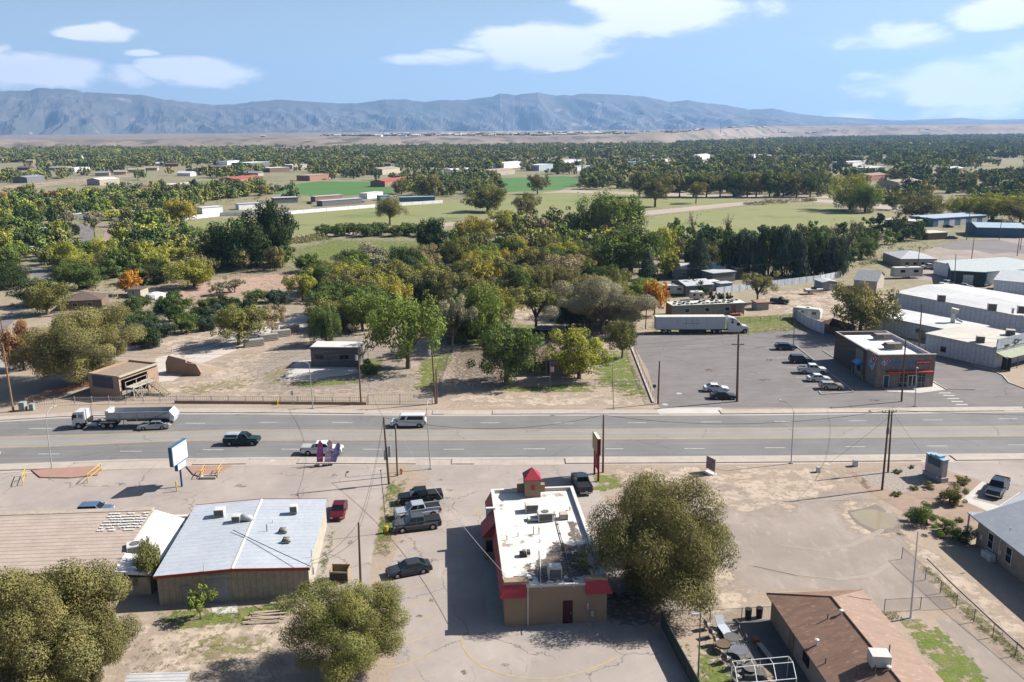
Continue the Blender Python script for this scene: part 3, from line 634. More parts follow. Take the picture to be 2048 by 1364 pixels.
MB().tube([G(1108, 1022, rz_ + .12), G(1122, 1075, rz_ + .12), G(1128, 1092, rz_ + .12), G(1148, 1176, rz_ + .12)], .05, 6).build('pipe', m_dsteel, q)
b = MB()
for t in range(8): g = G(1110 + t * 5, 1030 + t * 19, rz_); b.cbox((g.x, g.y, g.z + .04), (.3, .12, .08))
b.build('support_block', m_wood, q)
tag(MB().tube([G(1079, 1100, rz_ + .04), G(1082, 1176, rz_ + .04)], .05, 6).build('condensate_pipe', m_wpar), 'white condensate pipe lying on the shaded rear of the restaurant roof', 'pipe')
# ---------------------------------------------------------------- grey metal building with red trim
z = 3.5
a, b_, c_ = G(306, 1153, z), G(619, 1135, z), G(401, 1007, z)
rz = ang(a, b_); W = (b_ - a).length; dep = (G(660, 997, z) - b_).length
e = E('metal_building', 'tan ribbed metal workshop with a pale seamed roof and red trim', 'workshop', (a.x, a.y, 0), rz)
WL, DL = W, dep
MB().extx([(0.25, 0), (DL - .2, 0), (DL - .2, 3.3), (.25, 3.3)], .25, WL - .2).build('wall', m_mwall, e)
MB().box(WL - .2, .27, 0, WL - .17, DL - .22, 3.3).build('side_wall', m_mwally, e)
cx = WL * .5
roof = MB().exty([(0, 3.42), (cx, 3.78), (WL, 3.42), (WL, 3.5), (cx, 3.86), (0, 3.5)], 0, DL).build('roof', m_mroof, e)
MB().exty([(cx - .22, 3.84), (cx + .22, 3.84), (cx, 3.93)], .02, DL - .02).build('ridge_cap', m_wpar, roof)
MB().exty([(-.03, 3.2), (cx, 3.56), (WL + .03, 3.2), (WL + .03, 3.52), (cx, 3.88), (-.03, 3.52)], -.06, .0).build('trim', m_redtrim, e)
MB().exty([(-.03, 3.2), (cx, 3.56), (WL + .03, 3.2), (WL + .03, 3.54), (cx, 3.92), (-.03, 3.54)], DL, DL + .06).build('trim', m_redtrim, e)
MB().exty([(0.25, 3.3), (WL - .2, 3.3), (WL - .2, 3.42), (cx, 3.72), (.25, 3.42)], .2, .26).build('gable', m_mwall, e)
MB().box(5.1, .2, 2.75, 7.35, .26, 3.15).build('door_header', m_conc2, e)
dr = MB().box(5.2, .18, .02, 7.3, .26, 2.72).build('roller_door', corr('grey_door_ribs', (.28, .29, .31), 'x', 6), e)
dr = MB().box(2.65, .18, .02, 3.55, .26, 2.15).build('door', corr('grey_door_ribs', (0, 0, 0)), e); MB().box(3.4, .13, 1.0, 3.48, .18, 1.1).build('handle', m_black, dr)
MB().tube([(WL - 2.2, .2, .9), (WL - 1.4, .1, .8), (WL - 1.3, .1, .3)], .05, 6).build('pipe', m_alu, e)
MB().box(WL - .16, 3, 1, WL - .04, 3.4, 1.8).cyl(WL - .05, 2.2, 1.4, 4.4, .04, 6).build('meter_box', m_alu, e)
rzf = z + .15
unit('white swamp cooler at the back left corner of the metal roof', 1.15, 1.1, 1.0, True, None, 'cooler', 'swamp_cooler', False)(G(440, 1032, rzf), rz)
q = E('swamp_cooler', 'cooler with a curved silver duct left of the roof ridge', 'cooler', G(482, 1043, rzf + .1), rz)
MB().box(-.95, -.45, .05, 0, .45, .85).build('cabinet', m_acw, q, bevel=.03); MB().box(-.9, -.48, .15, -.1, -.44, .75).build('louvre_panel', m_acg, q)
MB().tube([(0, 0, .45), (.6, 0, .5), (1.0, 0, .35), (1.15, 0, 0)], [.38, .4, .4, .4], 14).build('duct', m_alu, q, smooth=True)
unit('small white swamp cooler on the right half of the metal roof', .85, .85, .95, True, None, 'cooler', 'swamp_cooler', False)(G(588, 1025, rzf + .15), rz)
for i, (x, y, l) in enumerate(((566, 1064, 'broken dark exhaust fan lying near the right roof edge, the upper of two'), (573, 1083, 'broken dark exhaust fan lying near the right roof edge, the lower of two'))):
    q = E('exhaust_fan', l, 'exhaust fan', G(x, y, rzf + .12), rz)
    MB().box(-.5, -.3, 0, .45, .3, .1).build('base_frame', m_alu, q); lathe([(.01, .5), (.3, .42), (.38, .2), (.3, .1)], 9).build('fan_hood', m_rust, q)
    MB().tube([(-.5, -.2, .1), (-.25, 0, .55), (.3, .3, .35)], .05, 6).tube([(-.4, .3, .1), (.1, -.35, .3), (.5, -.3, .1)], .05, 6).build('bent_strut', m_black, q)
vent(G(534, 1062, rzf + .15), 'bent black conduit at the middle of the metal roof', .8, .05, False, m_black)
vent(G(408, 1145, rzf - .1), 'thin antenna mast above the roller door of the workshop', .9, .03, False)
vent(G(545, 1045, rzf + .15), 'tiny pipe between the roof ridge and the small cooler', .3, .05, False)
# ---------------------------------------------------------------- tile roofed building at the left
z = 3.3
a, b_ = G(-420, 1165, z), G(226, 1141, z)
rz = ang(a, b_); W = (b_ - a).length; cc = G(274, 1024, z + .9); dep = (cc - b_).length
sl = 3.6
e = E('tile_roof_building', 'long building with a brown tiled roof and a white side slope', 'building', (a.x, a.y, 0), rz)
m_tile = mat('concrete_tile', (.42, .345, .29), (.35, .28, .235), .5, fine=3, wave=('y', 1.35, .55, .2), spots=((.40, .33, .28), 1.2, .6))
MB().box(.5, .5, 0, W - .1, dep - .3, z - .31).box(W - .1, .7, 0, W + sl - .3, dep - .3, z - 1.3).build('wall', mat('cream_wall', (.48, .41, .31), (.36, .28, .2), .5, fine=4), e)
MB().add([(0, 0, z), (W, 0, z), (W, dep, z + .9), (0, dep, z + .9), (0, 0, z - .3), (W, 0, z - .3), (W, dep, z + .5), (0, dep, z + .5)], [(0, 1, 2, 3), (7, 6, 5, 4), (0, 4, 5, 1), (1, 5, 6, 2), (2, 6, 7, 3), (3, 7, 4, 0)]).build('roof', m_tile, e)
MB().box(0, dep + .01, z + .5, W - .2, dep + 1.0, z + .98).build('ridge_board', mat('pale_fascia', (.40, .34, .28), fine=3), e)
tl = MB(); rn = random.Random(3)
for i in range(11):
    for j in range(7):
        x, y = W - 4.6 + i * .42 + rn.uniform(-.06, .06), dep - .5 - j * .62 + rn.uniform(-.05, .05)
        if rn.random() < .88: tl.cbox((x, y, z + .92 * y / dep + .07), (.33, .3, .05), rn.uniform(-.2, .2))
tl.build('white_tile_patch', m_wframe, e)
sl = 3.6
MB().add([(W + .02, 0, z - .1), (W + sl, .6, z - .9), (W + sl + .2, dep + .4, z - .5), (W + .02, dep + .6, z + .75), (W + .02, 0, z - .4), (W + sl, .6, z - 1.1), (W + sl + .2, dep + .4, z - .8), (W + .02, dep + .6, z + .4)], [(0, 1, 2, 3), (7, 6, 5, 4), (0, 4, 5, 1), (1, 5, 6, 2), (2, 6, 7, 3), (3, 7, 4, 0)]).build('side_roof', mat('bright_white_roof', (.70, .69, .66), (.62, .61, .58), .5, fine=2), e)
MB().box(W + .3, dep + .4, z - .3, W + sl + .8, dep + .9, z - .1).build('front_fascia', m_wpar, e)
MB().box(W + sl - .1, dep + .3, 0, W + sl + .2, dep + .6, z - .3).box(W + sl - .1, dep - 1.6, 0, W + sl + .2, dep - 1.3, z - .4).build('porch_post', m_wood, e)
MB().box(W + sl - .2, dep - 1.3, .5, W + sl - .1, dep + .3, z - .5).build('porch_screen', mat('brick_red_panel', (.30, .11, .06), fine=4), e)
unit('big white evaporative cooler hung on the white side slope', 1.7, 1.5, 1.25, True, None, 'cooler', 'swamp_cooler', True)(G(272, 1108, 2.75), R(25))
tag(MB().cyl(0, 0, 0, .5, .12, 10).build('vent_pipe', m_alu, loc=G(247, 1118, 2.95)), 'stubby silver vent left of the big evaporative cooler', 'vent')
# corrugated sheet roof at the very bottom edge
z = 2.4; a, b_ = G(222, 1364, z), G(345, 1362, z)
e = E('garden_shed', 'low shed with a pale ridged metal roof at the bottom edge', 'shed', (G(225, 1400, z).x, G(225, 1400, z).y, 0), R(2))
wd = (b_ - a).length; dd = G(225, 1347, z).y - G(225, 1400, z).y
MB().box(.1, .1, 0, wd - .1, dd - .1, z - .05).build('wall', m_mwall, e); MB().box(0, 0, z - .05, wd, dd, z + .02).build('roof', mat('ridged_tin', (.50, .50, .49), (.36, .35, .34), .6, rough=.5, fine=3, wave=('y', 2.2, .6, .25)), e)
# ---------------------------------------------------------------- brown shingle house
z = 2.75
A, Bp, Lq = G(1533, 1187, z), G(1746, 1200, z), G(1653, 1364, z)
e = E('shingle_house', 'house with a brown hipped shingle roof beside the furniture patio', 'house', (A.x, A.y, 0), ang(Lq, A) - R(90))
W = 10.6; Ln = 24
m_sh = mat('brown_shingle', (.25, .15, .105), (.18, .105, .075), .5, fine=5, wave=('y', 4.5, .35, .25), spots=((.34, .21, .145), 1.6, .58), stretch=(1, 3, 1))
m_shx = mat('brown_shingle_sunlit', (.30, .205, .155), (.24, .165, .125), .5, fine=5, wave=('y', 4.5, .25, .25), spots=((.35, .25, .19), 1.2, .58), stretch=(1, 3, 1))  # lighter shingle copy: sunlight put into the colour of the sun-facing slope
mi = inv = e.matrix_basis.inverted()
def loc_(px, py, z): return inv @ G(px, py, z)
apx = loc_(1672, 1205, z + 1.55); rw = loc_(1746, 1200, z); hw = apx.x; far = (loc_(1716, 1174, z))
print('HOUSE', apx, rw, far, W)
MB().box(.4, -Ln, 0, 2 * hw - .4, -.4, z - .05).build('wall', mat('house_wall', (.40, .33, .27), fine=4), e)
W = 2 * hw
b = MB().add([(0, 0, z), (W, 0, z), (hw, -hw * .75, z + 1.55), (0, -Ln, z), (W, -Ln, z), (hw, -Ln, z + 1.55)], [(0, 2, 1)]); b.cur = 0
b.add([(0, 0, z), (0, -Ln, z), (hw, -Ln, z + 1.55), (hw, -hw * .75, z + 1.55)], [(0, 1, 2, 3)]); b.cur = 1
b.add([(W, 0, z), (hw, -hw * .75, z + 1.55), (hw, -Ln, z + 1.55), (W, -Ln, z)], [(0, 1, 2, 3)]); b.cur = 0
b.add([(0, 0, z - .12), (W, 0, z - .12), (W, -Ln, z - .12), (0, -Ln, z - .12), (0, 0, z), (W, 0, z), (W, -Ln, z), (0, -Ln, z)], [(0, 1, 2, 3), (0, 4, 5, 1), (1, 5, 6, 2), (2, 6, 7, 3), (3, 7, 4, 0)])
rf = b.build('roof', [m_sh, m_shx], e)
MB().tube([(hw, -hw * .75, z + 1.56), (hw, -Ln, z + 1.56)], .09, 6).tube([(0, 0, z + .02), (hw, -hw * .75, z + 1.56), (W, 0, z + .02)], .08, 6).build('ridge_shingles', m_sh, rf)
MB().box(.33, -6.2, .1, .4, -5.2, 2.15).build('door', m_wood, e); MB().box(.33, -9.6, 1.0, .4, -8.3, 2.0).build('window', m_glass, e)
hr = lambda x, y: Vector((x, y, z + 1.55 * min(x, W - x) / hw))
def onh(px, py):
    lo = G(px, py, z)
    for k in range(8):
        l = inv @ lo; lo = G(px, py, z + 1.55 * max(0, min(1, min(l.x, W - l.x) / hw)))
    return lo
q = unit('large white rooftop cooler on the brown shingle roof', 1.55, 1.3, 1.1, False, None, 'cooler', 'swamp_cooler', False)(onh(1757, 1328), R(-5))
for i, (x, y, h, c) in enumerate(((1682, 1228, .35, 1), (1655, 1238, .55, 0), (1633, 1290, .5, 1), (1651, 1326, .5, 0), (1778, 1306, .8, 0), (1777, 1340, .3, 1), (1712, 1352, 1.1, 0), (1749, 1352, 1.1, 0))):
    vent(onh(x, y), ['round capped white vent near the hip ridge of the shingle roof', 'thin dark pipe on the upper left slope of the shingle roof', 'white capped vent low on the left slope of the shingle roof', 'small dark pipe just below the capped vent on the shingle roof', 'grey flue just behind the large white cooler', 'white dome vent right below the large white cooler', 'tall dark rod left of the large white cooler', 'tall dark rod in front of the large white cooler'][i], h, .06 if not c else .1, bool(c), m_dsteel if not c else m_wframe)
# ---------------------------------------------------------------- grey roofed office at the right edge
o, o2 = G(1951, 1088), G(2048, 1167); rz = ang(o2, o) + R(180)
e = E('office_building', 'tan office with a grey metal roof and white framed windows', 'office', o, ang(o, o2))
L = 30; z = 3.4; m_off = mat('office_stucco', (.36, .29, .225), fine=4); m_gr = mat('grey_standing_roof', (.27, .29, .32), (.32, .34, .365), .4, rough=.55, fine=2, wave=('y', .8, .2, .05))
MB().box(0, .0, 0, L, 14, z - .1).build('wall', m_off, e)
MB().add([(-.5, -.6, z - .05), (L, -.6, z - .05), (L, 7, z + 2.3), (-.5, 7, z + 2.3), (L, 14.6, z - .05), (-.5, 14.6, z - .05), (-.5, -.6, z - .2), (L, -.6, z - .2), (L, 14.6, z - .2), (-.5, 14.6, z - .2)],
         [(0, 1, 2, 3), (3, 2, 4, 5), (6, 7, 1, 0), (1, 7, 8, 4, 2), (4, 8, 9, 5), (0, 3, 5, 9, 6), (6, 9, 8, 7)]).build('roof', m_gr, e)
MB().box(.0, 14.2, 0, -3, 20, z - .4).build('rear_wing', m_off, e)
MB().box(.02, .6, z - .1, 0, 14, z + 1.5)
for x in (2.1, 5.4, 9.0):
    f = MB().box(x, -.06, .75, x + 1.1, .0, 2.75).build('window', m_wframe, e)
    MB().box(x + .14, -.09, .9, x + .96, -.06, 1.7).box(x + .14, -.09, 1.78, x + .96, -.06, 2.6).build('pane', m_glass, f)
MB().box(4.2, -.06, .3, 4.3, 0, z - .2).box(.9, -.16, 1.1, 1.2, 0, 1.7).box(4.5, -.12, 1.0, 4.7, 0, 1.6).build('conduit', m_wframe, e)
MB().box(-2.6, .2, z - .75, -.5, 2.6, z - .6).build('porch_roof', m_gr, e); MB().box(-2.5, .3, 0, -2.35, .45, z - .75).build('porch_post', m_wframe, e)
f = MB().box(-.04, 1.0, .05, .0, 2.0, 2.2).build('door', m_wframe, e)
e2 = E('air_conditioner', 'two white condenser boxes under the first office window', 'air conditioner', e.matrix_basis @ Vector((3.5, -.6, 0)), ang(o, o2))
MB().box(-.9, -.35, 0, -.1, .3, .7).build('cabinet', m_wframe, e2); MB().box(.0, -.35, 0, .8, .3, .8).build('cabinet', m_wframe, e2)
o = G(1985, 1030)
e = E('office_annex', 'low wing with a blue grey roof behind the grey roofed office', 'office', (0, 0, 0))
pp = [G(x, y, 2.7) for x, y in ((1993, 1017), (2110, 950), (2200, 990), (2060, 1040), (2012, 1030))]; cc = sum(pp, Vector()) / 5
MB().prism([tuple((cc + (p - cc) * .95)[:2]) for p in pp], 0, 2.6).build('wall', m_off, e); MB().prism([tuple(p[:2]) for p in pp], 2.6, 2.75).build('roof', m_gr, e)
for i, (x, y) in enumerate(((2020, 1062), (1990, 1060))[:1]): vent(G(x, y, 4.3), 'small bent vent on the grey office roof', .45, .06, False, m_wframe)
# ---------------------------------------------------------------- beige workshop with stair scaffold, far left
a, b_ = G(181.5, 792.6), G(240, 800); rz = ang(a, b_)
e = E('loading_building', 'small tan block building with a grey sign panel and open side bay', 'building', a, rz)
W, Dp, z = (b_ - a).length, 10.0, 4.5; m_bei = mat('pink_tan_stucco', (.37, .255, .185), (.31, .21, .15), .3, fine=4)
MB().box(0, 0, 0, W, .3, z).box(0, .3, 0, .3, Dp, z).box(.3, Dp - .3, 0, W, Dp, z).box(W - .3, .3, 0, W, .7, z - .1).box(W - .3, .7, 3.5, W, Dp - .3, z - .1).box(W - .3, 7.2, 0, W, Dp - .3, 3.5).build('wall', m_bei, e)
MB().box(.3, .3, z - .5, W - .3, Dp - .3, z - .35).build('roof', mat('roof_gravel', (.30, .23, .18), fine=4), e)
MB().box(W, .0, z - .3, W + .5, Dp, z - .05).box(W + .02, .1, 0, W + .18, .25, z - .3).build('side_canopy', m_acb, e)
MB().box(1.0, -.08, 2.0, 5.7, 0, 4.2).build('sign_panel', mat('slate_panel', (.085, .09, .11), fine=3), e)
MB().box(.4, .4, 0, W - .35, 7, .1).build('floor_slab', m_conc2, e)
MB().box(W - .2, 8.0, .0, W + .05, 8.9, 2.2).build('door', m_wood, e)
sc = E('wooden_stair', 'rickety timber loading stair and platform beside the tan block building', 'stair', e.matrix_basis @ Vector((W + .9, .8, 0)), rz)
b = MB()
for x in (0, 1.6):
    for y in (0, 1.8, 3.6, 5.2): b.box(x, y, 0, x + .12, y + .12, 2.5)
b.build('post', m_acb, sc)
b = MB()
for y in (0, 1.8, 3.6): b.tube([(1.66, y + .1, .1), (1.66, y + 1.7, 2.2)], .05, 4).tube([(1.66, y + 1.7, .1), (1.66, y + .1, 2.2)], .05, 4)
for y in (0, 1.8): b.tube([(0, y, .1), (1.6, y, 2.2)], .05, 4)
b.build('cross_brace', m_acb, sc)
MB().box(-.1, -.1, 2.2, 1.8, 5.4, 2.35).build('platform', m_acb, sc)
MB().tube([(-.05, 0, 3.2), (-.05, 5.3, 3.2)], .05, 4).tube([(1.75, 2, 3.1), (1.75, 5.3, 3.1)], .05, 4).box(-.1, 0, 2.3, 0, .1, 3.2).box(-.1, 2.6, 2.3, 0, 2.7, 3.2).box(-.1, 5.2, 2.3, 0, 5.3, 3.2).build('handrail', m_acb, sc)
st = MB()
for k in range(9): st.box(1.9 + k * .38, 3.6, 2.2 - k * .25, 2.35 + k * .38, 5.2, 2.26 - k * .25)
st.build('tread', m_wood, sc); MB().tube([(1.8, 3.6, 2.2), (5.4, 3.6, 0)], .1, 5).tube([(1.8, 5.2, 2.2), (5.4, 5.2, 0)], .1, 5).tube([(1.8, 3.6, 3.1), (5.4, 3.6, .9)], .05, 5).build('stringer', m_acb, sc)
# wedge wall in the yard
a, b_ = G(333, 746), G(400, 752)
e = E('retaining_wall', 'stepped brown masonry wedge wall rising from the sloping yard', 'wall', a, ang(a, b_))
w = (b_ - a).length
MB().exty([(0, 0), (w, 0), (w + .3, .7), (w - .7, 2.4), (w - 3, 2.5), (w - 3.1, 3.1), (.8, 3.7), (0, 2.2)], 0, .35).build('wall_face', m_bei, e)
MB().add([(.8, .36, 3.6), (0, .36, 0), (w, .36, 0), (w - .7, .36, 2.3), (2.5, 7, 0), (w + 2, 6, 0)], [(0, 1, 4), (0, 4, 5, 3), (3, 5, 2)]).build('earth_ramp', m_ground, e)
# low grey flat building
a, b_ = G(623, 733), G(716, 734)
e = E('utility_building', 'low grey flat roofed block building with two dark windows', 'building', a, ang(a, b_)); W = (b_ - a).length
MB().box(0, 0, 0, W, 4.6, 3.7).build('wall', mat('grey_block', (.15, .135, .135), (.12, .11, .11), .5, fine=3, wave=('z', 2.5, .2, .1)), e)
MB().box(-.15, -.15, 3.7, W + .4, 4.9, 4.15).build('fascia', mat('grey_fascia', (.16, .15, .15), fine=3, wave=('z', 6, .3, .2)), e)
MB().box(0, .05, 4.15, W + .3, 4.8, 4.2).build('roof', m_wpar, e)
MB().box(W + .4, .2, 2.5, W + 1.2, 4.6, 2.6).box(W + 1.1, .2, 0, W + 1.2, .3, 2.5).box(W + 1.1, 4.4, 0, W + 1.2, 4.5, 4.1).build('side_canopy', m_wood, e)
for x in (.8, 6.0):
    f = MB().box(x, -.05, 1.5, x + 1.9, .0, 2.6).build('window', m_dsteel, e); MB().box(x + .1, -.08, 1.6, x + .9, -.05, 2.5).box(x + 1.0, -.08, 1.6, x + 1.8, -.05, 2.5).build('pane', m_glass, f)
MB().box(3.6, -.03, .05, 3.64, 0, 3.3).build('downpipe', m_black, e)
# house behind the yard trees
a, b_ = G(1066, 750), G(1146, 748)
e = E('yard_house', 'low tan house with a dark porch under the two big yard trees', 'house', a, ang(a, b_)); W = (b_ - a).length
MB().box(3.4, 0, 0, W + 2, 7, 2.9).box(-1, 2, 0, 3.4, 7, 2.9).build('wall', mat('dusty_wall', (.33, .26, .21), fine=4), e)
MB().add([(-1.5, -.5, 2.9), (W + 2.5, -.5, 2.9), (W + 2.5, 7.5, 2.9), (-1.5, 7.5, 2.9), (1, 3.5, 4.4), (W, 3.5, 4.4)], [(0, 1, 5, 4), (1, 2, 5), (2, 3, 4, 5), (3, 0, 4), (3, 2, 1, 0)]).build('roof', mat('old_shingle', (.20, .13, .105), fine=4), e)
f = MB().box(5, -.05, 1, 6.4, 0, 2.2).build('window', m_wframe, e); MB().box(5.1, -.07, 1.1, 6.3, -.05, 2.1).build('pane', m_glass, f)
MB().box(.2, .6, 0, .35, .75, 2.9).box(2.6, .6, 0, 2.75, .75, 2.9).build('porch_post', m_wframe, e); MB().box(-.2, .6, .0, 3.3, .7, .9).build('porch_rail', m_wood, e)
# ---------------------------------------------------------------- pizza shop
a = G(1751.6, 775); e = E('pizza_shop', 'brown stone pizza shop with blue and red signs and a white roof', 'pizza shop', a, R(1.2))
W, Dp, z = 10.7, 20.4, 5.7
m_st = mat('ledgestone', (.30, .225, .195), (.17, .135, .12), 1.6, fine=9, wave=('z', 3.2, .35, .12), spots=((.24, .19, .165), 2.4, .56), bump=.4)
m_br = mat('brown_siding', (.095, .072, .062), (.085, .065, .057), .5, fine=3, wave=('z', 1.4, .4, .05))
m_stg = mat('grey_ledgestone', (.23, .20, .185), (.17, .15, .14), 2, fine=9, spots=((.30, .27, .25), 3, .56))
wl = MB().box(0, 0, 0, W, .4, z + .5).box(-.12, 0, 0, 0, 4.6, z + .5).box(0, .4, 0, .3, 4.6, z + .5).box(W - .3, .4, 0, W, Dp, z + .1).build('wall', m_st, e)
MB().box(.02, 4.6, 0, .3, Dp, z + .1).box(.3, Dp - .3, 0, W - .3, Dp, z + .1).build('side_wall', m_br, e)
MB().box(-.14, 6.2, 0, .02, 9.6, z - .4).build('drive_through_bay', m_stg, e)
MB().box(.3, .4, z - .6, W - .3, Dp - .3, z - .5).build('roof', mat('bright_membrane', (.78, .77, .74), (.70, .69, .66), .4, fine=2), e)
MB().box(-.25, -.15, z + .5, W + .15, .5, z + .62).box(-.3, .5, z + .5, .3, 4.7, z + .62).box(-.05, 4.7, z + .1, .35, Dp + .1, z + .22).box(W - .35, .5, z + .1, W + .1, Dp + .1, z + .22).box(.35, Dp - .3, z + .1, W - .35, Dp + .08, z + .22).build('coping', mat('grey_coping', (.30, .28, .27), fine=0), e)
MB().box(W - .36, .6, z - .5, W - .31, Dp - .4, z + .1).build('inner_parapet', mat('blue_grey_parapet', (.50, .53, .58), fine=0), e)
cn = MB().box(1.6, -1.1, 2.95, 10.1, .0, 3.22).build('canopy', mat('canopy_red', (.38, .045, .03), fine=0), e)
b = MB()
for x in (2.2, 4.6, 7, 9.4): b.tube([(x, -.9, 3.2), (x, -.05, 4.0)], .025, 5)
b.build('tie_rod', m_black, cn)
f = MB().box(4.1, -.06, .1, 9.2, -.0, 2.85).build('shop_front', mat('dark_bronze', (.03, .028, .027), fine=0), e)
MB().box(4.25, -.08, .95, 4.95, -.055, 2.75).box(5.05, -.08, .95, 5.65, -.055, 2.75).box(7.75, -.08, .95, 8.35, -.055, 2.75).box(8.45, -.08, .95, 9.1, -.055, 2.75).box(4.25, -.08, .15, 5.65, -.055, .85).box(7.75, -.08, .15, 9.1, -.055, .85).build('pane', m_glass, f)
b = MB()
for x in (4.2, 5.0, 5.7, 7.7, 8.4, 9.1): b.box(x - .03, -.12, .12, x + .03, -.081, 2.8)
for x0, x1 in ((4.2, 5.7), (7.7, 9.1)): b.box(x0, -.11, .88, x1, -.082, .94).box(x0, -.11, 2.0, x1, -.082, 2.04)
b.build('mullion', m_alu, f)
dr = MB().box(5.85, -.1, .05, 7.55, -.06, 2.35).build('door', m_wframe, e)
MB().box(5.98, -.12, .2, 6.62, -.1, 2.2).box(6.78, -.12, .2, 7.42, -.1, 2.2).build('pane', m_glass, dr)
dr = MB().box(1.25, -.05, .05, 2.35, 0, 2.35).build('service_door', m_wframe, e); MB().box(1.37, -.08, .1, 2.23, -.05, 2.25).build('door_leaf', mat('teal_door', (.02, .07, .09), fine=0), dr)
mblue, mred, mw = mat('sign_blue', (.015, .30, .70), fine=0, rough=.4), mat('sign_red', (.42, .02, .03), fine=0, rough=.4), mat('sign_white', (.75, .75, .75), fine=0, rough=.4)
def diamond(par, M4, s):
    """tilted rounded tile in red and blue halves with white spots"""
    def tf(b): b.v = [tuple(M4 @ Vector(v)) for v in b.v]; return b
    h = s * .5
    def rr(x0, y0, x1, y1, r=.12):
        pts = []
        for cx, cy, a0 in ((x1 - r, y1 - r, 0), (x0 + r, y1 - r, 90), (x0 + r, y0 + r, 180), (x1 - r, y0 + r, 270)):
            for k in range(5): a_ = R(a0 + k * 22.5); pts.append((cx + r * math.cos(a_), cy + r * math.sin(a_)))
        return pts
    p = tf(MB().prism(rr(-h * .62, -h, h * .62, h), 0, .08)).build('logo_plate', mw, par)
    tf(MB().prism(rr(-h * .54, .04, h * .54, h * .92, .08), .08, .10)).build('logo_half', mred, p)
    tf(MB().prism(rr(-h * .54, -h * .92, h * .54, -.04, .08), .08, .10)).build('logo_half', mblue, p)
    for nm, (x, y) in (('logo_dot', (0, h * .48)), ('logo_dot', (-h * .25, -h * .3)), ('logo_dot', (h * .25, -h * .64))):
        tf(MB().cyl(x, y, .10, .12, h * .15, 12)).build(nm, mw, p)
diamond(e, Matrix.Translation((-.13, 1.9, 4.55)) @ Matrix.Rotation(R(-90), 4, 'Z') @ Matrix.Rotation(R(90), 4, 'X') @ Matrix.Rotation(R(-28), 4, 'Z'), 2.9)
diamond(e, Matrix.Translation((1.35, -.02, 4.95)) @ Matrix.Rotation(R(90), 4, 'X') @ Matrix.Rotation(R(-42), 4, 'Z'), 1.45)
text('lettering', "Domino's", 1.1, mblue, e, (3.55, -.05, 4.8), (R(90), 0, 0), .04, sx=.72)
text('lettering', "Pizza", 1.05, mblue, e, (6.05, -.05, 4.8), (R(90), 0, 0), .04, sx=.75)
bb = MB().box(7.0, -.1, 4.45, 9.9, -.0, 5.1).build('sign_box', mred, e, bevel=.05)
text('lettering', "DELIVERY & CARRYOUT", .27, mw, bb, (8.45, -.11, 4.78), (R(90), 0, 0), .01, sx=.9)
aw = MB().add([(-.15, 6.4, 3.25), (-.15, 8.9, 3.25), (-1.05, 8.9, 2.75), (-1.05, 6.4, 2.75), (-.15, 6.4, 2.7), (-.15, 8.9, 2.7), (-1.05, 8.9, 2.6), (-1.05, 6.4, 2.6)], [(0, 3, 2, 1), (4, 5, 6, 7), (0, 4, 7, 3), (1, 2, 6, 5), (3, 7, 6, 2), (0, 1, 5, 4)]).build('awning', mblue, e)
MB().box(-.17, 6.9, 1.1, -.14, 8.4, 2.2).build('window', m_glass, e)
for x, y in ((-.45, 4.9), (-.45, 9.9)):
    tag(MB().cyl(0, 0, 0, 1.1, .1, 10).build('bollard', mat('bollard_yellow', (.50, .36, .04), fine=3), loc=e.matrix_basis @ Vector((x, y, 0))), 'yellow steel bollard guarding the pizza shop drive window, ' + ('nearer the street' if y < 6 else 'farther from the street'), 'bollard', 'bollards at the drive window')
for i, (x, y) in enumerate(((1764, 680), (1786, 699))):
    q = E('rooftop_unit', 'weathered rooftop air handler on the pizza shop, ' + ('nearer the back wall' if i == 0 else 'nearer the street front'), 'air conditioner', G(x - 3, y - 1, z - .5), R(1))
    MB().box(-1.2, -.8, .2, 1.8, .8, 1.25).build('cabinet', mat('dun_unit', (.27, .24, .20), (.20, .18, .15), 2, fine=4), q, bevel=.03); MB().box(-1.1, -.83, .3, .2, -.79, 1.1).build('louvre_panel', m_acg, q)
    MB().add([(-1.2, -.7, 1.1), (-1.9, -.7, .7), (-1.9, .7, .7), (-1.2, .7, 1.1), (-1.2, -.7, .5), (-1.2, .7, .5)], [(0, 1, 2, 3), (0, 4, 1), (1, 4, 5, 2), (3, 2, 5)]).build('intake_hood', m_dsteel, q); MB().box(-1.2, -.8, 0, 1.8, .8, .2).build('roof_curb', m_wframe, q)
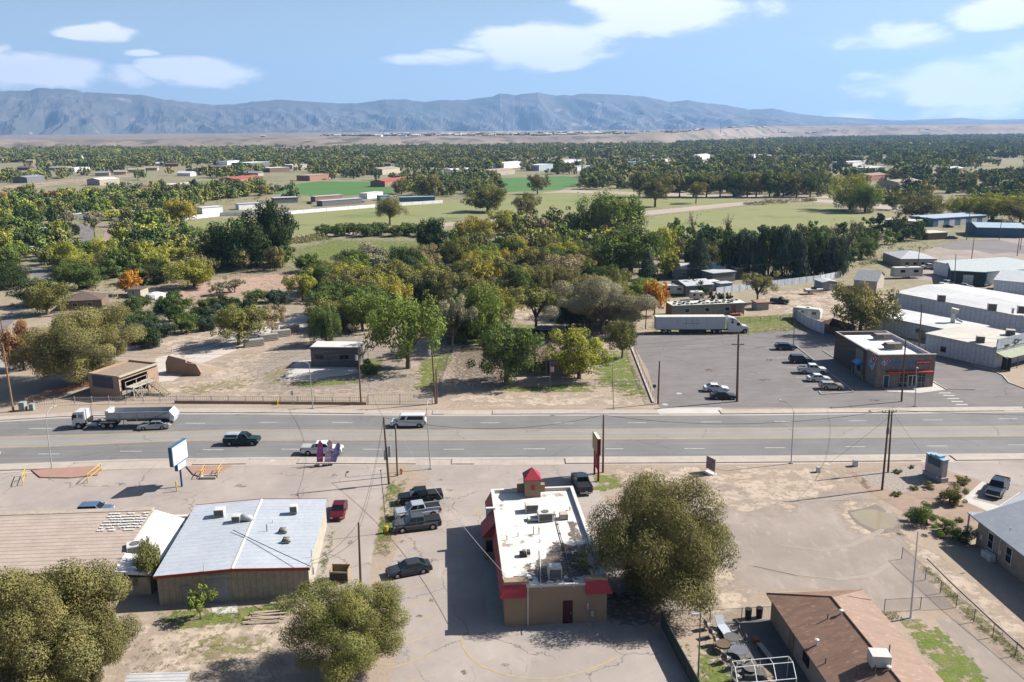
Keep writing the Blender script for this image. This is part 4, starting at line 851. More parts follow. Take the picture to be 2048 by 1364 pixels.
# ---------------------------------------------------------------- white metal warehouses, right
def bld(name, label, cat, pL, pR, dep, H, wm, rm, rtype='flat', rise=.8, group=None, z0=0, ov=.25, axis='x'):
    a, b_ = G(pL[0], pL[1], z0), G(pR[0], pR[1], z0)
    e = E(name, label, cat, (a.x, a.y, 0), ang(a, b_), group); W = (b_ - a).length
    MB().box(0, 0, 0, W, dep, H).build('wall', wm, e)
    if rtype == 'flat': MB().box(-ov, -ov, H, W + ov, dep + ov, H + .18).build('roof', rm, e)
    elif rtype == 'gable' and axis == 'x': MB().extx([(-ov, H - .05), (dep / 2, H + rise - .12), (dep + ov, H - .05), (dep + ov, H + .06), (dep / 2, H + rise), (-ov, H + .06)], -ov, W + ov).build('roof', rm, e)
    elif rtype == 'gable': MB().exty([(-ov, H - .05), (W / 2, H + rise - .12), (W + ov, H - .05), (W + ov, H + .06), (W / 2, H + rise), (-ov, H + .06)], -ov, dep + ov).build('roof', rm, e)
    elif rtype == 'hip':
        r_ = dep / 2
        MB().add([(-ov, -ov, H), (W + ov, -ov, H), (W + ov, dep + ov, H), (-ov, dep + ov, H), (min(r_, W / 2 - .1), dep / 2, H + rise), (max(W - r_, W / 2 + .1), dep / 2, H + rise)], [(0, 1, 5, 4), (1, 2, 5), (2, 3, 4, 5), (3, 0, 4), (3, 2, 1, 0)]).build('roof', rm, e)
    if rtype == 'gable':
        if axis == 'x': MB().extx([(0, H), (dep, H), (dep / 2, H + rise - .15)], .01, .05).extx([(0, H), (dep, H), (dep / 2, H + rise - .15)], W - .05, W - .01).build('gable', wm, e)
        else: MB().exty([(0, H), (W, H), (W / 2, H + rise - .15)], .01, .06).build('gable', wm, e)
    return e, W
def win(e, x, z_, w, h, y=0, fm=None):
    f = MB().box(x, y - .05, z_, x + w, y - .004, z_ + h).build('window', fm or m_wframe, e); MB().box(x + .08, y - .07, z_ + .08, x + w - .08, y - .051, z_ + h - .08).build('pane', m_glass, f)
def door(e, x, w, h, m, y=0):
    MB().box(x, y - .05, .03, x + w, y - .004, h).build('door', m, e)
m_wwx = corr('white_ribbed', (.56, .59, .64), 'x', 1.1); m_wr = mat('white_sheet_roof', (.58, .58, .57), (.48, .48, .475), .12, rough=.6, fine=1, wave=('x', .3, .3, .04), spots=((.42, .41, .39), .35, .58)); m_cr = mat('cream_roof', (.53, .50, .44), (.45, .42, .37), .15, fine=1, wave=('y', .3, .2, .03), spots=((.38, .35, .30), .4, .6))
a = G(1849, 704); b_ = G(1988, 736); dirn = (b_ - a).normalized(); nrm = Vector((-dirn.y, dirn.x, 0))
bb = lambda p, q: (P2(p), P2(q))
e, W = bld('warehouse', 'cream roofed white workshop nearest the street with a green awning front', 'warehouse', (1849, 704), (1988, 736), 16, 4.0, m_wwx, m_cr)
door(e, 16.5, 1.8, 2.8, m_black); win(e, 3.5, .9, 1.2, 1.2, fm=m_black)
# street front with awning
f0 = e.matrix_basis @ Vector((W + .02, -.3, 0))
e3 = E('shop_facade', 'white billboard front with dark brackets over a pale green awning', 'shop front', f0, ang(a, b_) + R(90))
MB().box(0, -.15, 3.0, 22, 0, 6.0).build('sign_board', corr('blue_white_board', (.42, .47, .52), 'x', .8), e3)
MB().add([(.0, -.16, 3.3), (22, -.16, 3.3), (22, -2.6, 2.6), (0, -2.6, 2.6), (0, -.16, 3.2), (22, -.16, 3.2), (22, -2.6, 2.5), (0, -2.6, 2.5)], [(0, 3, 2, 1), (4, 5, 6, 7), (3, 7, 6, 2), (0, 4, 7, 3), (1, 2, 6, 5)]).build('awning', mat('sage_awning', (.33, .36, .26), fine=2), e3)
for x in (.1, 4, 8, 12): MB().box(x, -2.5, 0, x + .12, -2.38, 2.5).build('post', m_dsteel, e3)
MB().box(3.0, -.4, 4.2, 4.2, -.15, 4.5).box(6.2, -.4, 5.0, 7.2, -.15, 5.2).box(7.6, -.4, 4.7, 8.4, -.15, 4.9).box(6.4, -.4, 4.3, 7.2, -.15, 4.5).build('light_bracket', m_black, e3)
a2 = a + nrm * 0
e, W = bld('warehouse', 'long white shed with a low roof behind the small round tree', 'warehouse', (1745, 660), (1915, 697), 11, 3.6, m_wwx, m_wr)
door(e, 12, 1.5, 2.4, m_conc2)
e, W = bld('warehouse', 'longest white roofed warehouse with three coolers along its ridge', 'warehouse', (1788, 619), (2110, 686), 24, 4.6, corr('white_ribbed_blue', (.56, .60, .68), 'x', .8), m_wr, 'gable', 1.0)
wh = e
def onw(px, py, z_): return G(px, py, z_)
cl = ['white rooftop cooler at the left end of the longest warehouse', 'white rooftop cooler at the middle of the longest warehouse', 'white rooftop cooler at the right end of the longest warehouse']
for i, (x, y) in enumerate(((1882, 604), (1983, 622), (2043, 627))): unit(cl[i], 1.9, 1.8, 1.9, True, None, 'cooler', 'swamp_cooler', False)(G(x, y, 5.2), R(-25))
unit('beige rooftop cooler in the middle of the cream roof', 1.6, 1.5, 1.3, True, m_acb, 'cooler', 'swamp_cooler', False)(G(1960, 684, 4.2), R(-25))
unit('beige rooftop cooler at the back corner of the cream roof', 1.7, 1.6, 1.2, True, m_acb, 'cooler', 'swamp_cooler', False)(G(2020, 670, 4.2), R(-25))
q = E('duct_tower', 'white ductwork tower leaning on the low white shed roof', 'duct', G(1905, 645, 3.8), R(-25))
MB().cbox((0, 0, 1.1), (.9, .8, 2.2)).build('duct', m_wframe, q); MB().cbox((.2, .4, 2.7), (1.5, 1.2, 1.0), ry=.2).build('cabinet', m_acw, q); MB().cbox((1.3, 0, .6), (1.4, .5, .4), ry=.4).build('elbow', m_alu, q)
vent(G(2025, 627, 5.4), 'white turbine vent near the right end of the longest warehouse', 1.2, .25)
# ---------------------------------------------------------------- vehicles (front = +x, origin at the ground centre)
m_tyre = mat('tyre_rubber', (.018, .018, .019), fine=0, rough=.8)
m_rim = mat('alloy_rim', (.42, .42, .43), fine=0, rough=.35, metal=.6)
m_cglass = mat('tinted_glass', (.008, .012, .016), fine=0, rough=.05, spec=.35)
m_hl = mat('lamp_clear', (.60, .62, .64), fine=0, rough=.15, spec=.8)
m_tl = mat('lamp_red', (.30, .01, .012), fine=0, rough=.2)
m_trimb = mat('trim_black', (.02, .02, .02), fine=0, rough=.5)
m_chrome = mat('bright_trim', (.55, .55, .56), fine=0, rough=.25, metal=.8)
m_plate = mat('number_plate', (.55, .5, .3), fine=0)
_wh = {}
def wheel(par, x, y, r, w=.24, rim=None, side=1, name='wheel'):
    key = (round(r, 2), round(w, 2), side, (rim or m_rim).name)
    if key not in _wh:
        t = lathe([(r * .58, -w / 2), (r * .93, -w / 2), (r, -w / 2 + .04), (r, w / 2 - .04), (r * .93, w / 2), (r * .58, w / 2), (r * .58, -w / 2)], 20)
        t.v = [(v[0], v[2], v[1]) for v in t.v]
        mt = t.build('tyre', m_tyre); k = MB()
        s = side * (w / 2 - .05)
        k.tube([(0, s - .04 * side, 0), (0, s, 0)], r * .58, 20)
        for i in range(5):
            a = i * 6.283 / 5; k.cbox((math.cos(a) * r * .32, s + .015 * side, math.sin(a) * r * .32), (r * .5, .03, r * .13), 0, 0, -a)
        d = MB().tube([(0, s - .05 * side, 0), (0, s - .045 * side, 0)], r * .5, 12)
        rm = k.build('rim', rim or m_rim)
        _wh[key] = (mt.data, rm.data); D.objects.remove(mt); D.objects.remove(rm)
    a, b = _wh[key]
    t = D.objects.new(name, a); C.objects.link(t); t.parent = par; t.location = (x, y, r)
    q = D.objects.new('rim', b); C.objects.link(q); q.parent = t
    return t
def arch(cx, r, z0, n=8):
    return [(cx + r * math.cos(math.pi - i * math.pi / n), z0 + r * math.sin(i * math.pi / n)) for i in range(n + 1)]
def vehicle(label, cat, name, loc, rz, L, Wd, col, top, cab, roofz, wb, wr, group=None, kind='sedan', bed=None, pillar=None, rimm=None, doors=2, taper=.78, cladding=False, windows=True, sc=1):
    """top: (x,z) outline rear to front; cab: x at rear base, rear top, front top, front base"""
    e = E(name, label, cat, loc, rz, group); h = Wd / 2; gz = .22 if kind == 'sedan' else .36
    x0, x1 = -L / 2, L / 2; fr, rr = wb[1], wb[0]; ar = wr + .09
    prof = [(x0, gz + .1)] + arch(rr, ar, gz) + arch(fr, ar, gz) + [(x1, gz + .08)] + [(x, z) for x, z in top[::-1]]
    mid = (gz + top[len(top) // 2][1]) / 2
    wf = lambda x, z: (1 - .10 * max(0, (z - mid)) / max(.1, 1.1 - mid)) * (1 - .10 * max(0, abs(x) - L * .40) / (L * .10))
    b = MB().exty(prof, -h, h, wf)
    body = b.build('body', col, e, bevel=.05)
    body.data.polygons.foreach_set('use_smooth', [False] * len(body.data.polygons))
    def beltz(x):
        for i in range(len(top) - 1):
            if top[i][0] <= x <= top[i + 1][0]: t = (x - top[i][0]) / (top[i + 1][0] - top[i][0] + 1e-6); return top[i][1] * (1 - t) + top[i + 1][1] * t
        return top[-1][1]
    rb, rt, ft, fb = cab; wb_ = h * .93; wt = h * taper
    zr, zf = beltz(rb) - .02, beltz(fb) - .02
    V = [(rb, -wb_, zr), (fb, -wb_, zf), (fb, wb_, zf), (rb, wb_, zr), (rt, -wt, roofz), (ft, -wt, roofz - .02), (ft, wt, roofz - .02), (rt, wt, roofz)]
    cb = MB().add(V, [(4, 5, 6, 7), (0, 1, 5, 4), (1, 2, 6, 5), (2, 3, 7, 6), (3, 0, 4, 7)]).build('cabin', col, e, bevel=.05)
    q = [V[1], V[2], V[6], V[5]]; pane(q, .07, .93, .10, .93).build('windscreen', m_cglass, e)
    q = [V[3], V[0], V[4], V[7]]; pane(q, .08, .92, .18 if kind != 'van' else .35, .90).build('rear_window', m_cglass, e)
    spans = {1: [(.10, .86)], 2: [(.06, .46), (.50, .92)], 3: [(.03, .30), (.33, .60), (.63, .95)]}[doors]
    for sd, q in ((0, [V[0], V[1], V[5], V[4]]), (1, [V[2], V[3], V[7], V[6]])):
        for a, c in spans:
            if sd: a, c = 1 - c, 1 - a
            pane(q, a, c, .20, .90).build('side_window', m_cglass, e)
    for s in (-1, 1):
        MB().cbox((fb - .25, s * (wb_ + .12), zf + .12), (.16, .22, .14)).build('mirror', col if kind == 'sedan' else m_trimb, e)
        hx = x1 * .985; MB().cbox((hx - .08, s * h * .68, top[-1][1] - .12), (.2, h * .42, .15 if kind == 'sedan' else .2)).build('headlight', m_hl, e)
        MB().cbox((x0 + .06, s * h * .80, top[0][1] - (.16 if kind == 'sedan' else .26)), (.16, h * .28, .15 if kind == 'sedan' else .34)).build('taillight', m_tl, e)
        for x in wb: wheel(e, x, s * (h - .13), wr, rim=rimm, side=s)
        if doors > 1 and kind != 'van':
            mxx = (rb + fb) / 2
            for k in (0, 1): MB().cbox((mxx - .15 - .95 * k, s * (wf(0, .8) * h + .01), (zf + zr) / 2 - .12), (.18, .03, .03)).build('door_handle', m_chrome if kind != 'sedan' else m_trimb, body)
    MB().box(x1 - .06, -h * .42, top[-1][1] - .34, x1 + .015, h * .42, top[-1][1] - .08).build('grille', m_trimb, e)
    MB().box(x1 - .12, -h * .86, gz + .04, x1 + .05, h * .86, gz + .24).build('bumper', m_chrome if kind in ('pickup', 'van') else col, e, bevel=.03)
    MB().box(x0 - .06, -h * .86, gz + .06, x0 + .1, h * .86, gz + .26).build('bumper', m_chrome if kind in ('pickup', 'van') else col, e, bevel=.03)
    MB().box(x0 - .075, -.16, gz + .28, x0 + .0, .16, gz + .42).build('number_plate', m_plate, e)
    MB().box(rr + ar, -h + .12, .16, fr - ar, h - .12, gz + .05).build('underbody', m_trimb, e)
    if bed:
        bz, fz = beltz(x0 + .5), beltz(x0 + .5)
        if bed == 'open':
            MB().box(x0 + .08, -h * .78, fz - .02, rb - .1, h * .78, fz + .012).build('bed_liner', m_trimb, e)
            for s in (-1, 1): MB().box(x0 + .02, s * h * .80, fz - .05, rb - .02, s * h * .93, fz + .10).build('bed_rail', col, e, bevel=.02)
            MB().box(x0, -h * .9, fz - .05, x0 + .07, h * .9, fz + .10).build('tailgate', col, e, bevel=.02)
        elif bed == 'cover': MB().box(x0 + .03, -h * .86, fz, rb - .03, h * .86, fz + .05).build('bed_cover', m_trimb, e, bevel=.02)
        elif bed == 'grey cover': MB().box(x0 + .03, -h * .86, fz, rb - .03, h * .86, fz + .05).build('bed_cover', mat('tonneau_grey', (.36, .36, .35), fine=0), e, bevel=.02)
        elif bed == 'cap':
            mc = mat('cap_blue_grey', (.34, .40, .45), fine=0, rough=.4)
            cv = [(x0 + .1, -h * .88, fz), (rb - .05, -h * .88, fz), (rb - .05, h * .88, fz), (x0 + .1, h * .88, fz), (x0 + .35, -h * .74, roofz - .05), (rb - .05, -h * .74, roofz - .05), (rb - .05, h * .74, roofz - .05), (x0 + .35, h * .74, roofz - .05)]
            cp = MB().add(cv, [(4, 5, 6, 7), (0, 1, 5, 4), (1, 2, 6, 5), (2, 3, 7, 6), (3, 0, 4, 7)]).build('bed_cap', mc, e, bevel=.04)
            pane([cv[0], cv[1], cv[5], cv[4]], .1, .9, .25, .85).build('cap_window', m_cglass, cp)
        elif bed == 'tools':
            MB().box(x0 + .08, -h * .78, fz - .02, rb - .1, h * .78, fz + .012).build('bed_liner', m_trimb, e)
            for s in (-1, 1): MB().box(x0 + .02, s * h * .80, fz - .05, rb - .02, s * h * .93, fz + .10).build('bed_rail', col, e, bevel=.02)
            MB().box(x0, -h * .9, fz - .05, x0 + .07, h * .9, fz + .10).build('tailgate', col, e, bevel=.02)
            MB().box(rb - .6, -h * .78, fz + .02, rb - .15, h * .78, fz + .22).build('tool_box', m_chrome, e)
    return e
def T_sedan(L=4.75, z=.92):
    k = L / 4.75
    return dict(L=L, Wd=1.82, top=[(-2.37 * k, .80), (-2.3 * k, z + .03), (-1.72 * k, z + .06), (.85 * k, z), (1.95 * k, z - .14), (2.34 * k, .66)], cab=(-1.95 * k, -1.05 * k, .25 * k, 1.12 * k), roofz=1.44, wb=(-1.38 * k, 1.42 * k), wr=.33, kind='sedan')
def T_pick(L=5.9, crew=True):
    a = L / 5.9; rb = -.95 if crew else -.35
    return dict(L=L, Wd=2.0, top=[(-2.94 * a, 1.18), (-2.9 * a, 1.24), (rb * a, 1.24), (1.35 * a, 1.2), (2.75 * a, 1.12), (2.93 * a, .95)], cab=(rb * a, (rb + .15) * a, .72 * a, 1.45 * a), roofz=1.90, wb=(-1.85 * a, 1.9 * a), wr=.40, kind='pickup', taper=.76)
def T_suv(L=4.8, rz=1.75):
    a = L / 4.8
    return dict(L=L, Wd=1.95, top=[(-2.38 * a, 1.02), (-2.34 * a, 1.08), (.95 * a, 1.05), (2.15 * a, .98), (2.36 * a, .82)], cab=(-2.28 * a, -2.0 * a, .42 * a, 1.12 * a), roofz=rz, wb=(-1.42 * a, 1.42 * a), wr=.37, kind='suv', doors=3, taper=.80)
P_ = {k: paint('paint_' + k, c, mt) for k, c, mt in (('white', (.62, .62, .61), .0), ('silver', (.40, .41, .42), .5), ('champagne', (.42, .38, .32), .4), ('black', (.012, .013, .016), .1), ('grey', (.07, .075, .082), .4), ('charcoal', (.035, .038, .044), .3), ('green', (.012, .035, .036), .2), ('red', (.085, .007, .01), .1), ('navy', (.015, .03, .07), .2), ('slate', (.028, .04, .058), .1), ('bluecar', (.10, .16, .26), .3), ('tan', (.36, .31, .25), .1))}
def deg(px, py, dx): return None
def hd(a, b): return ang(G(*a), G(*b))
road_r, road_l = 0, math.pi
vehicle('silver sedan driving left just behind the dump trailer', 'car', 'sedan', G(309, 857), hd((341, 856), (278, 859)), col=P_['silver'], **T_sedan(5.0))
vehicle('dark green pickup with a blue grey bed cap on the road', 'pickup truck', 'pickup_truck', G(485, 888), hd((448, 889), (521, 888)), col=P_['green'], bed='cap', doors=2, **T_pick(5.5, False))
vehicle('white pickup with a grey bed cover passing behind the feather flags', 'pickup truck', 'pickup_truck', G(645, 907), hd((600, 907), (688, 907)), col=P_['white'], bed='grey cover', **T_pick(6.2))
vehicle('silver car just entering the picture at the left edge of the road', 'car', 'sedan', G(-36, 915), road_r, col=P_['silver'], **T_sedan(4.8))
v = vehicle('white passenger van driving left on the far lanes', 'van', 'passenger_van', G(817, 852), math.pi - .01, 5.9, 2.02, P_['white'], [(-2.94, 1.15), (-2.9, 1.2), (1.5, 1.15), (2.7, 1.02), (2.93, .82)], (-2.88, -2.72, 1.2, 1.98), 2.12, (-1.9, 1.95), .37, kind='van', doors=1, taper=.80)
for c in kids(v):
    if c.name.startswith('side_window'): D.objects.remove(c)
h, V0, V1 = 1.01 * .93, 1.18, 2.12
for s in (-1, 1):
    q = [(-2.85, -h, V0), (1.95, -h, V0 - .02), (1.2, -.81, V1), (-2.7, -.81, V1)] if s < 0 else [(1.95, h, V0 - .02), (-2.85, h, V0), (-2.7, .81, V1), (1.2, .81, V1)]
    for a, c in ((.06, .66), (.73, .90)):
        if s > 0: a, c = 1 - c, 1 - a
        pane(q, a, c, .2, .82).build('side_window', m_cglass, v)
# near lot
vehicle('black pickup with a black bed cover, farthest of the three parked side by side', 'pickup truck', 'pickup_truck', G(841, 1003), R(192), col=P_['black'], bed='cover', **T_pick(5.8))
vehicle('white silver pickup with an open bed parked between two darker pickups', 'pickup truck', 'pickup_truck', G(835, 1032), R(196), col=paint('paint_pearl', (.50, .52, .55), .4), bed='open', **T_pick(5.8))
vehicle('grey pickup with a black bed cover, nearest of the three parked side by side', 'pickup truck', 'pickup_truck', G(834, 1057), R(194), col=P_['grey'], bed='cover', rimm=m_chrome, **T_pick(5.8))
vehicle('charcoal sedan parked alone on the faded yellow stalls', 'car', 'sedan', G(818, 1146), R(200), col=P_['charcoal'], rimm=m_chrome, **T_sedan(4.9))
vehicle('black pickup with open bed parked in front of the red topped tower', 'pickup truck', 'pickup_truck', G(1163, 975), R(98), col=P_['slate'], bed='open', **T_pick(5.8))
vehicle('dark red sedan parked tight against the metal workshop', 'car', 'sedan', G(678, 1028), R(-87), col=P_['red'], **T_sedan(4.6))
vehicle('blue silver car mostly hidden behind the tiled roof', 'car', 'suv', G(192, 1030), R(5), col=P_['bluecar'], **T_suv(4.2, 1.6))
vehicle('dark blue grey pickup with chrome front parked by the office path', 'pickup truck', 'pickup_truck', G(1994, 984), hd((2010, 957), (1980, 1000)), col=P_['slate'], bed='open', rimm=m_chrome, **T_pick(5.8))
# far lot
vehicle('white sedan beside the tall double armed pole in the grey lot', 'car', 'sedan', G(1432, 782), R(-3), col=P_['white'], **T_sedan(4.6))
vehicle('black sedan right at the foot of the tall double armed pole', 'car', 'sedan', G(1446, 797), R(-3), col=P_['charcoal'], **T_sedan(4.6))
row = 'vehicles parked in the row beside the pizza shop'
vehicle('dark blue hatchback wagon farthest from the street in the pizza shop row', 'car', 'suv', G(1571, 699), R(-3), col=P_['navy'], group=row, **T_suv(4.5, 1.5))
vehicle('dark boxy wagon with pale wheel arches second in the pizza shop row', 'car', 'suv', G(1600, 725), R(-5), col=P_['slate'], group=row, **T_suv(4.5, 1.7))
vehicle('white double cab pickup in the middle of the pizza shop row', 'pickup truck', 'pickup_truck', G(1624, 746), R(-5), col=P_['white'], bed='tools', group=row, **T_pick(5.4))
vehicle('white sedan parked between the white pickup and the silver hatchback', 'car', 'sedan', G(1637, 762), R(-3), col=P_['white'], group=row, **T_sedan(4.3))
vehicle('silver tan hatchback on the kerbed island nearest the street', 'car', 'suv', G(1662, 778), R(-3), col=P_['champagne'], group=row, **T_suv(4.2, 1.45))
# back yards
vehicle('old dark pickup parked in the sandy yard', 'pickup truck', 'pickup_truck', G(1559, 607), R(-25), col=P_['charcoal'], bed='open', **T_pick(5.0, False))
for i, (x, y, c, lb) in enumerate(((1893, 572, 'white', 'white old car beside the green roofed garage wall, leftmost of its row'), (1930, 576, 'silver', 'silver car parked second beside the green walled garage'), (1970, 572, 'navy', 'dark car parked at the end of the row by the green walled garage'), (2020, 603, 'white', 'white car among weeds behind the pale fence'), (1896, 455, 'charcoal', 'dark car outside the long blue storage sheds'), (1904, 478, 'navy', 'blue truck beside the cul-de-sac'), (1968, 470, 'white', 'white truck at the front of the low blue shed'), (1985, 474, 'silver', 'silver car next to the low blue shed'), (1880, 540, 'tan', 'tan car behind the fifth wheel trailer'), (1858, 538, 'white', 'white pickup behind the fifth wheel trailer'), (108, 425, 'white', 'white van beside the winding lane at the left'), (105, 467, 'silver', 'silver truck beside the winding lane at the left'), (300, 425, 'white', 'white car in the pale walled compound'), (24, 700, 'white', 'white car at the far left edge behind the bushy tree'), (620, 408, 'charcoal', 'dark car beside the trailers beyond the field'), (722, 405, 'bluecar', 'blue car beside the trailers beyond the field'))):
    vehicle(lb, 'car', 'parked_car', G(x, y), R(random.Random(i).uniform(-40, 40)), col=P_[c], **(T_sedan() if i % 3 else T_pick(5.4)))
# ---------------------------------------------------------------- dump truck with trailer
m_wtr = paint('truck_white', (.58, .60, .62), 0, .4); m_alb = mat('trailer_alloy', (.40, .43, .48), (.33, .36, .41), .7, rough=.45, metal=.3, fine=3, wave=('x', .5, .3, .06))
def axle(e, x, r=.5, w=.5, tw=1.02, nm='wheel'):
    for s in (-1, 1): wheel(e, x, s * (tw - .02), r, w, m_rim, s, nm)
p0, p1 = G(152, 854), G(352, 850)
rzv = ang(p1, p0); ctr = p0
e = E('dump_truck', 'white cab over tractor hauling a long silver dump trailer', 'truck', ctr, rzv)
X = lambda x: -x
# tractor: front bumper x=0, rearwards negative
cabm = MB().exty([(0, .55), (0, 1.5), (-.05, 2.0), (-.28, 2.75), (-.5, 2.95), (-2.1, 3.0), (-2.1, 1.1), (-1.65, 1.0), (-1.5, 1.12), (-.55, 1.12), (-.42, .55)], -1.18, 1.18).build('cab', m_wtr, e, bevel=.06)
for s in (-1, 1):
    y = 1.2 * s
    MB().box(-.22, y - .012, 1.95, -.85, y + .012, 2.55).build('side_window', m_cglass, e); MB().box(-1.15, y - .012, 1.95, -1.85, y + .012, 2.55).build('side_window', mat('steel_blue_panel', (.25, .30, .38), fine=0), e)
    MB().box(-.2, s * 1.3, 1.7, -.35, s * 1.45, 2.4).build('mirror', m_trimb, e)
    MB().box(-.02, s * .7, .75, .03, s * 1.05, 1.0).build('headlight', m_hl, e)
    MB().cyl(-2.35, s * 1.0, .9, 3.35, .09, 8).build('exhaust_stack', m_chrome, e)
    MB().tube([(-2.5, s * .95, .75), (-3.9, s * .95, .75)], .32, 12).build('fuel_tank', m_alu, e)
MB().add([(.0, -1.0, 2.0), (.0, 1.0, 2.0), (-.24, .95, 2.72), (-.24, -.95, 2.72)], [(0, 1, 2, 3)]).build('windscreen', m_cglass, e).location.x = .012
MB().box(-.03, -1.15, .35, .12, 1.15, .62).build('bumper', m_chrome, e); MB().box(-.02, -.6, .8, .02, .6, 1.5).build('grille', m_trimb, e)
MB().box(-1.2, -.45, .6, -7.2, -.3, .85).box(-1.2, .3, .6, -7.2, .45, .85).build('chassis', m_trimb, e)
MB().box(-2.2, -.9, .9, -2.6, .9, 1.6).build('headboard', m_trimb, e)
for x in (-1.0, -5.0, -6.3): axle(e, x, .5, .35 if x == -1.0 else .55)
for s in (-1, 1): MB().exty([(-4.3, 1.0), (-4.5, 1.15), (-6.8, 1.15), (-7.0, 1.0), (-6.9, 1.1), (-4.4, 1.1)], s * .75, s * 1.25).build('mudguard', m_chrome, e)
# trailer: x from -5.8 to -16.2
n = 14; b = MB(); x0, x1 = -5.6, -15.9
ring = lambda x, k: [(x, -1.28 * k, 2.75), (x, -1.28 * k, 2.6), (x, -1.2 * k, 1.75), (x, -.7 * k, 1.25), (x, .7 * k, 1.25), (x, 1.2 * k, 1.75), (x, 1.28 * k, 2.6), (x, 1.28 * k, 2.75)]
ri = lambda x, k: [(x, p[1] * .94, p[2] + (.06 if abs(p[1]) < 1 else 0)) for p in ring(x, k)]
vs = ring(x0, 1) + ring(x1, 1) + ri(x0 - .05, 1) + ri(x1 + .05, 1)
fs = [(i, i + 1, i + 9, i + 8) for i in range(7)] + [(16 + i, 24 + i, 25 + i, 17 + i) for i in range(7)] + [(0, 8, 24, 16), (7, 23, 31, 15)]
b.add(vs, fs).add(ring(x0, 1), [tuple(range(8))]).add(ring(x0 - .06, .97), [tuple(range(8))[::-1]])
tr = b.build('trailer_tub', m_alb, e)
MB().box(x0, -1.34, 2.68, x1, -1.26, 2.82).box(x0, 1.26, 2.68, x1, 1.34, 2.82).box(x0 - .05, -1.3, 2.7, x0 + .05, 1.3, 2.85).build('top_rail', m_alu, e)
MB().add([(x1 - .0, -1.32, 2.95), (x1, 1.32, 2.95), (x1 - .75, 1.25, 1.9), (x1 - .45, 1.0, .95), (x1 - .45, -1.0, .95), (x1 - .75, -1.25, 1.9), (x1 + .1, -1.32, 2.9), (x1 + .1, 1.32, 2.9), (x1 + .2, 1.0, 1.2), (x1 + .2, -1.0, 1.2)], [(0, 1, 2, 5), (5, 2, 3, 4), (0, 5, 4, 9, 6), (1, 7, 8, 3, 2), (6, 7, 1, 0), (6, 9, 8, 7)]).build('tailgate', m_wtr, e)
for s in (-1, 1):
    b = MB()
    for x in (-7.5, -10.5, -13.3): b.box(x, s * 1.25, 1.3, x - .12, s * 1.34, 2.7)
    b.build('rib_post', m_alu, e)
    MB().tube([(x1 + .4, s * 1.38, 2.6), (-11.5, s * 1.38, 1.0)], .035, 5).build('tarp_arm', m_black, e)
    MB().box(-8.2, s * .9, .5, -8.3, s * 1.0, 1.3).build('landing_leg', m_alu, e)
    MB().box(x0 - 3, s * .45, 1.0, x1 + .5, s * .6, 1.3).build('trailer_rail', m_trimb, e)
for x in (-13.9, -15.2): axle(e, x, .5, .55)
MB().box(x0 + .1, -1.2, 2.2, x0 - .5, 1.2, 3.05).build('tarp_housing', m_wtr, e)
# ---------------------------------------------------------------- parked semi with box trailer
a, b_ = G(1311, 668), G(1450, 667.5); rzv = ang(a, b_)
e = E('semi_truck', 'white sleeper semi truck with a plain white box trailer at the lot edge', 'truck', a + Vector((0, 1.3, 0)), rzv)
TL = (b_ - a).length
MB().box(0, -1.29, 1.15, TL, 1.29, 4.05).build('trailer_box', mat('trailer_white', (.50, .53, .58), (.44, .47, .52), .5, fine=3, wave=('x', .42, .45, .025), rough=.5), e)
MB().box(-.03, -1.31, 4.05, TL + .03, 1.31, 4.11).build('trailer_roof', mat('trailer_cream', (.58, .56, .50), fine=3), e); MB().box(-.03, -1.32, 1.1, TL + .03, 1.32, 1.22).build('trailer_rail', m_alu, e)
b = MB()
for x in (5.3, 7.2, 8.6, 9.9): b.box(x - .03, -1.325, 2.3, x + .03, -1.29, 3.55)
b.box(6.4, -1.325, 2.45, 10.6, -1.29, 2.52).build('side_bracket', m_dsteel, e)
MB().box(.3, -.5, .8, TL - .3, .5, 1.12).box(5.5, -1.15, .45, 12, -1.1, 1.1).build('trailer_frame', m_trimb, e)
for x in (2.0, 3.3): axle(e, x, .5, .5)
MB().box(TL - 4, -.9, .1, TL - 3.9, -.75, 1.1).box(TL - 4, .75, .1, TL - 3.9, .9, 1.1).build('landing_leg', m_alu, e)
c0 = TL + .7
MB().exty([(c0, .9), (c0, 3.9), (c0 + .5, 3.98), (c0 + 1.8, 3.6), (c0 + 2.6, 2.75), (c0 + 3.3, 2.0), (c0 + 4.6, 1.7), (c0 + 4.95, 1.4), (c0 + 5.0, .6), (c0 + 4.6, .5), (c0 + 4.55, .9), (c0 + 4.3, 1.12), (c0 + 3.8, 1.12), (c0 + 3.5, .9), (c0 + 3.4, .5), (c0 + .8, .5)], -1.2, 1.2, lambda x, z: 1 - .14 * max(0, (x - c0 - 2.5) / 2.5)).build('cab', m_wtr, e, bevel=.08)
for s in (-1, 1):
    y = s * 1.21
    MB().box(c0 + 2.0, y - .012, 1.95, c0 + 2.75, y + .012, 2.6).build('side_window', m_cglass, e)
    MB().box(c0 + .7, y - .012, 2.5, c0 + 1.2, y + .012, 3.0).box(c0 + .7, y - .01, 3.2, c0 + 1.3, y + .01, 3.5).build('sleeper_window', m_cglass, e)
    MB().box(c0 + 2.95, s * 1.25, 1.8, c0 + 3.1, s * 1.45, 2.5).build('mirror', m_wtr, e); MB().box(c0 + 4.6, s * .7, 1.1, c0 + 4.98, s * 1.0, 1.35).build('headlight', m_hl, e)
    MB().box(c0 + .1, s * 1.05, .35, c0 + 2.9, s * 1.18, .85).build('side_fairing', m_wtr, e)
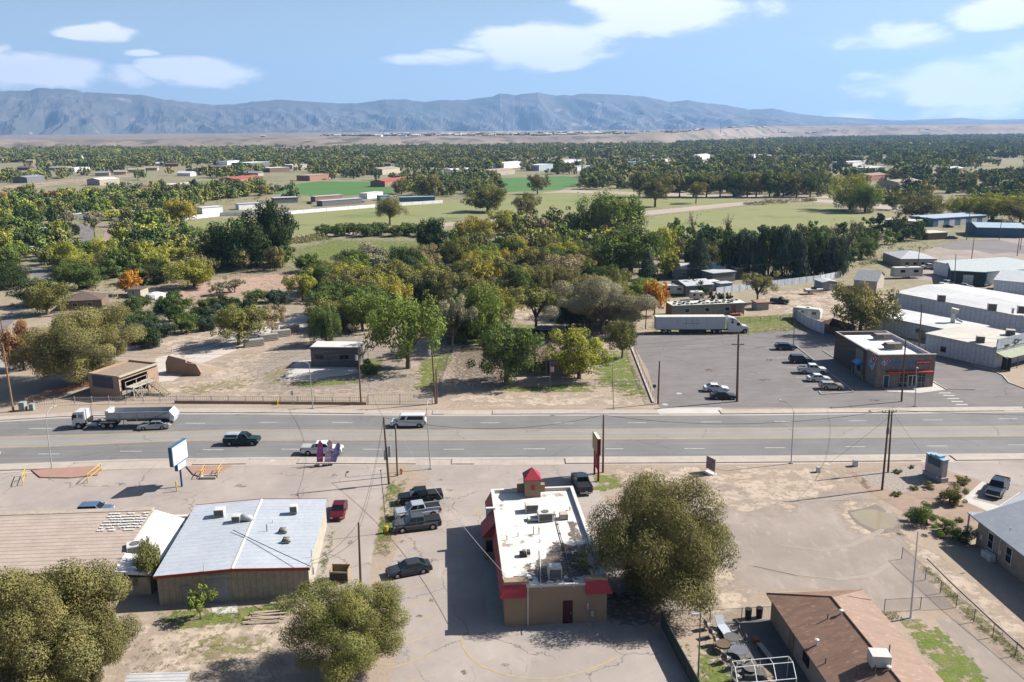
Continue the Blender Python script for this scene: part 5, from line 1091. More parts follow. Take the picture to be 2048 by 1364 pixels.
MB().add([(c0 + 2.62, -1.0, 2.75), (c0 + 2.62, 1.0, 2.75), (c0 + 3.28, 1.02, 2.03), (c0 + 3.28, -1.02, 2.03)], [(0, 3, 2, 1)]).build('windscreen', m_cglass, e).location = (.02, 0, .02)
MB().box(TL - 3.2, -.4, .6, c0 + 4.2, .4, .85).build('chassis', m_trimb, e); MB().box(c0 + 4.85, -1.0, .3, c0 + 5.1, 1.0, .6).build('bumper', m_wtr, e)
for x in (TL - 1.2, TL - 2.5): axle(e, x, .5, .5)
axle(e, c0 + 4.05, .5, .35)
# ---------------------------------------------------------------- trailers and boats in the back yards
m_rv = mat('rv_white', (.55, .54, .51), (.47, .46, .43), .8, fine=3)
def camper(name, label, loc, rz, L, H, W=2.4, m=None, z0=.6, cat='camper', wheels=True):
    e = E(name, label, cat, loc, rz)
    MB().exty([(-L / 2, z0), (-L / 2, H - .2), (-L / 2 + .3, H), (L / 2 - .4, H), (L / 2, H - .5), (L / 2, z0 + .3), (L / 2 - .3, z0)], -W / 2, W / 2).build('body', m or m_rv, e, bevel=.05)
    for x in (-L * .28, L * .18):
        f = MB().box(x, -W / 2 - .03, H * .55, x + L * .16, -W / 2, H * .78).build('window', m_glass, e)
    MB().box(L * .05, -W / 2 - .02, z0 + .1, L * .05 + .6, -W / 2, H * .82).build('door', m_wframe, e)
    MB().box(-.4, -.4, H, .4, .4, H + .25).build('roof_unit', m_wframe, e)
    if wheels:
        for x in (-.4, .4): axle(e, x, .35, .22, W / 2 - .15)
        MB().box(L / 2, -.1, .4, L / 2 + 1.2, .1, .5).build('hitch', m_black, e)
    return e
camper('camper_trailer', 'white camper shell on blocks behind the tall white fence', G(1615, 640), R(-33), 6.5, 3.2)
camper('travel_trailer', 'long white fifth wheel trailer beside the grey roofed gable barn', G(1812, 556), R(4), 9.5, 3.6)
camper('travel_trailer', 'silver trailer parked outside the long blue storage sheds', G(1858, 448), R(-10), 7, 3.0)
camper('motor_home', 'white motor home parked among the trees behind the orange tree', G(1345, 590), R(-8), 7, 3.0, cat='motor home')
camper('camper_trailer', 'small white trailer behind the clipped bushes of the mobile home', G(1393, 600), R(-4), 4, 2.5)
def boat(label, loc, rz, L=6):
    e = E('boat', label, 'boat', loc, rz)
    sec = []
    for t in (0, .35, .7, .9, 1): w = 1.1 * (1 - max(0, t - .4) ** 1.6 * 2.1); x = -L / 2 + L * t; sec.append([(x, -w, 1.5), (x, -w * .8, .95 + t * .2), (x, 0, .75 + t * .45), (x, w * .8, .95 + t * .2), (x, w, 1.5), (x, 0, 1.62)])
    b = MB(); b.add([p for s_ in sec for p in s_], [(i * 6 + k, (i + 1) * 6 + k, (i + 1) * 6 + (k + 1) % 6, i * 6 + (k + 1) % 6) for i in range(4) for k in range(6)] + [(0, 1, 2, 3, 4, 5), (29, 28, 27, 26, 25, 24)]).build('hull', m_rv, e)
    MB().box(-L / 2, -.9, .5, L / 2 + .8, -.8, .65).box(-L / 2, .8, .5, L / 2 + .8, .9, .65).build('trailer_frame', m_black, e); axle(e, -1, .33, .2, .95); MB().box(-L * .1, -.8, 1.5, L * .1, .8, 1.95).build('windshield', m_cglass, e)
    return e
boat('white boat on a trailer beside the pale steel shed', G(1627, 588), R(4), 5.5)
# ---------------------------------------------------------------- poles, lamps, wires, signs, fences
tops = {}
def pole(key, base, topy, label, arms=(), r=.15, trans=None, m=None, cat='utility pole', name='utility_pole', lean=None, topx=None):
    g = G(*base); h = Zat(g, topy)
    dx = 0
    if topx is not None:
        p = P2((g.x, g.y, h)); dx = (topx - p[0]) / S((g.x, g.y, h))
    e = E(name, label, cat, g)
    MB().tube([(0, 0, -.0), (dx * .5, 0, h * .5), (dx, 0, h)], [r, r * .85, r * .68], 8).build('shaft', m or m_pole, e)
    for (dz, half, rz) in arms:
        c, s_ = math.cos(rz), math.sin(rz)
        a = MB().cbox((dx, 0, h - dz), (half * 2, .1, .12), rz).build('crossarm', m_pole, e)
        b = MB()
        for k in (-1, -.6, .6, 1): b.cyl(dx + c * half * .93 * k, s_ * half * .93 * k, h - dz + .06, h - dz + .28, .045, 6)
        b.build('insulator', m_dsteel, a)
        MB().tube([(dx + c * half * .6, s_ * half * .6, h - dz), (dx, 0, h - dz - .7), (dx - c * half * .6, -s_ * half * .6, h - dz)], .025, 4).build('arm_brace', m_dsteel, e)
    if trans:
        for tz, sx, mm in trans:
            MB().cyl(dx + sx, -.1, h - tz - .9, h - tz, .24, 12).cyl(dx + sx, -.1, h - tz, h - tz + .18, .06, 6).build('transformer', mm, e)
    tops[key] = Vector((g.x + dx, g.y, h)); return e
pole('w1', (27, 823), 688, 'brown wooden pole at the left edge beside the green utility boxes', r=.19, m=mat('pole_tan', (.24, .13, .07), (.30, .18, .10), 1.5, fine=8, stretch=(6, 6, .3)), topx=5)
pole('w2', (722, 808), 697, 'dark wooden pole with small transformer at the end of the picket fence', r=.16, topx=716, trans=[(1.2, -.35, m_alu)])
pole('w3', (871, 808), 688, 'wooden pole with a street lamp and grey transformer beside the white gate', r=.16, topx=863, trans=[(1.0, -.45, m_alu)])
pole('w3b', (874, 807), 737, 'short wooden stub pole touching the lamp pole by the white gate', r=.14)
pole('w4', (1316, 808), 722, 'plain bare wooden pole at the corner of the grey lot', r=.18)
pole('w5', (1474, 803), 668, 'tall wooden pole with one crossarm standing in the grey lot', arms=[(1.9, 1.1, .05)], r=.24, topx=1477)
pole('w6', (1803, 803), 672, 'wooden pole in front of the pizza shop door', arms=[(.9, .6, 1.2)], r=.17, topx=1812, trans=None)
pole('w7', (1764, 980), 820, 'taller wooden pole of the pair at the dirt lot, nearer the camera', arms=[(.3, 1.0, .1)], r=.16, topx=1779)
pole('w8', (1776, 945), 822, 'wooden pole standing just behind its twin at the dirt lot', r=.15, topx=1784, trans=[(2.4, -.3, m_alu)])
pole('w9', (778, 968), 835, 'leaning brown pole with grey equipment boxes beside the weedy strip', r=.17, topx=767)
q = tops['w9']; e9 = [o for o in C.objects if o.get('label', '').startswith('leaning brown')][0]
MB().box(-.5, -.2, 3.6, -.2, .15, 4.9).box(.1, -.2, 4.0, .45, .1, 5.6).build('equipment_box', m_alu, e9)
pole('w10', (795, 952), 853, 'short brown pole beside the red hydrant', r=.13)
pole('w11', (722, 1185), 1045, 'dark wooden pole between the metal workshop and the weedy strip', r=.14, topx=717)
pole('w12', (1206, 945), 830, 'dark wooden pole just right of the red sign pylon', r=.16, topx=1207)
pole('w13', (1834, 748), 608, 'dark wooden pole behind the small round tree', r=.16, topx=1844)
pole('w14', (1291, 658), 570, 'thin wooden pole against the orange tree behind the semi trailer', r=.13, topx=1295)
pole('w15', (1908, 574), 508, 'wooden pole at the yard of the green walled garage', r=.15, topx=1912)
pole('w16', (1834, 545), 492, 'wooden pole with a short arm behind the fifth wheel trailer', arms=[(.6, .8, .2)], r=.15)
pole('w17', (1943, 519), 476, 'wooden pole beside the far side road curve', r=.15)
pole('w18', (1998, 480), 432, 'wooden pole in front of the low blue shed', r=.15)
pole('w19', (1933, 480), 428, 'wooden pole between the two blue sheds', r=.15)
pole('w20', (2034, 512), 460, 'wooden pole at the right edge near the cul-de-sac', r=.15)
pole('w21', (9, 690), 632, 'dark thin pole at the left edge by the curved street', r=.13)
pole('w22', (2040, 500), 470, 'wooden pole at the far right edge beyond the garage', r=.15)
pole('t1', (1440, 262), 240, 'tall thin mast on the distant mesa', r=1.2, m=m_dsteel, cat='mast', name='radio_mast') if False else None
def lamp(base, topy, topx, armd, label, m=None, al=2.2, rise=.5, r=.09):
    g = G(*base); h = Zat(g, topy); p = P2((g.x, g.y, h)); dx = (topx - p[0]) / S((g.x, g.y, h))
    e = E('street_lamp', label, 'street lamp', g); m = m or m_steel
    MB().tube([(0, 0, 0), (dx, 0, h)], [r, r * .6], 8).build('pole', m, e)
    MB().cbox((0, 0, .08), (.4, .4, .16)).build('base_plate', m, e)
    ax, ay = armd
    MB().tube([(dx, 0, h - .1), (dx + ax * .2, ay * .2, h + rise * .6), (dx + ax * .6, ay * .6, h + rise), (dx + ax, ay, h + rise)], .045, 6).build('arm', m, e)
    MB().cbox((dx + ax * 1.12, ay * 1.12, h + rise), (.65 if abs(ax) > abs(ay) else .28, .28 if abs(ax) > abs(ay) else .65, .14)).build('lamp_head', m_steel, e, bevel=.03)
    return e
lamp((104, 938), 842, 92, (.4, 1.7), 'white curved street lamp at the left end of the near sidewalk', rise=1.6)
lamp((626, 817), 728, 618, (-1.6, -.3), 'grey street lamp with a curved arm behind the picket fence', m_alu, rise=.5)
lamp((861, 938), 815, 853, (.2, 1.9), 'white slender street lamp beside the lot entrance')
lamp((1582, 927), 822, 1588, (-1.2, 2.0), 'grey street lamp with a bent arm at the edge of the dirt lot', m_alu, rise=.9)
lamp((1830, 813), 735, 1833, (-.1, -.5), 'thin grey lamp post at the sidewalk before the pizza shop', m_alu, rise=.1)
lamp((1587, 690), 622, 1590, (.9, 0), 'dark parking lot lamp beside the blue hatchback', m_dsteel, rise=.0)
lamp((1227, 820), 728, 1225, (-.3, 0), 'thin green grey post with a small white lamp before the yard house', mat('post_green', (.16, .20, .17), fine=0), rise=.1, r=.07)
lamp((1396, 1364), 1228, 1401, (-.4, 0), 'dark pole with a small floodlight beside the furniture patio', m_dsteel, rise=0, r=.08)
e = E('yard_flagpole', 'tall bare white pole standing behind the shingle house', 'pole', G(1821, 1237)); h = Zat(G(1821, 1237), 1062)
p = P2((G(1821, 1237).x, G(1821, 1237).y, h)); dx = (1836 - p[0]) / S((G(1821, 1237).x, G(1821, 1237).y, h))
MB().tube([(0, 0, 0), (dx, 0, h)], [.11, .06], 8).build('shaft', m_wframe, e); MB().box(-.8, -.3, 0, .4, .3, .06).build('footing', m_conc2, e)
e = E('parking_post', 'thin dark post rising from a yellow concrete base in the weedy strip', 'post', G(773, 1066)); h = Zat(G(773, 1066), 940)
MB().tube([(0, 0, .8), (-.35, 0, h)], .05, 6).build('shaft', m_dsteel, e); MB().cyl(0, 0, 0, .9, .28, 12, .26).build('base', mat('bollard_yellow', (0, 0, 0)), e)
MB().box(-.45, -.05, h - .1, -.25, .05, h).build('bracket', m_dsteel, e)
# wires
def wire(a, b_, sag, label, r=.022, m=None):
    pts = [a.lerp(b_, t / 14) - Vector((0, 0, sag * 4 * (t / 14) * (1 - t / 14))) for t in range(15)]
    return tag(MB().tube(pts, r, 4).build('power_line', m or m_black), label, 'cable')
T = tops; Lf = Vector((-190, 142, 11)); Rf = Vector((210, 145, 11))
for k, (z_, nm) in enumerate(((-.3, 'topmost'), (-1.0, 'second'), (-1.9, 'third'))):
    off = Vector((0, 0, z_))
    seq = [Vector((-190, 142, 11)), T['w1'] , T['w2'], T['w3'], T['w5'], T['w6'], Rf]
    names = ['from the left edge to the tan pole', 'from the tan pole to the picket fence pole', 'from the picket fence pole to the gate pole', 'from the gate pole to the crossarm pole', 'from the crossarm pole to the pizza shop pole', 'from the pizza shop pole to the right edge']
    for i in range(6): wire(seq[i] + off, seq[i + 1] + off, .6 + .5 * (i in (1, 3)), nm + ' cable ' + names[i], .013 if k else .018, mat('wire_grey', (.13, .13, .13), fine=0))
wire(T['w7'], T['w12'], 1.6, 'sagging cable from the pair of poles to the pole by the red sign', .025)
wire(T['w12'], T['w9'], 1.8, 'sagging cable from the pole by the red sign to the leaning pole', .025)
wire(T['w7'], Vector((140, 108, 11)), 1.5, 'cable from the pair of poles to the right edge', .025)
wire(T['w8'], T['w6'], 1.2, 'cable crossing the road from the pair of poles to the pizza shop', .018)
wire(T['w8'], G(1845, 912) + Vector((0, 0, .3)), .1, 'guy wire from the pair of poles down to the sign bed', .015)
wire(T['w7'] - Vector((0, 0, 1)), G(1655, 935) + Vector((0, 0, .5)), .1, 'guy wire from the pair of poles down to the dirt lot', .015)
wire(T['w9'], T['w2'], 1.5, 'cable crossing the road from the leaning pole to the picket fence', .02)
wire(T['w9'], T['w11'], 1.2, 'cable from the leaning pole down to the pole by the workshop', .02)
wire(T['w9'], T['w11'] - Vector((0, 0, .8)), 1.5, 'lower cable from the leaning pole to the pole by the workshop', .016)
wire(T['w11'], G(622, 1122, 4.2), .7, 'service cable from the workshop pole to the roof corner', .02)
wire(T['w11'] - Vector((0, 0, 1.6)), G(622, 1128, 3.6), .5, 'lower service cable from the workshop pole to the roof corner', .016)
wire(G(622, 1133, 4.2), G(466, 1060, 4.0), .05, 'dark twisted cable lying across the metal roof', .04)
wire(T['w10'], G(1500, 1153, 4.7).lerp(G(1013, 1152, 4.7), 1), 1.2, 'pale service cable swooping to the left parapet of the restaurant', .025, m_alu)
wire(G(1655, 500, 9), G(1480, 530, 9), 1.5, 'cable crossing in front of the dark cypress trees', .03)
# ---------------------------------------------------------------- signs
g = G(364, 973)
e = E('blank_sign', 'blank white sign in a blue cabinet on a blue pole', 'sign', g, R(80)); h = Zat(g, 883)
m_sb = mat('sign_cabinet_blue', (.05, .13, .24), fine=0, rough=.4); m_sf = mat('sign_blank_white', (.62, .64, .66), (.55, .57, .60), .3, fine=2, rough=.4)
MB().cyl(0, 0, 0, 3.2, .13, 10).build('pole', mat('pole_navy', (.03, .06, .14), fine=0), e)
c = MB().box(-1.9, -.25, 3.6, 1.9, .25, h - .2).build('cabinet', m_sb, e); MB().box(-1.75, -.28, 3.72, 1.75, -.25, h - .32).box(-1.75, .25, 3.72, 1.75, .28, h - .32).build('sign_face', m_sf, c)
c = MB().box(-.9, -.22, 2.6, 1.3, .22, 3.6).build('cabinet', m_sb, e); MB().box(-.8, -.25, 2.68, 1.2, -.22, 3.5).build('sign_face', m_sf, c)
g = G(1196, 962)
e = E('pylon_sign', 'tall red framed pylon sign with a faded yellow panel', 'sign', g, R(97)); h = Zat(g, 877)
m_py = mat('faded_yellow_panel', (.46, .34, .16), (.52, .42, .24), .6, fine=3)
for x in (-.1, 2.3): MB().box(x - .12, -.12, 0, x + .12, .12, h - .3).build('post', mat('pylon_red', (.36, .025, .03), fine=0), e)
c = MB().box(-.3, -.22, 3.9, 2.9, .22, h).build('cabinet', mat('pylon_dark_red', (.17, .012, .025), fine=0), e)
MB().box(-.2, .22, 3.98, 2.8, .25, h - .08).box(-.2, -.25, 3.98, 2.8, -.22, h - .08).build('sign_face', m_py, c); MB().box(-.3, -.22, h, 2.9, .22, h + .06).build('top_cap', mat('cream_cap', (.60, .56, .46), fine=0), c)
c = MB().box(.1, -.1, 1.6, 2.1, .1, 3.9).build('lower_panel', mat('pylon_red', (0, 0, 0)), e)
MB().cbox((1.1, .12, 3.0), (.35, .03, 1.5), ry=.5).cbox((.9, .12, 2.2), (.3, .03, .8), ry=-.5).build('faded_stroke', mat('faded_pink', (.60, .42, .40), fine=0), c)
g = G(1421, 946)
e = E('banner_sign', 'dark red and blue banner board on white legs at the dirt lot', 'sign', g, R(118)); 
MB().box(-.9, -.04, .5, .9, .04, 2.3).build('banner', mat('banner_print', (.16, .06, .08), (.30, .30, .36), 1.5, fine=0, spots=((.40, .08, .07), 2.4, .52)), e)
MB().box(-.95, -.05, 0, -.88, .05, 2.4).box(.88, -.05, 0, .95, .05, 2.4).build('post', m_wframe, e); MB().box(-1.0, -.35, 0, 1.0, .35, .1).build('base', m_wframe, e)
# monument sign
a, b_ = G(1848, 949), G(1876, 963)
e = E('monument_sign', 'grey masonry monument sign with a light blue stepped cap', 'sign', a, ang(a, b_)); W = (b_ - a).length * 1.0
ms = mat('monument_stucco', (.40, .37, .37), (.34, .31, .31), .8, fine=4); mc = mat('cap_sky_blue', (.30, .45, .55), fine=0)
W *= 1.2
MB().box(-.2, -.1, 0, W + .2, 1.0, .7).build('plinth', ms, e); MB().box(0, 0, .7, W, .85, 3.1).build('wall', ms, e)
for x0, x1, z_ in ((0, .22, 3.1), (.22, .5, 3.3), (.5, .78, 3.45), (.78, 1, 3.15)): MB().box(W * x0 + .003, .02, 3.1, W * x1 - .003, .83, z_).box(W * x0 - .06 * (x0 == 0), -.08, z_, W * x1 + .06 * (x1 == 1), .93, z_ + .14).build('cap', mc, e)
MB().box(W * .14, -.05, 2.05, W * .86, -.0, 3.05).build('sign_face', mat('slate_blue_face', (.09, .14, .19), (.06, .10, .13), 2, fine=3), e)
MB().box(W * .16, -.08, 1.6, W * .86, -.0, 1.98).build('name_board', mat('name_board', (.45, .42, .38), fine=0), e)
for x in (W * .1, W * .9): MB().cbox((x, -.5, .78), (.25, .2, .15)).build('spotlight', m_wframe, e)
# feather flags
for i, (x, y, ty, c1, c2, lb) in enumerate(((634, 931, 881, (.42, .10, .20), (.30, .10, .34), 'plum and pink feather flag, leftmost of the three by the sidewalk'), (649, 931, 878, (.62, .50, .54), (.45, .30, .42), 'pale pink feather flag between two darker flags'), (660, 930, 884, (.10, .08, .26), (.40, .34, .55), 'navy and lilac feather flag, rightmost of the three by the sidewalk'))):
    g = G(x, y); e = E('feather_flag', lb, 'flag', g, R(8 - i * 6), 'feather flags by the sidewalk'); h = Zat(g, ty)
    ln = .12 * (i + .4)
    prof = [(ln * .1, .5), (.85 + ln * .2, .45), (.95 + ln * 1.5, h * .5), (.85 + ln * 3, h * .85), (.5 + ln * 3.5, h * .99), (.25 + ln * 3, h * .9), (ln * 1.2, h * .45)]
    b = MB(); nn = len(prof); b.exty(prof, -.015, .015); b.v = [(v[0], v[1] + .12 * math.sin(v[2] * 2.2 + i), v[2]) for v in b.v]
    b.build('flag_cloth', mat('flag_%d' % i, c1, c2, 1.3, fine=0, spots=(tuple(min(1, q * 2.2 + .1) for q in c1), 2.2, .55)), e)
    MB().tube([(0, 0, 0), (ln * 1.2, .1, h * .45), (.25 + ln * 3, .1, h * .9), (.5 + ln * 3.4, .1, h)], .025, 5).build('pole', m_wframe, e); MB().box(-.35, -.35, 0, .35, .35, .06).build('base', m_black, e)
# US flag on yard pole
g = G(1100, 776); e = E('flag_pole', 'thin pole with a small striped flag before the yard house', 'flag', g); h = Zat(g, 724)
MB().cyl(0, 0, 0, h, .04, 6).build('pole', m_alu, e)
fl = MB()
for k in range(7):
    fl.cur = k % 2; fl.box(.05 + k * .11, -.02, h - 1.9, .16 + k * .11, .02, h - .9 + .0)
fl.cur = 2; fl.box(.05, -.03, h - .9, .82, .03, h - .1)
fl.build('flag_cloth', [mat('flag_red', (.40, .04, .05), fine=0), mw, mat('flag_blue', (.05, .06, .18), fine=0)], e)
# hydrants, boxes, bits
def hydrant(loc, label, m):
    e = E('fire_hydrant', label, 'fire hydrant', loc)
    lathe([(.2, 0), (.2, .06), (.13, .08), (.13, .62), (.17, .64), (.15, .74), (.07, .84), (.01, .86)], 12).build('barrel', m, e); MB().cyl(0, 0, 0, .01, .01, 4)
    MB().tube([(-.26, 0, .5), (.26, 0, .5)], .07, 8).tube([(0, -.24, .5), (0, .1, .5)], .08, 8).build('outlet', m, e)
hydrant(G(555, 809), 'yellow fire hydrant on the far sidewalk before the picket fence', mat('hydrant_yellow', (.60, .33, .02), fine=0))
hydrant(G(803, 948), 'orange red fire hydrant beside the short brown pole', mat('hydrant_red', (.42, .12, .05), fine=0))
for i, (x, y, s_, lb) in enumerate(((47, 821, 1.0, 'pale green utility cabinet, taller one beside the tan pole'), (65, 820, .75, 'pale green utility cabinet, lower one beside the tan pole'), (1636, 944, .5, 'small white meter box in the dirt lot'), (1710, 932, .6, 'small white pipe stand in the dirt lot'))):
    e = E('utility_cabinet', lb, 'utility box', G(x, y)); w = .5 * s_
    MB().box(-w, -w, 0, w, w, 1.5 * s_).build('cabinet', mat('cabinet_green', (.28, .34, .31), fine=3) if i < 2 else m_wframe, e, bevel=.03); MB().box(-w - .04, -w - .04, 1.5 * s_, w + .04, w + .04, 1.58 * s_).build('lid', m_alu, e)
e = E('street_sign', 'small white sign on a thin post before the picket fence', 'sign', G(586, 813)); MB().cyl(0, 0, 0, 2.6, .03, 6).build('post', m_alu, e); MB().box(-.22, -.06, 2.1, .22, -.03, 2.9).build('sign_plate', m_wframe, e)
e = E('round_sign', 'round grey sign on a short post at the corner of the lot', 'sign', G(1308, 790)); MB().cyl(0, 0, 0, 1.6, .04, 6).build('post', m_alu, e)
MB().tube([(0, -.06, 1.7), (0, -.03, 1.7)], .35, 14).build('sign_plate', m_dsteel, e)
# yellow rails
m_yr = mat('rail_yellow', (.58, .40, .05), (.50, .36, .08), 2, fine=5)
def rail(a, b_, h, label):
    a, b_ = G(*a), G(*b_); e = E('guard_rail', label, 'guard rail', a, ang(a, b_)); L = (b_ - a).length
    for x in (0, L): MB().cyl(x, 0, 0, h, .06, 8).build('post', m_yr, e)
    MB().tube([(0, 0, h), (L, 0, h)], .05, 8).tube([(0, 0, h * .5), (L, 0, h * .5)], .045, 8).build('rail', m_yr, e)
rail((46, 971), (53, 951), 1.25, 'yellow pipe rail at the left end of the red kerb island')
rail((176, 966), (203, 943), 1.25, 'yellow pipe rail at the right end of the red kerb island')
rail((403, 957), (410, 944), 1.1, 'yellow pipe rail on the left of the broken kerb drain')
rail((436, 954), (443, 942), 1.1, 'yellow pipe rail on the right of the broken kerb drain')
tag(MB().cyl(0, 0, 0, 1.5, .09, 10).build('bollard', m_yr, loc=G(354, 983)), 'thin yellow post beside the blue sign pole', 'bollard')
e = E('drain_box', 'broken pale concrete drain box between the two small yellow rails', 'drain', G(420, 956), 0); MB().box(-1.2, -.5, 0, 1.0, -.3, .35).box(-1.2, .2, 0, 1.0, .4, .35).box(-1.2, -.3, 0, -1.0, .2, .35).build('concrete_wall', m_conc, e); MB().box(-1, -.3, .0, 1.0, .2, .05).build('grate', m_black, e)
# fences
def fence(name, label, pts, h, kind='chain', m=None, gap=3.0, group=None, picket=.14, world=False, z0=0, rail_=True):
    g = pts if world else [G(*p) for p in pts]
    e = E(name, label, 'fence', g[0]); o = g[0]
    ps = []
    for i in range(len(g) - 1):
        a, b_ = g[i], g[i + 1]; L = (b_ - a).length; k = max(1, round(L / gap))
        for j in range(k): ps.append(a.lerp(b_, j / k) - o)
    ps.append(g[-1] - o)
    pm = MB()
    if kind == 'picket':
        for i in range(len(ps) - 1):
            a, b_ = ps[i], ps[i + 1]; L = (b_ - a).length; n = int(L / picket); rz = ang(a, b_)
            for j in range(n): p = a.lerp(b_, (j + .5) / n); pm.cbox((p.x, p.y, z0 + h / 2), (.05, .02, h), rz)
            for z_ in (.25, .85): c = (a + b_) / 2; pm.cbox((c.x, c.y, z0 + h * z_), (L, .035, .05), rz)
        pm.build('picket_panel', m, e)
    elif kind == 'panel':
        for i in range(len(ps) - 1):
            a, b_ = ps[i], ps[i + 1]; c = (a + b_) / 2; pm.cbox((c.x, c.y, z0 + h / 2), ((b_ - a).length, .05, h), ang(a, b_))
        pm.build('panel', m, e)
    elif kind == 'rail':
        for i in range(len(ps) - 1):
            a, b_ = ps[i], ps[i + 1]; c = (a + b_) / 2
            for z_ in (.3, .62, .95): pm.cbox((c.x, c.y, h * z_), ((b_ - a).length, .05, .1), ang(a, b_))
        pm.build('rail', m, e)
    else:
        for i in range(len(ps) - 1):
            a, b_ = ps[i], ps[i + 1]
            pm.add([(a.x, a.y, .05), (b_.x, b_.y, .05), (b_.x, b_.y, h), (a.x, a.y, h)], [(0, 1, 2, 3)])
        pm.build('wire_mesh', m or m_chain, e)
        MB().tube([(p.x, p.y, h) for p in ps], .022, 4).build('top_rail', m_dsteel, e)
    pmx = MB()
    b0 = MB().cyl(0, 0, 0, h + z0 + (.05 if kind != 'picket' else .1), .04 if kind in ('chain', 'mesh') else .06, 6)
    pmm = {'picket': m, 'panel': m_dsteel, 'rail': m}.get(kind, m_dsteel)
    first = None
    for p in ps[:60]:
        if first is None: first = b0.build('post', pmm, e, loc=p)
        else: q = first.copy(); C.objects.link(q); q.location = p
    return e
def chain_mat():
    m, nt, ns, ls = nt_new('chain_link'); out = ns.new('ShaderNodeOutputMaterial'); d = node(ns, 'ShaderNodeBsdfDiffuse'); d.inputs[0].default_value = (.14, .14, .14, 1); t = ns.new('ShaderNodeBsdfTransparent'); mx = ns.new('ShaderNodeMixShader'); mx.inputs[0].default_value = .16
    ls.new(t.outputs[0], mx.inputs[1]); ls.new(d.outputs[0], mx.inputs[2]); ls.new(mx.outputs[0], out.inputs[0]); return m
m_chain = chain_mat()
m_wp = mat('picket_white', (.50, .46, .43), (.42, .38, .35), 1, fine=3); m_op = mat('picket_orange', (.42, .16, .07), (.34, .14, .07), 1, fine=3)
fence('picket_fence', 'long pale picket fence on a low wall along the far sidewalk', [(70, 817), (150, 809), (355, 806), (735, 808)], 1.05, 'picket', m_wp, picket=.32, z0=.35)
for a, c, lb in (((350, 806), (733, 809), 'low brown wall under the picket fence'),):
    a, c = G(*a), G(*c); e = tag(MB().box(0, 0, 0, (c - a).length, .25, .5).build('low_wall', m_bei, loc=a - Vector((0, .2, 0)), rz=ang(a, c)), lb, 'wall')
fence('picket_fence', 'orange red picket fence climbing beside the bushy tree', [(52, 808), (120, 788), (176, 773)], 1.1, 'picket', m_op, picket=.3)
fence('metal_gate', 'white barred double gate beside the lamp pole', [(737, 808), (800, 808), (865, 808)], 2.0, 'picket', m_wframe, picket=.28, gap=5.5)
fence('chain_fence', 'chain link fence before the yard house', [(985, 778), (1075, 776), (1190, 772), (1225, 772)], 1.3)
fence('white_gate', 'low white barred gate before the grassy side yard', [(1228, 772), (1252, 772), (1280, 771)], 1.1, 'picket', m_wframe, picket=.25, gap=2)
fence('chain_fence', 'chain link fence along the left edge of the grey lot', [(1310, 808), (1288, 760), (1268, 705)], 1.5)
tag(MB().box(0, 0, 0, (G(1308, 806) - G(1262, 690)).length, .3, .25).build('low_wall', m_conc, loc=G(1308, 806), rz=ang(G(1308, 806), G(1262, 690))), 'low pale kerb wall along the left edge of the grey lot', 'wall')
fence('chain_fence', 'chain link fence left of the yard house driveway', [(876, 785), (893, 735), (897, 715)], 1.6)
fence('chain_fence', 'wire fence behind the furniture patio', [(1338, 1250), (1420, 1247), (1545, 1240)], 1.5)
fence('screened_fence', 'dark screened fence between the restaurant lot and the patio yard', [(1322, 1252), (1352, 1310), (1400, 1400)], 1.6, 'panel', mat('screen_green', (.05, .075, .065), fine=3))
fence('chain_fence', 'wire fence running down the dirt track beside the lawn', [(1803, 1118), (1850, 1160), (1912, 1215), (1985, 1275), (2080, 1352)], 1.4, gap=3.2)
fence('chain_fence', 'low wire fence with a gate behind the shingle house', [(1768, 1222), (1840, 1218), (1912, 1215)], 1.3)
m_wm = corr('white_fence_metal', (.66, .70, .76), 'x', 1.0)
fence('metal_fence', 'tall white metal fence curving behind the dumpster enclosure', [(1585, 634), (1615, 655), (1648, 668)], 2.6, 'panel', m_wm)
fence('metal_fence', 'tall white metal fence behind the pizza shop', [(1710, 682), (1760, 690), (1849, 712)], 2.4, 'panel', m_wm)
fence('metal_fence', 'long pale blue fence across the back of the sandy yard', [(1432, 588), (1540, 574), (1640, 562), (1690, 552)], 1.9, 'panel', corr('pale_blue_panel', (.70, .76, .84), 'x', .4))
fence('metal_fence', 'white corrugated fence curving behind the longest warehouse', [(1880, 590), (1920, 594), (1990, 604), (2100, 624)], 2.2, 'panel', m_wm)
fence('chain_fence', 'chain link fence in front of the mobile home lawn', [(1305, 655), (1400, 650), (1500, 645), (1600, 640)], 1.4)
fence('board_fence', 'brown board fence of the dumpster enclosure', [(1642, 660), (1688, 680), (1710, 668), (1664, 652), (1642, 660)], 2.0, 'panel', mat('brown_boards', (.12, .07, .05), fine=5, wave=('x', 3, .3, .15)))
fence('rail_fence', 'white rail fence along the sandy verge above the ramp', [(345, 705), (420, 690), (520, 660)], 1.3, 'rail', m_wframe)
fence('white_wall_fence', 'long low white wall bordering the pale alfalfa field', [(300, 438), (370, 440), (440, 432), (560, 430), (760, 414), (886, 406)], 2.0, 'panel', mat('wall_white', (.95, .95, .95), fine=1), gap=8)
fence('wire_fence', 'dark wire fence beside the dark trees near the pasture', [(420, 560), (520, 552), (600, 540)], 1.4)
tag(MB().box(0, 0, 0, 3.4, .06, 2.0).build('gate_panel', m_wframe, loc=G(288, 696), rz=.2), 'pale blue white gate panel beside the sandy verge', 'gate')
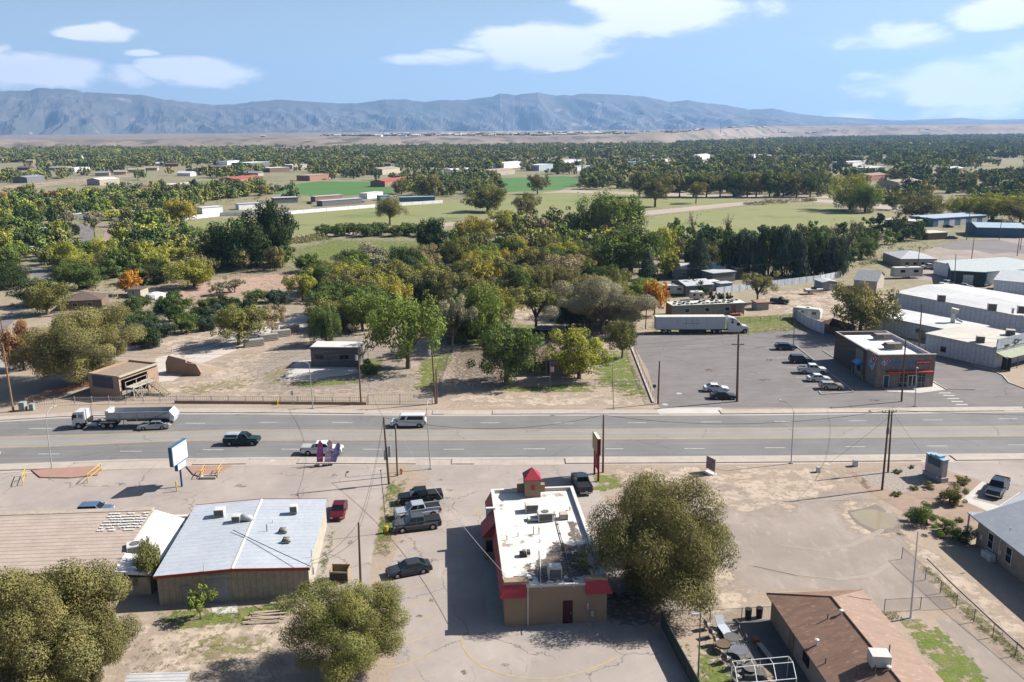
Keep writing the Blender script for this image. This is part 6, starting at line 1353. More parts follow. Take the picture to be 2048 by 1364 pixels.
# lumber stacks
for i, (x, y, lb) in enumerate(((508, 692, 'grey lumber stack, nearest the ramp'), (537, 681, 'grey lumber stack second from the ramp'), (562, 673, 'grey lumber stack third from the ramp'), (580, 664, 'grey lumber stack farthest from the ramp'))):
    e = E('lumber_stack', lb, 'lumber stack', G(x, y), R(28), 'lumber stacks by the ramp'); b = MB()
    for k in range(4): b.box(-2.2 + .1 * (k % 2), -.8, .15 + k * .38, 2.2, .8, .43 + k * .38)
    b.build('timber_layer', mat('grey_timber', (.36, .33, .30), (.27, .25, .23), 2, fine=8, stretch=(.3, 4, 4)), e); MB().box(-1.6, -.8, 0, -1.4, .8, .15).box(1.4, -.8, 0, 1.6, .8, .15).box(-1.6, -.75, .43, -1.4, .75, .53).build('spacer', m_wood, e)
# dumpsters
e = E('dumpster', 'tan open topped dumpster between the workshop and the dark pole', 'dumpster', G(681, 1160), R(-3))
m_dp = mat('dumpster_tan', (.34, .25, .15), (.28, .21, .13), 1.5, fine=4)
MB().box(-1.0, -.65, .1, 1.0, -.55, 1.3).box(-1.0, .55, .1, 1.0, .65, 1.6).box(-1, -.55, .1, -.92, .55, 1.45).box(.92, -.55, .1, 1, .55, 1.45).box(-.92, -.55, .1, .92, .55, .2).build('bin', m_dp, e)
MB().cbox((0, -.72, .75), (1.9, .08, 1.0), rx=.12).build('lid', mat('lid_dark', (.05, .05, .045), fine=0, wave=('x', 4, .5, .4)), e)
# trampoline, pallet, debris, patio furniture
e = E('trampoline', 'round trampoline on the lawn behind the yellow green tree', 'trampoline', G(1088, 662)); lathe([(.01, .85), (2.0, .85), (2.2, .9), (2.2, .82), (2.0, .8)], 24).build('mat', m_black, e)
lathe([(2.0, .87), (2.3, .93), (2.3, .8)], 24).build('rim_pad', mat('pad_pale', (.40, .42, .44), fine=0), e)
b = MB(); [b.cyl(2.1 * math.cos(k), 2.1 * math.sin(k), 0, .85, .04, 6) for k in (0, 1.05, 2.1, 3.14, 4.2, 5.25)]; b.build('leg', m_alu, e)
e = E('wood_pallet_pile', 'pile of broken pale pallets at the workshop yard corner', 'pallet pile', G(530, 1236), R(6)); b = MB(); rn = random.Random(4)
for k in range(9): b.cbox((rn.uniform(-.5, .5), -1 + k * .25, .15 + rn.uniform(0, .1)), (3.4, .16, .05), rn.uniform(-.12, .12))
b.build('plank', mat('bleached_wood', (.44, .36, .27), (.30, .24, .18), 3, fine=8), e); MB().box(-1.6, -1, 0, -1.45, 1.1, .12).box(1.4, -1, 0, 1.55, 1.1, .12).build('bearer', m_wood, e)
m_pf = mat('patio_metal', (.09, .085, .08), (.14, .13, .12), 3, fine=4, rough=.6); m_pc = mat('cushion_pale', (.46, .42, .38), fine=3)
def rtable(p, r, lb, m):
    e = E('patio_table', lb, 'table', G(*p)); lathe([(.01, .72), (r * .92, .72), (r, .74), (r, .70), (.01, .69)], 20).build('tabletop', m, e); b = MB(); [b.tube([(r * .6 * math.cos(k), r * .6 * math.sin(k), .7), (r * .8 * math.cos(k), r * .8 * math.sin(k), 0)], .03, 5) for k in (.8, 2.4, 3.9, 5.5)]; b.build('leg', m_pf, e)
m_tg = mat('glass_tabletop', (.16, .16, .18), fine=0, rough=.15)
rtable((1463, 1287), .75, 'round dark wicker patio table in the middle of the patio', m_pf); rtable((1478, 1313), .85, 'round smoked glass patio table beside the white frame', m_tg); rtable((1445, 1301), .7, 'round brown patio table at the left edge of the patio', mat('brown_rattan', (.14, .095, .06), fine=6)); rtable((1500, 1350), .6, 'small round patio table under the white frame', m_pf)
e = E('lounge_chair', 'pale blue sun lounger with raised back at the head of the patio', 'lounger', G(1446, 1262), R(100)); ml = mat('sling_blue', (.36, .41, .46), (.42, .46, .5), 3, fine=0)
MB().box(-1.2, -.45, .35, .5, .45, .42).build('seat', ml, e); MB().cbox((.85, 0, .7), (.9, .85, .06), ry=-.8).build('backrest', ml, e)
for x, y in ((-1.1, -.4), (-1.1, .4), (.4, -.4), (.4, .4)): MB().cyl(x, y, 0, .36, .03, 6).build('leg', m_pf, e)
def pchair(p, rz, lb):
    e = E('patio_chair', lb, 'chair', G(*p), R(rz), 'metal chairs on the patio')
    MB().box(-.28, -.28, .4, .28, .28, .5).build('seat', m_pc, e); MB().cbox((-.3, 0, .75), (.06, .56, .65), ry=-.2).build('backrest', m_pf, e)
    for x, y in ((-.25, -.25), (-.25, .25), (.25, -.25), (.25, .25)): MB().cyl(x, y, 0, .42, .025, 6).build('leg', m_pf, e)
    for s in (-1, 1): MB().box(-.3, s * .3, .62, .25, s * .36, .66).build('armrest', m_pf, e)
for p, rz, lb in (((1416, 1258), 20, 'patio chair at the top left corner of the patio'), ((1467, 1262), 190, 'patio chair right of the pale blue lounger, upper one'), ((1470, 1272), 170, 'patio chair right of the pale blue lounger, lower one'), ((1425, 1274), 30, 'patio chair just left of the foot of the lounger'), ((1434, 1290), 10, 'patio chair left of the dark wicker table'), ((1484, 1291), 180, 'patio chair right of the dark wicker table'), ((1452, 1324), 40, 'patio chair left of the smoked glass table'), ((1468, 1336), 60, 'patio chair under the left end of the white frame'), ((1490, 1332), 120, 'patio chair under the middle of the white frame'), ((1474, 1362), 30, 'patio chair at the bottom edge of the picture')): pchair(p, rz, lb)
e = E('bench', 'long grey bench on the shaded part of the patio', 'bench', G(1530, 1310), ang(G(1516, 1292), G(1545, 1328))); MB().box(-1.3, -.25, .42, 1.3, .25, .48).build('seat', m_conc2, e); MB().box(-1.1, -.2, 0, -1.0, .2, .42).box(1.0, -.2, 0, 1.1, .2, .42).build('leg', m_pf, e)
tag(MB().box(-.4, -1.4, 0, .4, 1.4, .45).build('wooden_bench', m_wood, loc=G(1532, 1356), rz=.35, bevel=.03), 'brown wooden box bench under the white frame', 'bench')
tag(MB().box(-1.0, -.6, 0, 1.0, .6, .5).build('storage_box', m_pf, loc=G(1508, 1352), bevel=.04), 'low dark storage box under the white frame', 'box')
tag(lathe([(.01, .0), (.3, 0), (.38, .45), (.34, .5), (.01, .42)], 14).build('planter', mat('terracotta', (.26, .12, .07), fine=4), loc=G(1512, 1284)), 'round terracotta pot at the head of the long grey bench', 'planter')
for x, y, lb in ((1496, 1237, 'black bin left of the patio gate'), (1518, 1235, 'black bin right of the pair by the patio gate')): tag(MB().cyl(0, 0, 0, 1.1, .3, 10, .35).build('bin', m_black, loc=G(x, y)), lb, 'bin')
e = E('canopy_frame', 'bare white tubular canopy frame over the patio', 'canopy frame', (0, 0, 0))
z1, z2 = 2.1, 2.6; pA, pB, pC, pD = G(1464, 1323, z1), G(1594, 1316, z1), G(1607, 1351, z1), G(1484, 1372, z1)
pA, pB = G(1464, 1323, z1), G(1577, 1313, z1); v = G(1607, 1351, z1) - G(1594, 1316, z1); v = v * 1.25
rA, rB = (pA + v * .5) + Vector((0, 0, .5)), (pB + v * .5) + Vector((0, 0, .5)); pD, pC = pA + v, pB + v
for nm, ss in (('eave_tube', ((pA, pB), (pD, pC))), ('ridge_tube', ((rA, rB),)), ('rafter_tube', [(pA.lerp(pB, t), rA.lerp(rB, t)) for t in (0, .33, .66, 1)] + [(rA.lerp(rB, t), pD.lerp(pC, t)) for t in (0, .33, .66, 1)])):
    b = MB(); [b.tube([s0, s1], .04, 6) for s0, s1 in ss]; b.build(nm, m_wframe, e)
for p in (pA, pB, pC, pD, pA.lerp(pB, .5), pD.lerp(pC, .5)): MB().cyl(p.x, p.y, 0, p.z, .04, 6).build('leg', m_wframe, e)
# ---------------------------------------------------------------- buildings of the middle distance
wc = lambda n, c: mat(n, c, fine=3)
W1, W2, W3, W4, W5, W6 = wc('wall_cream', (.44, .39, .32)), wc('wall_grey', (.17, .175, .18)), wc('wall_white', (.52, .52, .50)), wc('wall_salmon', (.36, .19, .14)), wc('wall_brown', (.20, .14, .10)), wc('wall_bluegrey', (.12, .20, .30))
R1, R2, R3, R4, R5, R6 = wc('roof_silver', (.46, .48, .50)), wc('roof_white', (.62, .62, .60)), wc('roof_brown', (.14, .10, .085)), wc('roof_red', (.38, .10, .07)), wc('roof_tan', (.36, .30, .24)), wc('roof_pale_blue', (.34, .44, .52))
W7, R7 = wc('wall_dark_green', (.05, .085, .09)), wc('roof_grey', (.24, .25, .27))
B = []
def hb(label, cat, name, pL, pR, dep, H, wm, rm, rt='flat', rise=.9, wins=2, axis='x', **k):
    e, W = bld(name, label, cat, pL, pR, dep, H, wm, rm, rt, rise, axis=axis, **k)
    for i in range(wins): win(e, W * (i + .6) / (wins + .6), 1.0, min(1.3, W * .15), 1.1)
    B.append(e); return e, W
e, W = hb('long grey mobile home with old tyres on its white roof', 'mobile home', 'mobile_home', (1345, 634), (1488, 628), 4.6, 2.9, wc('mobile_home_grey', (.27, .27, .25)), R2, wins=3)
dr = MB().box(W * .83, -.06, .5, W * .83 + .9, 0, 2.4).build('door', W5, e)
MB().box(-.3, -.1, 0, 0, 4.6, 2.9).build('end_wall', wc('end_orange', (.38, .24, .13)), e)
dk = E('wooden_deck', 'red stained wooden deck at the mobile home door', 'deck', e.matrix_basis @ Vector((W * .78, -1.9, 0)), e.rotation_euler.z)
MB().box(0, 0, .4, 3.4, 1.8, .5).build('platform', mat('deck_red', (.30, .09, .05), fine=4), dk); b = MB()
for x in (0, 1.1, 2.2, 3.3): b.box(x, 0, 0, x + .1, .1, 1.4)
b.box(0, 0, 1.3, 3.4, .06, 1.4).box(0, 0, .9, 3.4, .05, .97).box(0, 0, 1.3, .06, 1.8, 1.4).box(3.34, 0, 1.3, 3.4, 1.8, 1.4); b.build('railing', mat('deck_red', (0, 0, 0)), dk)
ty = lathe([(.16, .0), (.30, .0), (.34, .08), (.30, .17), (.16, .17), (.16, 0)], 12).build('old_tyre', m_tyre); tag(ty, 'old black tyre lying on the long white roof of the mobile home', 'tyre', 'old tyres on the mobile home roof')
rn = random.Random(8); first = True
for i in range(17):
    for j in (0, 1):
        if rn.random() < .16: continue
        o = ty if first else ty.copy()
        if not first: C.objects.link(o)
        first = False; o.location = e.matrix_basis @ Vector((.8 + i * W / 17.5, .9 + 2.3 * j + rn.uniform(-.4, .4), 3.09)); o.scale = (1.5, 1.5, 1.2)
hb('grey gabled workshop with a wavy silver roof behind the mobile home', 'shed', 'barn', (1372, 594), (1425, 590), 9, 3.2, W2, R1, 'gable', 1.0, 0)
hb('dark grey house with silver roof hidden by a tall spruce', 'house', 'house', (1345, 558), (1448, 556), 11, 3.2, W2, R1, 'gable', 1.1, 3)
hb('dark long shed with a pale flat roof beside the clipped trees', 'shed', 'shed', (1425, 566), (1470, 562), 6, 3.0, W2, R1, wins=0)
hb('open carport with a thin pale roof right of the dark long shed', 'carport', 'carport', (1470, 556), (1500, 553), 5, 3.0, W5, R1, wins=0)
hb('small white shed left of the pair beside the pale fence', 'shed', 'garden_shed', (1414, 580), (1438, 578), 3, 2.3, W3, R2, wins=0)
hb('small blue grey shed right of the pair beside the pale fence', 'shed', 'garden_shed', (1441, 582), (1464, 580), 3, 2.1, wc('shed_blue', (.34, .42, .48)), R1, wins=0)
e, W = hb('small pale steel garage with a white door in the sandy yard', 'garage', 'garage', (1644, 582), (1673, 581), 5, 2.6, wc('steel_grey', (.34, .34, .33)), R1, 'gable', .5, 0, axis='y'); door(e, W * .5, W * .4, 2.0, m_wframe)
hb('low open shed with a rusty roof at the edge of the lawn', 'shed', 'garden_shed', (1514, 621), (1537, 620), 3.4, 2.0, wc('shed_grey', (.36, .35, .33)), wc('rust_roof', (.36, .20, .13)), wins=0)
hb('tan barn with a broad grey gable roof above the sandy yard', 'barn', 'barn', (1706, 584), (1752, 588), 13, 3.6, W1, R7, 'gable', 2.2, 1)
hb('tan house with long light grey roofs left of the cul-de-sac', 'house', 'house', (1800, 536), (1872, 536), 16, 3.2, W1, R1, 'hip', 1.8, 4)
e, W = hb('green walled garage with a big white door and pale roof', 'garage', 'garage', (1900, 570), (1968, 574), 18, 4.4, W7, wc('roof_pale_green', (.42, .47, .46)), wins=0); door(e, W * .36, W * .3, 3.4, m_wframe)
hb('long low building with pale roof and vents beyond the green garage', 'building', 'building', (1972, 570), (2120, 560), 22, 4.0, W3, wc('roof_pale_green', (0, 0, 0)), wins=0)
hb('white ribbed warehouse with gable end at the right edge', 'warehouse', 'warehouse', (1984, 596), (2120, 610), 22, 5.2, m_wwx, R1, 'gable', 1.6, 0)
hb('long blue storage shed with pale roof and white roller doors', 'storage shed', 'storage_shed', (1866, 454), (1972, 447), 14, 4.0, W6, R6, wins=0)
for i in range(5): door(B[-1], 3 + i * 7.4, 3.6, 3.0, m_wframe)
hb('low blue shed with a shallow gable beside the cul-de-sac', 'shed', 'storage_shed', (1952, 474), (2050, 476), 18, 4.2, wc('deep_blue_wall', (.07, .14, .22)), R6, 'gable', 1.4, 0)
hb('cream flat roof building half hidden left of the blue storage shed', 'building', 'building', (1768, 452), (1832, 456), 10, 3.0, W1, wc('roof_cream', (.56, .52, .44)), wins=2)
hb('low cream carport roof near the small blue truck', 'carport', 'carport', (1856, 480), (1894, 478), 8, 2.8, W5, wc('roof_cream', (0, 0, 0)), wins=0)
hb('brown shingled house among the trees at the left', 'house', 'house', (128, 622), (205, 618), 9, 2.7, W5, R3, 'hip', 1.6, 2)
hb('pale outbuilding behind the brown shingled house', 'shed', 'shed', (256, 596), (282, 596), 5, 2.4, W1, R3, wins=1)
tag(lathe([(3.4, 0), (3.3, .5), (2.5, 1.3), (1.2, 1.7), (.01, 1.8)], 10).build('dome_shelter', R2, loc=G(312, 596)), 'small low white dome shelter beside the pink dirt clearing', 'shelter')
hb('white roofed cottage at the left edge behind the dark tree', 'house', 'house', (30, 512), (72, 508), 8, 3.0, W4, R2, wins=1)
hb('red roofed house at the far left edge', 'house', 'house', (-14, 402), (30, 400), 14, 4.0, W4, R4, 'hip', 2, 2)
hb('red roofed house second from the left edge beside a pale truck', 'house', 'house', (92, 402), (130, 399), 12, 4.0, W5, R4, 'gable', 2, 1)
for i, (a, c, x, H, w, r, lb) in enumerate((((405, 428), (446, 425), 7, 3.6, W3, R2, 'white mobile home right of the yellow tree behind the long wall'), ((478, 420), (530, 417), 7, 3.5, W3, R1, 'silver mobile home second from the left behind the long wall'),
    ((548, 407), (596, 405), 9, 3.5, W2, R1, 'grey trailer third from the left behind the long wall'), ((631, 404), (686, 400), 6, 3.5, W4, R1, 'reddish trailer with silver roof behind the long wall'), ((645, 413), (725, 407), 7, 3.4, W2, R1, 'long grey trailer in front of the reddish one'),
    ((735, 398), (766, 394), 7, 3.8, W3, R2, 'white box shed near the end of the long wall'), ((760, 401), (780, 400), 6, 3.2, wc('shed_blue', (0, 0, 0)), R6, 'pale blue shed behind the lone field tree'), ((800, 404), (870, 402), 5, 3.0, W6, R6, 'long low blue trailer at the right end of the wall'),
    ((222, 434), (262, 430), 8, 3.2, W2, R5, 'dark open shed left of the yellow tree'), ((262, 436), (285, 432), 5, 3.2, W3, R2, 'white trailer close left of the yellow tree'), ((148, 440), (180, 436), 6, 3.0, W2, R2, 'grey trailer beside the winding lane'), ((95, 468), (120, 464), 5, 2.6, W3, R6, 'pale blue trailer beside the winding lane'),
    ((340, 378), (395, 374), 12, 3.6, W1, R2, 'long pale shed on the small green field'), ((255, 386), (300, 382), 14, 4, W5, R3, 'brown house behind the small green field'), ((500, 337), (545, 334), 30, 7, W2, R2, 'large pale roofed hall far behind the green field'),
    ((540, 345), (580, 343), 20, 5, W5, R2, 'brown long block right of the pale roofed hall'), ((585, 338), (615, 336), 18, 5, W1, R2, 'white block far behind the red brown ones'), ((470, 372), (525, 366), 16, 6, W4, R4, 'salmon coloured house group at the green field edge'),
    ((620, 362), (665, 358), 16, 5, W4, R5, 'salmon low building above the irrigated field'), ((765, 350), (800, 346), 20, 6, W1, R5, 'tan house with pale roof above the tree row'), ((770, 374), (830, 366), 14, 4.5, W4, R4, 'red walled house above the tree row'), ((905, 350), (945, 348), 16, 5, W3, R2, 'white roofed house in the far centre'),
    ((985, 352), (1030, 348), 18, 5, W1, R5, 'tan roofed house right of the far centre'), ((1008, 337), (1045, 334), 16, 6, W3, R2, 'white gabled barn in the far centre'), ((1078, 342), (1106, 339), 16, 6.5, wc('shed_blue', (0, 0, 0)), R2, 'pale blue walled barn beside the white ones'), ((1128, 331), (1168, 328), 20, 6, W3, R2, 'bright white roofed hall in the far centre'),
    ((1146, 342), (1188, 340), 10, 5, W3, R2, 'row of white sheds right of the pale blue barn'), ((1245, 333), (1300, 331), 12, 5, wc('teal_wall', (.20, .42, .40)), wc('teal_roof', (.30, .50, .48)), 'teal roofed long shed far behind the cottonwood row'), ((1306, 327), (1335, 325), 14, 5, W3, R2, 'white shed right of the teal roofed one'),
    ((1500, 317), (1524, 315), 16, 5, W3, R2, 'white roof among the far right trees'), ((1396, 320), (1420, 317), 14, 6, W3, R2, 'white peaked roof left among the far right trees'), ((1696, 334), (1750, 331), 22, 5.5, W3, R2, 'long bright white roof above the yellow cottonwoods'), ((1738, 346), (1772, 343), 16, 5, wc('teal_wall', (0, 0, 0)), R2, 'pale green walled shed below the long bright roof'),
    ((1742, 363), (1774, 360), 16, 5, W4, wc('roof_salmon', (.34, .20, .15)), 'salmon roofed house right of the yellow cottonwoods'), ((1796, 378), (1844, 374), 18, 5, W1, R5, 'tan low house above the bare red field'), ((1904, 353), (1926, 350), 14, 7, W4, R2, 'white and pink peaked house among the right trees'),
    ((150, 344), (180, 342), 14, 5, W3, R2, 'pale roof far left beside the bare field'), ((55, 366), (90, 362), 14, 5, W2, R7, 'grey roofed house far left of the bare field'), ((200, 371), (240, 368), 16, 5, W1, R2, 'cream house among the far left trees'), ((455, 330), (480, 327), 16, 5, W3, R6, 'pale blue roof left of the pale roofed hall'))):
    hb(lb, 'house' if 'house' in lb else 'building', 'house' if 'house' in lb else 'outbuilding', a, c, x, H, w, r, 'gable' if 'gabl' in lb or 'peak' in lb or 'house' in lb else 'flat', 1.6, 2 if 'house' in lb else 0)
# far scattered roofs that stand among the trees (too small to tell apart)
m0 = None; rn = random.Random(21); fr_groups = []
def tiny_house(name, sx, wm, rm):
    return MB().box(-sx, -sx * .6, 0, sx, sx * .6, 3.4).build(name, wm), MB().extx([(-sx * .7, 3.35), (sx * .7, 3.35), (0, 5.2)], -sx * 1.06, sx * 1.06).build('roof', rm)
def tiny(label, group, pts, hz=lambda x, y: 0, seed=1, s=1):
    rn = random.Random(seed); protos = []
    for wm, rm in ((W3, R2), (W1, R5), (W5, R3), (W1, R7), (W4, R5)):
        e = E('distant_house', label, 'house', (0, 0, -100), 0, group); a, b_ = tiny_house('wall', 8, wm, rm); a.parent = e; b_.parent = e; protos.append(e)
    used = set()
    for i, p in enumerate(pts):
        k = rn.randrange(5) if i > 4 else i
        z_ = hz(p[0], p[1]); q = s * rn.uniform(.7, 1.2)
        if k not in used: o = protos[k]; o.location = (p[0], p[1], z_); o.rotation_euler.z = rn.uniform(-.4, .4); o.scale = (q, q, s); used.add(k)
        else: dup(protos[k], (p[0], p[1], z_), rn.uniform(-.4, .4), None, (q, q, s))
fp = []
for i in range(150):
    x, y = rn.uniform(-20, 2068), 293 + 62 * rn.random() ** 1.3
    if y > 338 and 560 < x < 1240: continue
    if x < 420 and y < 305: continue
    fp.append(G(x, y))
tiny('small distant house roof among the valley trees', 'distant valley houses', fp, seed=5)
# ---------------------------------------------------------------- mesa and mountains
from mathutils import noise as N
def sm(t): t = max(0, min(1, t)); return t * t * (3 - 2 * t)
def mesa_z(x, y):
    r = x / max(1, y)
    right = sm((r - .16) / .16)
    y0 = 2150 + 260 * N.noise((x / 900, 3, 0)) + 2100 * right; wd = 560 + 220 * N.noise((x / 600, 9, 0))
    top = 27 + 6 * N.noise((x / 1500, y / 1500, 5)) + 26 * right
    if r < -.3: top -= 3
    t = (y - y0) / wd; e_ = sm(t)
    g = 1 - abs(N.fractal((x / 190, y / 260, 2), 1, 2, 5))
    return top * e_ - 34 * (1 - abs(2 * e_ - 1)) * (g - .35) + (2.5 * N.noise((x / 240, y / 500, 1)) if t > 0 else 0) - .3
xs = np.arange(-5200, 6800, 34.0); ys = np.concatenate([np.arange(1850, 4300, 30.0), np.arange(4300, 7000, 120.0), np.arange(7000, 10501, 500.0)])
vs = [(x, y, mesa_z(x, y)) for y in ys for x in xs]; nx = len(xs)
fs = [(j * nx + i, j * nx + i + 1, (j + 1) * nx + i + 1, (j + 1) * nx + i) for j in range(len(ys) - 1) for i in range(nx - 1)]
m_mesa = mat('mesa_soil', (.29, .23, .185), (.15, .12, .095), .006, fine=.04, world=True, spots=((.09, .085, .06), .016, .53), bump=.5)
struct(MB().add(vs, fs).build('mesa', m_mesa, smooth=True))
# houses and trees on the mesa rim
rn = random.Random(31); tp = []
while len(tp) < 250:
    u = rn.random(); px = rn.gauss(960, 130) if u < .62 else rn.uniform(640, 1900)
    d = 2850 + rn.random() ** 1.3 * 1500 if px < 1300 else rn.uniform(3050, 4600)
    dr_ = ray(px, 268); x = dr_.x / dr_.y * d
    if mesa_z(x, d) > 12: tp.append((x, d))
mass = MB(); mass_r = MB(); rq = random.Random(4)
for x, y in tp[150:]:
    z_ = mesa_z(x, y) - .3; w_ = rq.uniform(7, 11)
    mass.cur = rq.randrange(3); mass.box(x - w_, y - w_ * .6, z_, x + w_, y + w_ * .6, z_ + 4.2)
    mass.cur = 3 + rq.randrange(2); mass.extx([(y - w_ * .7, z_ + 4.2), (y + w_ * .7, z_ + 4.2), (y, z_ + 6.5)], x - w_ * 1.05, x + w_ * 1.05)
struct(mass.build('distant_town', [W3, W1, W5, R2, R3]), 'stuff')
tiny('tiny distant house on the rim of the desert mesa', 'houses on the mesa rim', tp[:150], lambda x, y: mesa_z(x, y) - .3, 9, 1.3)
g = ray(1441, 262); q = Vector((g.x / g.y * 3600, 3600, 0)); q.z = mesa_z(q.x, q.y)
e = E('radio_mast', 'tall thin radio mast on the distant mesa', 'mast', q); MB().tube([(0, 0, 0), (0, 0, 48)], [.9, .5], 5).build('shaft', m_dsteel, e)
prof = [(-900, 176), (-300, 180), (0, 182), (60, 181), (75, 176), (140, 178), (165, 184), (285, 190), (330, 199), (400, 207), (430, 210), (470, 208), (520, 202), (560, 199), (600, 202), (680, 207), (720, 206), (770, 199), (815, 199), (845, 204), (880, 200), (930, 200), (985, 193), (1000, 187), (1030, 190), (1075, 185), (1110, 191), (1145, 190), (1170, 187), (1230, 189), (1290, 193), (1340, 204), (1375, 200), (1395, 204), (1450, 210), (1500, 219), (1545, 217), (1600, 228), (1650, 233), (1700, 235), (1760, 239), (1800, 241), (1870, 238), (1925, 236), (1980, 240), (2048, 238), (2300, 236), (2900, 240)]
def crest(px):
    for i in range(len(prof) - 1):
        if prof[i][0] <= px <= prof[i + 1][0]:
            t = (px - prof[i][0]) / (prof[i + 1][0] - prof[i][0]); return prof[i][1] * (1 - t) + prof[i + 1][1] * t
    return prof[-1][1]
pxs = np.arange(-900, 2900, 5.0); rs = np.concatenate([np.linspace(9000, 12300, 44), np.linspace(12500, 15000, 6)]); vs = []
for r_ in rs:
    t = (r_ - 9000) / 3300
    for px in pxs:
        cy = crest(px); d = ray(px, cy); a = math.atan2(d.x, d.y); el = d.z / math.hypot(d.x, d.y)
        hh = CH + 12300 * el; x, y = math.sin(a) * r_, math.cos(a) * r_
        rg = 1 - abs(N.fractal((x / 900 + y / 2600, y / 2400, 3.3), 1, 2, 6)) * 1.5
        rg2 = 1 - abs(N.noise((x / 330, y / 700, 8.1))) * 1.6
        if t <= 1:
            base = hh * (t ** 1.35); cut = hh * .42 * (1 - rg) * math.sin(math.pi * min(1, t * 1.02)) + hh * .10 * (1 - rg2) * math.sin(math.pi * t)
            z_ = base - max(-base * .12, cut)
            if t > .8: z_ = min(z_, hh * (.9 + .1 * (t - .8) / .2) if t < 1 else hh)
            z_ += 3 * N.noise((px / 9, 5, 5)) * t + (t > .97) * 9 * N.noise((px / 16, 1, 7)) * min(1, hh / 300)
        else: z_ = hh * (1 - (t - 1) * .8)
        vs.append((x, y, max(-4, z_)))
nx = len(pxs)
fs = [(j * nx + i, j * nx + i + 1, (j + 1) * nx + i + 1, (j + 1) * nx + i) for j in range(len(rs) - 1) for i in range(nx - 1)]
m_mtn = mat('mountain_rock', (.115, .10, .085), (.055, .06, .045), .0016, fine=.008, world=True, spots=((.24, .20, .16), .0035, .62))
struct(MB().add(vs, fs).build('mountains', m_mtn))
# ---------------------------------------------------------------- foliage
def leaf_mat():
    m, nt, ns, ls = nt_new('foliage')
    out = ns.new('ShaderNodeOutputMaterial'); d = ns.new('ShaderNodeBsdfDiffuse'); t = ns.new('ShaderNodeBsdfTranslucent'); mx = ns.new('ShaderNodeMixShader'); mx.inputs[0].default_value = .22
    oi = ns.new('ShaderNodeObjectInfo'); a = ns.new('ShaderNodeAttribute'); a.attribute_name = 'tint'; b = ns.new('ShaderNodeAttribute'); b.attribute_name = 'hue'
    v = math_(ns, ls, 'ADD', math_(ns, ls, 'MULTIPLY', a.outputs['Fac'], 1.05), .45)
    col = mixc(ns, ls, 1.0, oi.outputs['Color'], v, 'MULTIPLY')
    warm = mixc(ns, ls, 1.0, col, (1.45, 1.2, .8), 'MULTIPLY')
    col = mixc(ns, ls, math_(ns, ls, 'MULTIPLY', b.outputs['Fac'], .4), col, warm)
    ls.new(col, d.inputs[0]); ls.new(col, t.inputs[0]); ls.new(d.outputs[0], mx.inputs[1]); ls.new(t.outputs[0], mx.inputs[2]); ls.new(mx.outputs[0], out.inputs[0])
    return m
def wood_mat(): return mat('bark', (.15, .115, .085), (.10, .08, .06), 2, fine=8)
m_leaf = leaf_mat(); m_bark = wood_mat()
R0, H0 = 5.0, 7.0
